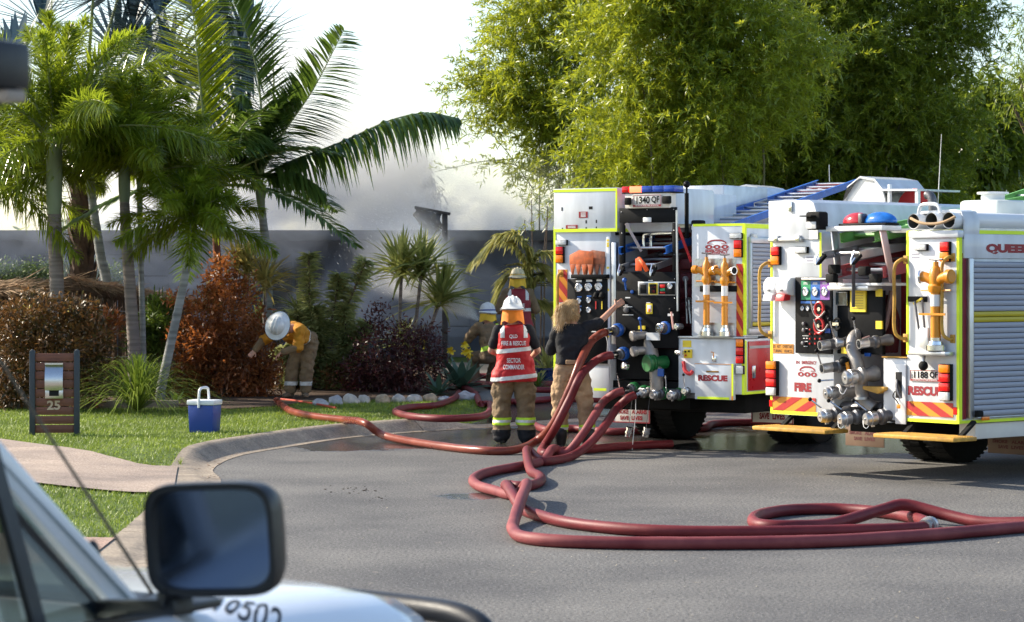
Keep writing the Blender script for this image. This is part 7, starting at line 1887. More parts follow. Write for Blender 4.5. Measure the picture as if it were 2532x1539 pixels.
# brush fence with thatched cap
M_BRUSH = pm("brushwood", (0.13, 0.085, 0.055), 0.95, var=0.4, scale=6, stretch=(30, 30, 1), bump=.5, bscale=30); M_THAT = pm("thatch", (0.34, 0.23, 0.145), 0.95, var=0.4, scale=12)
for (p, q, z0_, z1_, lab) in ((P(160, 800, 37.6), P(470, 800, 43.6), 1.90, 1.50, "brushwood fence with thatched cap sloping away behind the palms"), (P(-60, 800, 38.6), P(118, 800, 37.6), 1.76, 1.80, "dark brushwood fence end at the far edge behind the brown shrub")):
    d = Vector((q.x - p.x, q.y - p.y, 0)); L = d.length; t = d / L; nrm = Vector((-t.y, t.x, 0)); base = Vector((p.x, p.y, 0)); base.z = Z(p.x, p.y)
    fe = empty("brush_fence", base, 0, lab, "fence")
    N = 700; u = RNG.uniform(0, L, N); off = RNG.uniform(-.05, .05, N)
    P0 = np.stack([t.x * u + nrm.x * off, t.y * u + nrm.y * off, np.zeros(N)], 1); hz = z0_ + (z1_ - z0_) * u / L - base.z
    D = np.stack([RNG.normal(0, .02, N), RNG.normal(0, .02, N), np.ones(N)], 1)
    V1, F1 = strips(P0, D, hz * RNG.uniform(.92, 1.0, N), RNG.uniform(.012, .03, N), 0, 2, [1, 1, .8], roll=RNG.uniform(0, 3.1, N))
    link("brush_sticks", bigmesh("brush_sticks", V1, F1), M_BRUSH, fe)["kind"] = "stuff"
    N = 1600; u = RNG.uniform(0, L, N); an = RNG.uniform(0, math.pi, N); rr_ = RNG.uniform(.10, .15, N)
    zc = z0_ + (z1_ - z0_) * u / L - base.z - .02
    P0 = np.stack([t.x * u + nrm.x * rr_ * np.cos(an) * 1.4, t.y * u + nrm.y * rr_ * np.cos(an) * 1.4, zc + rr_ * np.sin(an)], 1)
    D = np.stack([t.x * np.ones(N), t.y * np.ones(N), np.full(N, (z1_ - z0_) / L)], 1) + RNG.normal(0, .14, (N, 3))
    V1, F1 = strips(P0, D, RNG.uniform(.25, .6, N), RNG.uniform(.008, .02, N), .05, 2, roll=RNG.uniform(0, 3.1, N))
    cap_ = link("thatch_cap", bigmesh("thatch_cap", V1, F1), M_THAT, fe); cap_["kind"] = "stuff"
    MB().tube([Vector((0, 0, z0_ - base.z - .02)), t * L + Vector((0, 0, z1_ - base.z - .02))], .11, 10).build("cap_core", M_BRUSH, fe)
    for hw in (.55, .95, 1.35): MB().tube([nrm * -.075 + Vector((0, 0, hw)), nrm * -.075 + t * L + Vector((0, 0, hw * .85))], .005, 6).build("fence_wire", M_ALU, fe)
# blue pot
p = GY(1352, 912); pt_ = empty("plant_pot", p, 0, "blue glazed pot with yellow-green palm seedling beside the engine", "pot")
MB().lathe([(.12, 0), (.14, .02), (.165, .2), (.175, .24), (.19, .245), (.19, .28), (.165, .28), (.155, .2)], None, 24).build("pot", pm("pot_blue", (.012, .03, .11), .25, coat=.4), pt_)
# ------------------------------------------------------------------ plants
L_FOX = leafmat("foxtail_leaf", (0.04, 0.08, 0.012), (0.24, 0.32, 0.035), 0.48, 0.26, 1.2, 0.7, (0.50, 0.60, 0.03))
L_KING = leafmat("king_palm_leaf", (0.035, 0.08, 0.022), (0.12, 0.20, 0.04), 0.42, 0.35, 1.0, 0.6, (0.20, 0.30, 0.03))
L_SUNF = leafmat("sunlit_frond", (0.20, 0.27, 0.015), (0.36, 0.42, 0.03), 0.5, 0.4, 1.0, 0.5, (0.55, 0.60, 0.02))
L_BIS = leafmat("blue_fan_leaf", (0.07, 0.12, 0.145), (0.15, 0.21, 0.23), 0.25, 0.5, 1.0)
L_CANE = leafmat("cane_palm_leaf", (0.24, 0.25, 0.06), (0.58, 0.52, 0.17), 0.42, 0.35, 1.0, 0.6)
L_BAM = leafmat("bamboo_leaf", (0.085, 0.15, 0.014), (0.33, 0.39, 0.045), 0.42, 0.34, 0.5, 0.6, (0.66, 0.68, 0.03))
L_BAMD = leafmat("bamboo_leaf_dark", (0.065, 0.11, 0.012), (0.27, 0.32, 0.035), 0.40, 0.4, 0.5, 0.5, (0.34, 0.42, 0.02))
L_BROAD = leafmat("broad_leaf", (0.04, 0.08, 0.012), (0.16, 0.22, 0.03), 0.38, 0.35, 0.7, 0.6, (0.34, 0.42, 0.03))
L_RUST = leafmat("copper_leaf", (0.10, 0.042, 0.016), (0.42, 0.155, 0.055), 0.38, 0.4, 2.2, 0.5, (0.50, 0.16, 0.03))
L_BRNG = leafmat("brown_green_leaf", (0.05, 0.045, 0.014), (0.27, 0.125, 0.04), 0.34, 0.4, 2.4, 0.5)
L_MARO = leafmat("maroon_leaf", (0.035, 0.012, 0.014), (0.135, 0.040, 0.035), 0.3, 0.4, 2.2, 0.5)
L_DRAC = leafmat("dracaena_blade", (0.19, 0.23, 0.06), (0.48, 0.48, 0.15), 0.45, 0.4, 2.0, 0.5)
L_DRAY = leafmat("dracaena_yellow", (0.26, 0.22, 0.06), (0.52, 0.42, 0.13), 0.4, 0.4, 2.0, 0.5)
L_EUPH = leafmat("spurge_leaf", (0.22, 0.26, 0.09), (0.56, 0.56, 0.23), 0.45, 0.45, 2.0, 0.5)
L_AGAV = leafmat("agave_leaf", (0.030, 0.075, 0.055), (0.09, 0.16, 0.10), 0.15, 0.45, 1.5, 0.5)
L_GRAS = leafmat("clump_grass", (0.11, 0.17, 0.02), (0.33, 0.40, 0.06), 0.4, 0.4, 2.0, 0.5)
L_HEDG = leafmat("hedge_leaf", (0.05, 0.09, 0.012), (0.17, 0.25, 0.035), 0.3, 0.45, 1.5, 0.5)
L_BURN = leafmat("scorched_leaf", (0.06, 0.05, 0.02), (0.17, 0.17, 0.04), 0.3, 0.5, 1.5, 0.4)
M_TRK = pm("palm_trunk", (0.20, 0.165, 0.145), 0.85, var=0.4, scale=2.2, bump=0.5, bscale=14, stretch=(.5, .5, 9))
M_TRKB = pm("palm_trunk_pale", (0.22, 0.225, 0.215), 0.8, var=0.5, scale=2.2, bump=0.4, bscale=12, stretch=(.5, .5, 6))
M_SHAFT = pm("crownshaft", (0.16, 0.19, 0.11), 0.5, var=0.25, scale=4, stretch=(1, 1, .3))
M_BOOTS = pm("boot_trunk", (0.085, 0.05, 0.03), 0.95, var=0.5, scale=8, bump=0.7, bscale=14)
M_RACH = pm("frond_rib", (0.22, 0.25, 0.09), 0.5, var=0.2)
M_WOOD = pm("shrub_wood", (0.13, 0.085, 0.06), 0.9, var=0.3, scale=10, bump=.3)
M_CULM = pm("bamboo_culm", (0.12, 0.11, 0.035), 0.5, var=0.3, scale=3, stretch=(1, 1, 3))
FLOWY = pm("yellow_petal", (0.75, 0.55, 0.02), 0.5)

def frond(path, kind, n, ll, lw, droop=.3, side=None):
    """leaflets along a rib path -> V,F ; kind 'fox' all round the rib, 'pin' in two rows"""
    pts = np.array([p[:] for p in smoothpath(path, 10)]); m = len(pts)
    u = np.linspace(.10, .995, n); x = u * (m - 1); i = np.clip(x.astype(int), 0, m - 2); f = (x - i)[:, None]
    C = pts[i] * (1 - f) + pts[i + 1] * f; Tn = unit(pts[i + 1] - pts[i])
    prof = np.sin(np.pi * np.clip(.12 + .86 * u, 0, 1)) ** .6
    up = np.array([0, 0, 1.0]); S = np.cross(Tn, up); S = unit(np.where(np.linalg.norm(S, axis=1)[:, None] < .1, np.array([[1.0, 0, 0]]), S))
    if side is not None: S = unit(np.tile(np.array(side, float), (n, 1)) - Tn * (Tn @ np.array(side, float))[:, None])
    B = np.cross(S, Tn)
    if kind == 'fox':
        k = 7; C = np.repeat(C, k, 0); Tn = np.repeat(Tn, k, 0); S = np.repeat(S, k, 0); B = np.repeat(B, k, 0); prof = np.repeat(prof, k); N = len(C)
        a = RNG.uniform(0, 2 * np.pi, N)
        D = S * np.cos(a)[:, None] + B * np.sin(a)[:, None]
        D = D * .8 + Tn * RNG.uniform(.6, 1.2, N)[:, None] + RNG.normal(0, .08, (N, 3))
    else:
        C = np.repeat(C, 2, 0); Tn = np.repeat(Tn, 2, 0); S = np.repeat(S, 2, 0); B = np.repeat(B, 2, 0); prof = np.repeat(prof, 2); N = len(C)
        sg = np.tile([1.0, -1.0], n)[:, None]
        D = S * sg * .85 + Tn * .5 + B * .25 + RNG.normal(0, .05, (N, 3))
    L = ll * prof * RNG.uniform(.8, 1.1, N)
    return strips(C, D, L, lw * RNG.uniform(.8, 1.1, N), droop * RNG.uniform(.7, 1.3, N), 3, [.45, 1.0, .75, .06], roll=RNG.uniform(-.5, .5, N))

def trunk_mesh(path, r0, r1, rings, ringamp=.06):
    sp = smoothpath(path, 10); n = len(sp); L = sum((sp[i + 1] - sp[i]).length for i in range(n - 1))
    nr = max(6, int(L / rings)); pts, rs = [], []
    for k in range(nr * 4 + 1):
        t = k / (nr * 4) * (n - 1); i = min(int(t), n - 2); pts.append(sp[i].lerp(sp[i + 1], t - i))
        u = k / (nr * 4); rs.append((r0 + (r1 - r0) * u) * (1 + (ringamp if k % 4 == 0 else 0)) + (r0 * .35 * max(0, 1 - u * 9) ** 2))
    return MB().tube(pts, rs, 16)

def pxpath(pl, Y): return [P(a, b, Y + (c[0] if c else 0)) for a, b, *c in pl]

def palm(name, label, trunk, Y, rpx, shaft=None, fronds=(), mat=None, rings=.09, trunkmat=None, group="palms in the garden", spear=None, taper=.75):
    path = pxpath(trunk, Y); g = path[0].copy(); g.z = Z(g.x, g.y) - .03
    path = [Vector((g.x, g.y, g.z))] + path if path[0].z > g.z + .15 else path
    o = empty(name, g, 0, label, "palm tree", group)
    loc = [p - g for p in path]; r = rpx / FOC * Y
    trunk_mesh(loc, r * 1.08, r * taper, rings).build("trunk", trunkmat or M_TRK, o, ang=60)
    top = loc[-1]
    if shaft:
        sp = [p - g for p in pxpath(shaft, Y)]
        MB().tube(smoothpath([top] + sp, 6), [r * taper * 1.02 + r * .18 * math.sin(math.pi * k / (6 * len(sp))) for k in range(6 * len(sp) + 1)], 14).build("crownshaft", M_SHAFT, o, ang=70); top = sp[-1]
    crowns = {}; ribs = MB()
    for fd in fronds:
        mt = fd.get('mat', mat)
        pa = [q - g for q in fd['path']] if 'path' in fd else None
        V, F = frond(pa, fd['kind'], fd['n'], fd['ll'], fd['lw'], fd.get('droop', .3), fd.get('side'))
        crowns.setdefault(mt.name, (mt, []))[1].append((V, F))
        sm = smoothpath(pa, 6); ribs.tube(sm, [.028 * (1 - .85 * k / (len(sm) - 1)) for k in range(len(sm))], 6)
    for mt, parts in crowns.values():
        V, F = join(parts); link("crown", bigmesh("crown", V, F), mt, o)
    ribs.build("frond_ribs", M_RACH, o)["kind"] = "stuff"
    if spear:
        sp = [p - g for p in pxpath(spear, Y)]; MB().tube(smoothpath(sp, 5), [.03 * (1 - .9 * k / (5 * (len(sp) - 1))) for k in range(5 * (len(sp) - 1) + 1)], 8).build("spear_leaf", M_RACH, o)
    return o

def rosette(c, n, L, els, droop, az0=0.0, jit=.15, Yo=0):
    """rib paths fanning from a crown centre"""
    out = []
    for k in range(n):
        az = az0 + k * 2.399 + random.uniform(-.2, .2); el = math.radians(els[0] + (els[1] - els[0]) * (k + .5) / n + random.uniform(-6, 6)); l = L * random.uniform(.85, 1.1)
        d = Vector((math.cos(az) * math.cos(el), math.sin(az) * math.cos(el), math.sin(el)))
        out.append([c + d * l * t + Vector((0, 0, -droop * l * t * t)) for t in (0, .2, .4, .6, .8, 1.0)])
    return out

def fox(c, n, L, els=(80, -15), droop=.45, ll=.42, az0=0.0, nl=60, lw=.024):
    return [dict(path=p, kind='fox', n=nl, ll=ll, lw=lw, droop=.25) for p in rosette(c, n, L, els, droop, az0)]

Y = 36.0
palm("foxtail_palm", "tall foxtail palm with ringed grey trunk nearest the letterbox", [(142, 780), (138, 640), (134, 530)], Y, 17, [(134, 440), (135, 350)], fox(P(135, 352, Y), 22, 3.0, (88, 2), .34, .52, .4), L_FOX, spear=[(135, 350), (129, 150), (128, -40)], taper=1.0)
palm("foxtail_palm", "foxtail palm whose fronds hang in from the picture's left edge", [(-75, 800), (-75, 560)], 37, 15, [(-75, 470)], fox(P(-75, 420, 37), 16, 2.4, (80, -12), .42, .46, 1.1), L_FOX)
palm("ringed_palm", "bluish white-ringed palm trunk leaning beside the shaggy thick trunk", [(264, 715), (250, 640), (236, 550), (226, 480)], 41, 13, [(222, 440)], fox(P(222, 430, 41), 18, 2.9, (86, 10), .38, .48, .9), L_FOX, rings=.22, trunkmat=M_TRKB)
palm("foxtail_palm", "brown ringed foxtail palm in front of the thatched fence", [(332, 880), (322, 720), (312, 580), (308, 500)], 36.4, 16, [(307, 400)], fox(P(307, 400, 36.4), 20, 2.3, (86, 8), .40, .46, 2.0), L_FOX, rings=.06)
palm("foxtail_palm", "slender palm trunk standing right against the brown ringed palm", [(354, 870), (350, 700), (346, 540)], 36.6, 8, [(345, 440)], fox(P(345, 435, 36.6), 16, 1.9, (85, 10), .42, .42, 3.0), L_FOX, rings=.10, trunkmat=M_TRKB)
palm("foxtail_palm", "young palm with trunk leaning out over the grass clump", [(398, 965), (418, 870), (446, 740), (466, 640), (474, 590)], 35.6, 12, [(476, 545)], fox(P(476, 545, 35.6), 16, 1.3, (78, -12), .42, .36, .2, 44), L_FOX, rings=.10, trunkmat=M_TRKB, taper=.7)
# dark palm behind, with sunlight put into the colour of one upright frond
Yh = 38.6
fr = fox(P(530, 460, Yh), 12, 2.6, (80, -10), .45, .48, .6)
for f_ in fr: f_['kind'] = 'pin'; f_['n'] = 70; f_['ll'] = .62; f_['lw'] = .05; f_['droop'] = .35; f_['mat'] = L_KING
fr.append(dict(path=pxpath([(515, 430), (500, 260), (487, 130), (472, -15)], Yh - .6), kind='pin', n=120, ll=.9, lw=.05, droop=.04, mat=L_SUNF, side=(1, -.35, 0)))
palm("king_palm", "dark palm with reddish trunk and one bright yellow-green upright frond", [(540, 700), (536, 620), (532, 540)], Yh, 11, [(530, 470)], fr, L_KING, trunkmat=pm("trunk_red", (.17, .055, .03), .8, var=.3))
# king palm with the long arching frond
Yg = 39.3; K = lambda pl, **k: dict(path=pxpath(pl, Yg), kind='pin', **k)
fr = [K([(640, 440), (700, 330), (775, 220), (850, 75)], n=108, ll=.82, lw=0.066, droop=.18, side=(1, .2, .45)),
      K([(640, 440), (720, 400), (850, 350), (960, 300), (1050, 280), (1128, 292)], n=128, ll=.80, lw=0.060, droop=1.1),
      K([(640, 440), (690, 428), (740, 435), (795, 472)], n=74, ll=.6, lw=0.060, droop=.9),
      K([(640, 440), (648, 300), (625, 130), (560, -40)], n=121, ll=.9, lw=0.060, droop=.12, side=(1, -.3, -.2)),
      K([(640, 440), (590, 410), (520, 430), (470, 490)], n=81, ll=.7, lw=0.060, droop=.8),
      K([(640, 440), (600, 340), (560, 250), (500, 210)], n=94, ll=.8, lw=0.060, droop=.4),
      K([(640, 440), (610, 400), (560, 360), (540, 420)], n=81, ll=.7, lw=0.060, droop=.7),
      K([(640, 440), (655, 360), (690, 290), (735, 250)], n=94, ll=.8, lw=0.066, droop=.35),
      K([(640, 440), (625, 330), (600, 240), (590, 330)], n=67, ll=.6, lw=0.060, droop=.9),
      dict(path=[P(640, 440, Yg), P(650, 380, Yg + .6), P(660, 330, Yg + 1.2), P(640, 360, Yg + 1.8)], kind='pin', n=60, ll=.7, lw=.05, droop=.5),
      dict(path=[P(640, 440, Yg), P(620, 370, Yg - .6), P(600, 330, Yg - 1.2), P(590, 370, Yg - 1.7)], kind='pin', n=60, ll=.7, lw=.05, droop=.6)]
palm("king_palm", "king palm with one long frond arching out over the smoke", [(662, 720), (660, 640), (652, 560), (646, 510)], Yg, 12, [(640, 445)], fr, L_KING, rings=.13, trunkmat=M_TRKB, spear=[(640, 445), (676, 250), (669, 60)])
# thick shaggy palm with blue fan leaves
Yb = 43.0; cb = P(212, 300, Yb); g = P(205, 720, Yb); g.z = Z(g.x, g.y) - .05
bp = empty("fan_palm", g, 0, "thick shaggy trunked palm with blue-grey fan leaves high up", "palm tree", "palms in the garden")
mb = MB(); rr_ = 35 / FOC * Yb; H = cb.z - g.z
mb.tube([Vector((0, 0, H * t)) for t in np.linspace(0, 1, 20)], rr_ * .8, 18)
trk = mb.build("trunk", M_BOOTS, bp)
N = 260; u = RNG.uniform(0, 1, N); az = RNG.uniform(0, 6.28, N)
P0 = np.stack([np.cos(az) * rr_ * .78, np.sin(az) * rr_ * .78, u * H], 1); D = np.stack([np.cos(az) * .35, np.sin(az) * .35, np.ones(N)], 1)
V, F = strips(P0, D, RNG.uniform(.2, .36, N), RNG.uniform(.10, .18, N), -.1, 2, [1, .7, .3], roll=np.zeros(N)); link("leaf_bases", bigmesh("leaf_bases", V, F), M_BOOTS, trk)["kind"] = "stuff"
parts = []; ribs = MB()
tips = [(330, 70), (290, 130), (390, 40), (540, 110), (590, 190), (480, 30), (420, 170), (100, 60), (40, 150), (230, 0), (560, 40), (500, 220), (360, 150), (300, -30), (610, 110)]
for i, (a, b) in enumerate(tips):
    hub = P(a, b, Yb + random.uniform(-1.2, 1.8)) - g; c = cb - g; ribs.tube([c, c.lerp(hub, .5) + Vector((0, 0, .15)), hub], [.04, .03, .025], 8)
    dirv = np.array((hub - c).normalized()[:]); nb = 42; nrm = unit(np.array([[random.uniform(-.5, .5), -1, random.uniform(-.1, .6)]]))[0]
    s1 = unit((dirv - nrm * (dirv @ nrm))[None])[0]; s2 = np.cross(nrm, s1); an = np.linspace(-2.2, 2.2, nb)
    D = s1[None] * np.cos(an)[:, None] + s2[None] * np.sin(an)[:, None] + nrm[None] * (.12 * (np.arange(nb) % 2 - .5))[:, None]
    parts.append(strips(np.tile(np.array(hub[:]), (nb, 1)), D, RNG.uniform(1.1, 1.4, nb) * (1.0 - .2 * np.abs(an) / 2.2), .13, .08, 3, [.3, 1.0, .9, .08], roll=np.arctan2(np.zeros(nb), np.ones(nb))))
V, F = join(parts); link("crown", bigmesh("crown", V, F), L_BIS, bp); ribs.build("leaf_stalks", M_RACH, bp)["kind"] = "stuff"

def cloud(blobs, Y, per, shell=.55, depth=.75):
    """points and outward directions in ellipsoids given by pixels"""
    Ps, Ds = [], []
    for b in blobs:
        px_, py_, rx, ry = b[:4]; yo = b[4] if len(b) > 4 else 0; n = int(per * rx * ry / 1000.0)
        c = P(px_, py_, Y + yo); k = (Y + yo) / FOC
        d = unit(RNG.normal(0, 1, (n, 3))); r = RNG.uniform(0, 1, n) ** .33; r = shell + (1 - shell) * r; r = np.where(RNG.uniform(0, 1, n) < .25, RNG.uniform(.2, 1, n), r)
        bump = 1 + .18 * np.sin(d[:, 0] * 7 + px_) * np.cos(d[:, 2] * 6 + py_)
        S = np.array([rx * k, min(rx, ry) * k * depth * 1.2, ry * k])
        Ps.append(np.array(c[:]) + d * S * (r * bump)[:, None]); Ds.append(d)
    return np.concatenate(Ps), np.concatenate(Ds)

def bush(name, label, blobs, Y, per, ll, lw, mat, cat="shrub", clus=5, spread=.06, group=None, upb=.35, stems=6, droop=.25, floor=True, trunk=None, base=None):
    c0 = base or P(sum(b[0] for b in blobs) / len(blobs), max(b[1] + b[3] for b in blobs), Y); z = Z(c0.x, c0.y); g = Vector((c0.x, c0.y, z))
    o = empty(name, g, 0, label, cat, group)
    Pp, Dd = cloud(blobs, Y, per)
    if floor:
        k = Pp[:, 2] > z + .03; Pp, Dd = Pp[k], Dd[k]
    n = len(Pp); Pp = np.repeat(Pp, clus, 0) + RNG.normal(0, spread, (n * clus, 3)); Dd = np.repeat(Dd, clus, 0)
    D = Dd * .6 + RNG.normal(0, .6, Dd.shape) + np.array([0, 0, upb])
    V, F = strips(Pp - np.array(g[:]), D, RNG.uniform(.6, 1.2, len(Pp)) * ll, RNG.uniform(.7, 1.2, len(Pp)) * lw, droop, 2, [.25, 1.0, .08], roll=RNG.uniform(-1.2, 1.2, len(Pp)))
    link("foliage", bigmesh("foliage", V, F), mat, o)
    for i in range(stems):
        b = random.choice(blobs); t = P(b[0] + random.uniform(-.5, .5) * b[2], b[1] + random.uniform(-.6, .3) * b[3], Y + random.uniform(-.2, .2)) - g
        s_ = Vector((random.uniform(-.12, .12), random.uniform(-.1, .1), 0)); MB().tube([s_, s_.lerp(t, .5) + Vector((random.uniform(-.05, .05), 0, .05)), t], [.02, .014, .006], 6).build("stem", M_WOOD, o)
    return o

bush("copper_shrub", "big rust-orange copper shrub at the bending firefighter's hands", [(560, 790, 85, 110), (500, 850, 70, 95), (600, 880, 80, 100), (550, 950, 110, 55), (470, 930, 50, 75), (545, 690, 35, 55), (440, 740, 18, 22), (650, 940, 40, 60)], 37.2, 62, .105, .034, L_RUST, group="garden shrubs")
bush("brown_shrub", "brown and green leafy shrub spreading behind the letterbox", [(90, 800, 120, 75), (30, 870, 90, 110), (150, 880, 120, 110), (212, 930, 52, 75), (60, 970, 120, 40), (190, 780, 60, 40), (240, 850, 35, 45)], 33.8, 52, .095, .032, L_BRNG, group="garden shrubs")
bush("maroon_shrub", "dark maroon shrub between the pale green plant and the driveway", [(960, 880, 85, 85), (1020, 900, 70, 85), (900, 930, 60, 60), (935, 790, 22, 45), (980, 950, 110, 45), (1060, 860, 40, 60)], 38.0, 62, .085, .026, L_MARO, group="garden shrubs")
bush("undergrowth_shrub", "low dark undergrowth between the copper shrub and the pale plant", [(720, 930, 60, 45), (790, 950, 90, 40), (860, 945, 60, 45), (650, 830, 40, 60, 1.0)], 38.6, 55, .11, .03, L_BRNG, group="garden shrubs")
bush("clipped_hedge", "clipped bright green hedge at far left before the smoke", [(20, 690, 110, 36), (130, 690, 90, 36), (240, 690, 80, 34)], 45.0, 200, .07, .03, L_HEDG, cat="hedge", stems=3, spread=.08)
bush("leafy_plant", "green leafy plant filling the gap behind the grass clump", [(395, 800, 35, 55), (370, 850, 40, 50)], 37.6, 90, .22, .03, L_HEDG, group="garden shrubs", upb=.6)
bush("red_flower_shrub", "small reddish cordyline leaves against the thatched fence", [(225, 805, 28, 18), (270, 800, 22, 22)], 36.8, 120, .2, .03, L_RUST, group="garden shrubs", upb=.7)

def heads(name, label, stems_, mat, Y, group=None, n=90, cat="dracaena"):
    g = P(stems_[0][0][0][0], stems_[0][0][0][1], Y); g.z = Z(g.x, g.y); o = empty(name, g, 0, label, cat, group)
    for path, rpx in stems_:
        pa = [p - g for p in pxpath(path, Y)]; pa[0].z = min(pa[0].z, 0.0)
        MB().tube(smoothpath(pa, 5), .028 if rpx > 40 else .02, 8).build("stem", M_TRK, o)
        c = np.array(pa[-1][:]); R = rpx * 1.45 / FOC * Y; ax = np.array((pa[-1] - pa[-2]).normalized()[:])
        a = RNG.uniform(0, 6.28, n); e = RNG.uniform(-.45, 1.5, n); D = np.stack([np.cos(a) * np.cos(e), np.sin(a) * np.cos(e), np.sin(e)], 1) + ax * .25
        V, F = strips(np.tile(c, (n, 1)) + RNG.normal(0, .03, (n, 3)) + ax * RNG.uniform(-.18, .06, n)[:, None], D, R * RNG.uniform(.75, 1.1, n), R * .06, .25, 3, [.6, 1, .7, .05], roll=RNG.uniform(-.6, .6, n))
        link("leaf_head", bigmesh("leaf_head", V, F), mat, o)
    return o
heads("dracaena", "tall dracaena with four green blade heads in front of the water jet", [([(985, 900), (988, 800), (993, 665)], 100), ([(1015, 900), (1030, 780), (1044, 660)], 92), ([(1030, 900), (1062, 820), (1092, 735)], 98), ([(1000, 900), (1003, 840)], 58)], L_DRAC, 40.2, "dracaenas", 110)
heads("dracaena", "yellowish dracaena heads above the copper shrub", [([(600, 900), (603, 760), (610, 660)], 72), ([(655, 900), (655, 780), (658, 690)], 76), ([(570, 900), (575, 800), (585, 640)], 55), ([(545, 900), (525, 800), (520, 750)], 58)], L_DRAY, 37.6, "dracaenas", 100)
heads("dracaena", "small pale spiky plants above the brown shrub by the tall palm", [([(65, 900), (70, 790)], 42), ([(170, 900), (175, 790)], 38)], L_DRAY, 34.6, "dracaenas", 50)
heads("yucca", "dark green spiky yucca peeping out left of the pale green plant", [([(745, 900), (745, 830), (742, 770)], 60), ([(650, 900), (648, 850), (645, 790)], 60)], L_DRAC, 39.5, "dracaenas", 70)

def bottle(name, label, stems_, Y, mat, ll=.25, per=560):
    g = P(800, 985, Y); g.z = Z(g.x, g.y); o = empty(name, g, 0, label, "plant")
    for path in stems_:
        pa = smoothpath([p - g for p in pxpath(path, Y)], 8); n = per
        MB().tube(pa, .018, 6).build("stem", M_WOOD, o)
        A = np.array([p[:] for p in pa]); m = len(A); u = RNG.uniform(.25, 1, n) ** .7 * (m - 1); i = np.clip(u.astype(int), 0, m - 2); f = (u - i)[:, None]
        C = A[i] * (1 - f) + A[i + 1] * f; Tn = unit(A[i + 1] - A[i]); q = unit(np.cross(Tn, RNG.normal(0, 1, (n, 3))))
        D = q + Tn * RNG.uniform(.0, .7, n)[:, None]
        V, F = strips(C, D, RNG.uniform(.7, 1.1, n) * ll, .034, .25, 2, [.4, 1, .08], roll=RNG.uniform(-1, 1, n)); link("leaf_spike", bigmesh("leaf_spike", V, F), mat, o)
    return o
bottle("spurge", "pale green plant with upright bottlebrush-like leafy stems", [[(790, 980), (775, 830), (765, 720), (764, 630)], [(800, 980), (820, 850), (870, 730), (905, 645)], [(795, 980), (810, 850), (830, 740), (838, 680)], [(780, 980), (745, 860), (735, 770)], [(810, 980), (850, 880), (885, 815)], [(800, 980), (860, 900), (905, 800)], [(790, 980), (790, 900), (800, 800)], [(780, 980), (740, 920), (755, 850)], [(800, 980), (830, 940), (870, 880)], [(790, 985), (770, 950), (790, 890)], [(800, 985), (840, 960), (820, 920)], [(805, 985), (870, 950), (900, 900)], [(795, 985), (720, 900), (700, 860)], [(790, 985), (800, 860), (780, 760)], [(790, 985), (850, 850), (850, 760)], [(800, 985), (760, 880), (790, 820)], [(800, 985), (850, 920), (850, 840)], [(790, 985), (740, 960), (720, 930)], [(800, 985), (880, 970), (890, 940)], [(795, 985), (810, 950), (830, 890)], [(790, 985), (760, 930), (740, 890)]], 38.6, L_EUPH)

def rosettes(name, label, px_, py_, Y, n, L, W, mat, els=(75, 5), cat="plant", droop=.25, group=None):
    g = P(px_, py_, Y); g.z = Z(g.x, g.y); o = empty(name, g, 0, label, cat, group)
    a = np.arange(n) * 2.399 + RNG.uniform(-.2, .2, n); e = np.radians(np.linspace(els[0], els[1], n)); D = np.stack([np.cos(a) * np.cos(e), np.sin(a) * np.cos(e), np.sin(e)], 1)
    sm = []
    for k in range(n):
        V, F = strips(np.array([[0, 0, .03]]) + D[k:k + 1] * .02, D[k:k + 1], L * random.uniform(.8, 1.1), W, droop, 5, [.5, .85, 1.0, .9, .6, .04], roll=np.array([random.uniform(-.2, .2)]))
        sm.append((V, F))
    if W > .05:
        for V, F in sm: link("leaf", fin(bigmesh("leaf", V, F), ang=80), mat, o)
    else:
        V, F = join(sm); link("leaves", bigmesh("leaves", V, F), mat, o)["kind"] = "stuff"
    return o
rosettes("agave", "large blue-green agave by the rocks at the driveway corner", 1140, 965, 38.4, 26, .75, .14, L_AGAV, (75, 0), "agave", .2, "agaves")
rosettes("agave", "smaller agave low in front of the maroon shrub", 1085, 985, 37.4, 18, .5, .09, L_AGAV, (65, 0), "agave", .25, "agaves")
rosettes("agave", "small bright agave at the foot of the leaning palm", 435, 1000, 34.6, 14, .34, .06, L_HEDG, (70, 10), "agave", .3, "agaves")
rosettes("grass_clump", "tall green arching grass clump left of the leaning palm", 340, 995, 33.0, 420, 1.75, .016, L_GRAS, (89, 30), "grass clump", .6)
rosettes("strappy_plant", "strappy green plant between two palm trunks", 400, 880, 37.0, 60, .75, .035, L_HEDG, (88, 40), "plant", .3)
rosettes("kerb_weed", "tuft of weed growing in the gutter joint by the driveway", 446, 1165, 24.6, 26, .12, .006, L_GRAS, (85, 20), "weed", .4)
rosettes("strappy_plant", "spiky green plant below the blue pot", 1330, 925, 38.6, 60, .42, .022, L_HEDG, (85, 15), "plant", .4)
pc_ = GY(1352, 912); pc_.z += .22
g = pc_.copy(); o = empty("potted_palm", g, 0, "yellow-green seedling fronds growing out of the blue pot", "plant")
n = 60; a = RNG.uniform(0, 6.28, n); e = RNG.uniform(.2, 1.5, n); V, F = strips(np.zeros((n, 3)), np.stack([np.cos(a) * np.cos(e), np.sin(a) * np.cos(e), np.sin(e)], 1), RNG.uniform(.3, .75, n), .05, .35, 3); link("leaves", bigmesh("leaves", V, F), L_CANE, o)["kind"] = "stuff"
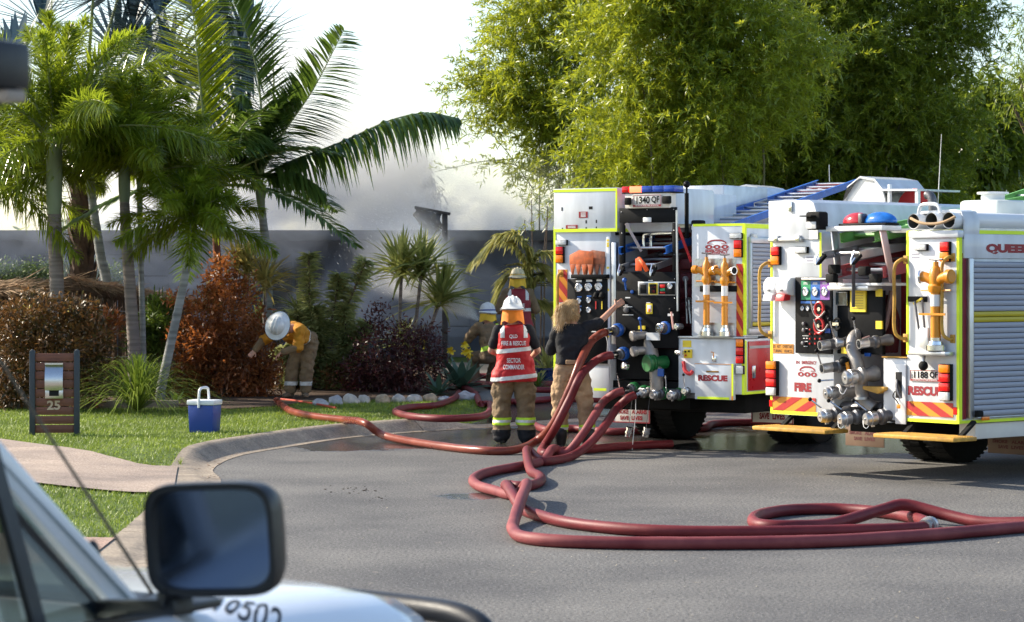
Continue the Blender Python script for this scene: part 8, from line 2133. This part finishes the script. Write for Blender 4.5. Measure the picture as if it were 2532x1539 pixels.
# golden cane palm by the engine
Yc = 43.2; K2 = lambda pl, mt=L_CANE, dr=.55, ll=.72: dict(path=pxpath(pl, Yc), kind='pin', n=85, ll=ll, lw=.045, droop=dr, mat=mt)
palm("cane_palm", "golden cane palm with yellowing fronds beside the hooked-up engine", [(1312, 900), (1314, 800), (1310, 730)], Yc, 7, None,
     [K2([(1310, 735), (1290, 640), (1240, 595), (1165, 652)]), K2([(1310, 735), (1320, 650), (1360, 625), (1430, 650)]), K2([(1310, 735), (1300, 680), (1330, 660), (1380, 720)]), K2([(1310, 735), (1330, 690), (1360, 690), (1395, 760)]), K2([(1310, 735), (1290, 690), (1265, 680), (1225, 740)]), K2([(1310, 800), (1330, 760), (1360, 760), (1390, 820)]), K2([(1310, 820), (1300, 770), (1330, 750), (1370, 790)]), K2([(1310, 735), (1305, 640), (1280, 585), (1230, 580)])], L_CANE, group="palms in the garden", rings=.08)
# scorched conifer behind the house
Yk = 56.0; g = P(1028, 700, Yk); g.z = Z(g.x, g.y); o = empty("scorched_tree", g, 0, "narrow half-scorched tree standing in the smoke behind the house", "tree")
MB().tube([Vector((0, 0, 0)), P(1030, 560, Yk) - g, P(1032, 372, Yk) - g], [.12, .09, .02], 8).build("trunk", M_WOOD, o)
Pp, Dd = cloud([(1028, 410, 18, 40), (1022, 460, 30, 45), (1018, 510, 36, 45), (1015, 545, 40, 30), (1045, 470, 25, 45), (1060, 500, 30, 25)], Yk, 150)
Pp = np.repeat(Pp, 4, 0) + RNG.normal(0, .08, (len(Pp) * 4, 3)); V, F = strips(Pp - np.array(g[:]), RNG.normal(0, .5, Pp.shape) + np.array([0, 0, -.5]), RNG.uniform(.12, .3, len(Pp)), .035, .3, 2); link("crown", bigmesh("crown", V, F), L_BURN, o)
# yellow flowers
for i, (a, b, lab) in enumerate(((1163, 857, "larger cluster of yellow flowers above the agave"), (1110, 868, "small yellow flower left of the larger cluster"), (1035, 845, "yellow flowers at the foot of the dracaena"))):
    g = P(a, 960, 39.0); g.z = Z(g.x, g.y); o = empty("yellow_flower", g, 0, lab, "flower", "yellow flowers")
    t = P(a, b, 39.0) - g; MB().tube([Vector((0, 0, 0)), t * .5 + Vector((.03, 0, 0)), t], .006, 6).build("stalk", L_HEDG, o)
    nf = (5, 2, 3)[i]
    for k in range(nf):
        c = t + Vector((random.uniform(-.14, .14), random.uniform(-.05, .05), random.uniform(-.16, .06))) * (1 if nf > 2 else .5)
        aa = np.linspace(0, 6.28, 6)[:-1]; V, F = strips(np.tile(np.array(c[:]), (5, 1)), np.stack([np.cos(aa), np.full(5, -.5), np.sin(aa)], 1), .07, .06, .1, 2, [.5, 1, .5]); link("bloom", bigmesh("bloom", V, F), FLOWY, o)

# ------------------------------------------------------------------ bamboo and trees behind the engines
def clumps(blobs, Y, ncl, per, rc, fill=.3):
    Ps, Ds = [], []
    for b in blobs:
        c = np.array(P(b[0], b[1], Y)[:]); k = Y / FOC; S = np.array([b[2] * k, min(b[2], b[3]) * k * 1.05, b[3] * k]); n = max(4, int(ncl * b[2] * b[3] / 20000.0))
        d = unit(RNG.normal(0, 1, (n, 3)) + np.array([-.25, -.45, .25])); q = c + d * S * RNG.uniform(.72, 1.08, n)[:, None]
        tw = unit(d + RNG.normal(0, .35, (n, 3)) + np.array([0, 0, .1]))
        off = RNG.normal(0, 1, (n, per, 3)); al = (off * tw[:, None]).sum(-1, keepdims=True)
        pts = q[:, None] + (off - tw[:, None] * al) * rc * .55 + tw[:, None] * al * rc * 1.2
        Ps.append(pts.reshape(-1, 3)); Ds.append(np.repeat(tw, per, 0))
        m = int(n * per * fill); e = unit(RNG.normal(0, 1, (m, 3))); Ps.append(c + e * S * RNG.uniform(.3, .85, m)[:, None]); Ds.append(e)
    return np.concatenate(Ps), np.concatenate(Ds)

def sprays(Pp, Dd, per, L, leafL, leafW, upb=.15):
    """leafy bamboo twigs: per leaves along each twig"""
    n = len(Pp); T_ = unit(Dd * .8 + RNG.normal(0, .45, (n, 3)) + np.array([0, 0, upb])); u = RNG.uniform(.1, 1, (n, per))
    C = Pp[:, None] + T_[:, None] * (u * L)[..., None]; C[..., 2] -= .25 * L * u * u
    D = T_[:, None] * .6 + RNG.normal(0, .55, (n, per, 3)) + np.array([0, 0, .12])
    N = n * per
    return strips(C.reshape(-1, 3), D.reshape(-1, 3), RNG.uniform(.65, 1.15, N) * leafL, RNG.uniform(.8, 1.2, N) * leafW, .2, 2, [.3, 1.0, .05], roll=RNG.uniform(-1.3, 1.3, N))

def bamboo(label, blobs, Y, per, mat, culms, leaf=.15, sprigs=(), nper=26, fill=.35):
    b0 = blobs[len(blobs) // 2]; g = P(b0[0], 700, Y); g.z = Z(g.x, g.y); o = empty("bamboo", g, 0, label, "bamboo", "bamboo behind the engines")
    Pp, Dd = clumps(blobs, Y, 30, 13, .25, fill)
    parts = [sprays(Pp - np.array(g[:]), Dd, nper, .55, leaf, .026)]
    for (a, b, c, d) in sprigs:
        p, q = P(a, b, Y) - g, P(c, d, Y) - g; t = RNG.uniform(.25, 1, 10)[:, None]
        parts.append(sprays(np.array(p[:]) * (1 - t) + np.array(q[:]) * t, np.tile(np.array((q - p).normalized()[:]), (10, 1)), 11, .35, leaf, .024)); MB().tube([p, p.lerp(q, .5) + Vector((0, 0, .06)), q], [.012, .009, .004], 5).build("twig", M_CULM, o)
    V, F = join(parts); link("crown", bigmesh("crown", V, F), mat, o)
    for k in range(culms):
        b = random.choice(blobs); s_ = Vector((random.uniform(-1.2, 1.2), random.uniform(-.8, .8), -.1)); t = P(b[0] + random.uniform(-.6, .6) * b[2], b[1] - random.uniform(.1, .8) * b[3], Y + random.uniform(-1, 1)) - g
        m_ = Vector((s_.x * .8 + t.x * .25, s_.y, t.z * .6)); MB().tube(smoothpath([s_, s_.lerp(m_, .6) + Vector((0, 0, .1)), m_, t], 5), [.035 - .028 * j / 15 for j in range(16)], 6).build("culm", M_CULM, o)
    return o
bamboo("sunlit yellow-green bamboo leaning over the smoke beside the house", [(1420, 40, 170, 120), (1330, 170, 150, 95), (1290, 260, 90, 70), (1450, 270, 170, 120), (1400, 400, 95, 70), (1330, 340, 80, 60), (1250, 215, 70, 45), (1480, -40, 180, 90), (1340, 70, 80, 60)], 47.5, 27, L_BAM, 6,
       sprigs=[(1250, 215, 1125, 220), (1260, 300, 1105, 300), (1270, 330, 1150, 335), (1300, 390, 1075, 425), (1290, 120, 1160, 130), (1340, 40, 1215, 55), (1330, 430, 1210, 400), (1350, 0, 1260, -20), (1320, 470, 1190, 300)])
bamboo("large bright bamboo clump right behind the blue and red light bar", [(1600, 130, 170, 170), (1580, 340, 150, 120), (1740, 60, 180, 150), (1760, 280, 170, 150), (1680, 420, 150, 80), (1880, 130, 150, 150), (1650, -50, 200, 100)], 43.0, 27, L_BAM, 18)
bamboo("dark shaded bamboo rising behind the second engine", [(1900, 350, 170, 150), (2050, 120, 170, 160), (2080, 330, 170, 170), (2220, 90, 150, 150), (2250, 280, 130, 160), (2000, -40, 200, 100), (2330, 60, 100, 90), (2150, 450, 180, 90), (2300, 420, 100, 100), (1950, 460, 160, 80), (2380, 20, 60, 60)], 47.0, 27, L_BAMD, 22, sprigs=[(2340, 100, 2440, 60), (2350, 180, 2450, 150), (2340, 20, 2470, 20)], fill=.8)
bush("bamboo_screen", "thin bamboo canes with sparse leaves beside the engine's rear corner", [(1325, 480, 25, 30), (1350, 520, 22, 30), (1300, 560, 16, 26)], 44.2, 16, .16, .022, L_BAM, cat="bamboo", stems=4, floor=False, base=P(1330, 640, 44.2))
def tree(name, label, blobs, Y, per, ll, lw, mat, trunkpx, clus=6):
    g = P(trunkpx, 700, Y); g.z = Z(g.x, g.y); o = empty(name, g, 0, label, "tree", "trees beyond the engines")
    Pp, Dd = cloud(blobs, Y, per, .4, .8); n = len(Pp); Pp = np.repeat(Pp, clus, 0) + RNG.normal(0, .16, (n * clus, 3)); D = np.repeat(Dd, clus, 0) * .5 + RNG.normal(0, .6, (n * clus, 3)) + np.array([0, 0, -.15])
    V, F = strips(Pp - np.array(g[:]), D, RNG.uniform(.6, 1.2, len(Pp)) * ll, lw, .3, 2, [.3, 1, .1], roll=RNG.uniform(-1.2, 1.2, len(Pp))); link("crown", bigmesh("crown", V, F), mat, o)
    tp = P(blobs[0][0], blobs[0][1], Y) - g; tr_ = MB(); tr_.tube([Vector((0, 0, -.1)), Vector((tp.x * .3, 0, tp.z * .5)), tp], [.16, .11, .04], 8)
    for b in blobs[1:]:
        q = P(b[0], b[1], Y) - g; tr_.tube([Vector((tp.x * .3, 0, tp.z * .5)), Vector((tp.x * .3, 0, tp.z * .5)).lerp(q, .6) + Vector((0, 0, .1)), q], [.07, .05, .02], 6)
    tr_.build("trunk", M_WOOD, o)
    return o
tree("broadleaf_tree", "light green broadleaf tree in the gap right of the dark bamboo", [(2440, 250, 50, 70), (2470, 340, 90, 90), (2420, 420, 80, 80), (2400, 330, 50, 60)], 52, 60, .22, .07, L_BROAD, 2450)
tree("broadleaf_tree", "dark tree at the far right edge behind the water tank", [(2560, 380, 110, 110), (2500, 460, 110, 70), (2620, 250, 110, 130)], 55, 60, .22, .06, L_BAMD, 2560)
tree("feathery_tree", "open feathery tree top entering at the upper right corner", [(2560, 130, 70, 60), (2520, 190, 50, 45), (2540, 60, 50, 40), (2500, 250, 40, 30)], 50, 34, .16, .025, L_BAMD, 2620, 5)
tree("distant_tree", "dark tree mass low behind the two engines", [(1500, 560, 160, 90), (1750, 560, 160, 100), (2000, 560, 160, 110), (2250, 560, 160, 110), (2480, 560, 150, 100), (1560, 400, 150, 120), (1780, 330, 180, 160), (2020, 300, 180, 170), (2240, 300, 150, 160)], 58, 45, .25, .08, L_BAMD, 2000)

# low distant trees closing the horizon
N = 26000; tx = RNG.uniform(-75, 90, N); ty = 95 + RNG.normal(0, 3, N); hh = 3.4 + .9 * np.sin(tx * .35) + .6 * np.sin(tx * 1.1 + 2)
P0 = np.stack([tx, ty, RNG.uniform(0.2, 1, N) ** .7 * hh], 1)
V, F = strips(P0, RNG.normal(0, 1, (N, 3)), RNG.uniform(.4, .8, N), .32, .2, 2, [.4, 1, .1])
tag(link("treeline", bigmesh("treeline", V, F), L_BAMD), "low far-off line of dark trees along the horizon", None, None, "stuff")
# ------------------------------------------------------------------ smoke and water
def smoke_mat():
    m = bpy.data.materials.new("smoke"); m.use_nodes = True; nt = m.node_tree; nt.nodes.clear()
    out = nd(nt, "ShaderNodeOutputMaterial"); pv = nd(nt, "ShaderNodeVolumePrincipled"); nt.links.new(pv.outputs[0], out.inputs["Volume"])
    pv.inputs["Anisotropy"].default_value = 0.25
    tc = nd(nt, "ShaderNodeTexCoord"); sx = nd(nt, "ShaderNodeSeparateXYZ"); nt.links.new(tc.outputs["Object"], sx.inputs[0])
    def mth(op, a, b=None, c=None, clamp=False):
        n = nd(nt, "ShaderNodeMath", operation=op); n.use_clamp = clamp
        for i, v in enumerate((a, b, c)):
            if v is None: continue
            if isinstance(v, (int, float)): n.inputs[i].default_value = v
            else: nt.links.new(v, n.inputs[i])
        return n.outputs[0]
    def ss(v, a, b, lo=0.0, hi=1.0):
        n = nd(nt, "ShaderNodeMapRange"); n.interpolation_type = 'SMOOTHSTEP'; nt.links.new(v, n.inputs[0])
        n.inputs[1].default_value, n.inputs[2].default_value, n.inputs[3].default_value, n.inputs[4].default_value = a, b, lo, hi
        return n.outputs[0]
    no = nd(nt, "ShaderNodeTexNoise"); no.inputs["Scale"].default_value = 0.62; no.inputs["Detail"].default_value = 6; no.inputs["Roughness"].default_value = 0.6; no.inputs["Distortion"].default_value = 0.9
    mp = nd(nt, "ShaderNodeMapping"); mp.inputs["Rotation"].default_value = (0, .5, 0); mp.inputs["Scale"].default_value = (1, .8, 1.25); nt.links.new(tc.outputs["Object"], mp.inputs[0]); nt.links.new(mp.outputs[0], no.inputs["Vector"])
    x, y, z = sx.outputs
    # upper plume: its top falls away to the right
    top = mth('MULTIPLY_ADD', ss(x, -5.0, 0.9), -3.4, 7.3)
    rel = mth('SUBTRACT', top, z)
    up = mth('MULTIPLY', ss(rel, -0.3, 2.0), ss(z, 1.7, 3.2))
    back = mth('MULTIPLY', ss(y, 45.5, 47.4), ss(y, 53.0, 50.6))
    wisp = ss(no.outputs[0], 0.45, 0.58)
    dense = mth('MULTIPLY', mth('MULTIPLY', mth('MULTIPLY', up, back), ss(x, -9.5, -6.0)), mth('MULTIPLY_ADD', wisp, 1.15, 0.05))
    # thin veil in front of the wall
    veil = mth('MULTIPLY', mth('MULTIPLY', mth('MULTIPLY', ss(y, 43.0, 44.2), ss(y, 47.0, 45.6)), ss(no.outputs[0], 0.43, 0.60, 0.10, 1.9)), mth('MULTIPLY', ss(z, 4.6, 1.6), 0.11))
    edge = mth('MULTIPLY', ss(x, -17.5, -13.0), ss(x, 2.4, 0.6))
    d = mth('MULTIPLY', mth('ADD', dense, veil), edge)
    nt.links.new(d, pv.inputs["Density"])
    cr = nd(nt, "ShaderNodeValToRGB"); nt.links.new(ss(z, 2.0, 4.2), cr.inputs[0])
    cr.color_ramp.elements[0].color = (0.54, 0.63, 0.82, 1); cr.color_ramp.elements[1].color = (0.96, 0.95, 0.935, 1); nt.links.new(cr.outputs[0], pv.inputs["Color"])
    m.cycles.volume_step_rate = 0.16
    return m
sm = MB().box(-18, 2.6, 40.9, 56.5, 0.9, 7.4).build("smoke", smoke_mat())
tag(sm, "grey-white smoke billowing from the house and drifting over the garden", None, None, "stuff")

# water jet: a fan of fine spray leaving the nozzle
tip = nz0 + dz * .2
far = P(945, 570, 42.6); ax = (far - tip); JL = ax.length; axn = ax.normalized()
def jet_mat():
    m = bpy.data.materials.new("water_spray"); m.use_nodes = True; nt = m.node_tree; nt.nodes.clear()
    out = nd(nt, "ShaderNodeOutputMaterial"); pv = nd(nt, "ShaderNodeVolumePrincipled"); nt.links.new(pv.outputs[0], out.inputs["Volume"])
    pv.inputs["Color"].default_value = (0.97, 0.97, 0.97, 1); pv.inputs["Anisotropy"].default_value = 0.3
    tc = nd(nt, "ShaderNodeTexCoord"); sx = nd(nt, "ShaderNodeSeparateXYZ"); nt.links.new(tc.outputs["Object"], sx.inputs[0])
    a = nd(nt, "ShaderNodeMapRange"); nt.links.new(sx.outputs[2], a.inputs[0]); a.inputs[1].default_value = 0; a.inputs[2].default_value = JL; a.inputs[3].default_value = 9.0; a.inputs[4].default_value = 1.6
    no = nd(nt, "ShaderNodeTexNoise"); no.inputs["Scale"].default_value = 1.8; no.inputs["Detail"].default_value = 3
    mp = nd(nt, "ShaderNodeMapping"); mp.inputs["Scale"].default_value = (1.6, 1.6, .35); nt.links.new(tc.outputs["Object"], mp.inputs[0]); nt.links.new(mp.outputs[0], no.inputs["Vector"])
    b = nd(nt, "ShaderNodeMapRange"); nt.links.new(no.outputs[0], b.inputs[0]); b.inputs[1].default_value = .35; b.inputs[2].default_value = .65; b.inputs[3].default_value = .3; b.inputs[4].default_value = 1.2
    def mth(op, p, q=0.0):
        n = nd(nt, "ShaderNodeMath", operation=op)
        for i, v in enumerate((p, q)):
            if isinstance(v, (int, float)): n.inputs[i].default_value = v
            else: nt.links.new(v, n.inputs[i])
        return n.outputs[0]
    X, Y_, Z_ = sx.outputs
    r = mth('SQRT', mth('ADD', mth('MULTIPLY', X, X), mth('MULTIPLY', Y_, Y_)))
    R = mth('ADD', mth('MULTIPLY', Z_, 1.22 / JL), .03)
    fall = nd(nt, "ShaderNodeMapRange"); fall.interpolation_type = 'SMOOTHSTEP'; nt.links.new(mth('DIVIDE', r, R), fall.inputs[0]); fall.inputs[1].default_value = 1.0; fall.inputs[2].default_value = 0.15; fall.inputs[3].default_value = 0; fall.inputs[4].default_value = 1
    end = nd(nt, "ShaderNodeMapRange"); end.interpolation_type = 'SMOOTHSTEP'; nt.links.new(Z_, end.inputs[0]); end.inputs[1].default_value = JL; end.inputs[2].default_value = JL * .55; end.inputs[3].default_value = 0; end.inputs[4].default_value = 1
    nt.links.new(mth('MULTIPLY', mth('MULTIPLY', a.outputs[0], b.outputs[0]), mth('MULTIPLY', fall.outputs[0], end.outputs[0])), pv.inputs["Density"])
    m.cycles.volume_step_rate = 0.5
    return m
jt = MB().lathe([(.04, 0), (.68, JL * .5), (1.3, JL)], None, 20).build("water_spray", jet_mat())
jt.location = tip; jt.rotation_mode = 'QUATERNION'; jt.rotation_quaternion = axn.to_track_quat('Z', 'Y'); jt["kind"] = "stuff"; jt["label"] = "fan of fine water spray from the nozzle to the house"
N = 2600; u = RNG.uniform(0, 1, N) ** .8; x_, y_, _ = frame_of(axn); an = RNG.uniform(0, 6.28, N); rr_ = np.sqrt(RNG.uniform(0, 1, N)) * (.02 + 1.1 * u)
A = np.array(tip[:])[None] + np.array(axn[:])[None] * (u * JL)[:, None] + np.array(x_[:])[None] * (rr_ * np.cos(an))[:, None] + np.array(y_[:])[None] * (rr_ * np.sin(an))[:, None]
V, F = strips(A, np.tile(np.array(axn[:]), (N, 1)), RNG.uniform(.02, .07, N), .004, .02, 1, [1, .6])
dm = pm("water_drop", (.8, .82, .84), .1); tag(link("water_droplets", bigmesh("water_droplets", V, F), dm), "flying droplets inside the water jet", None, None, "stuff")
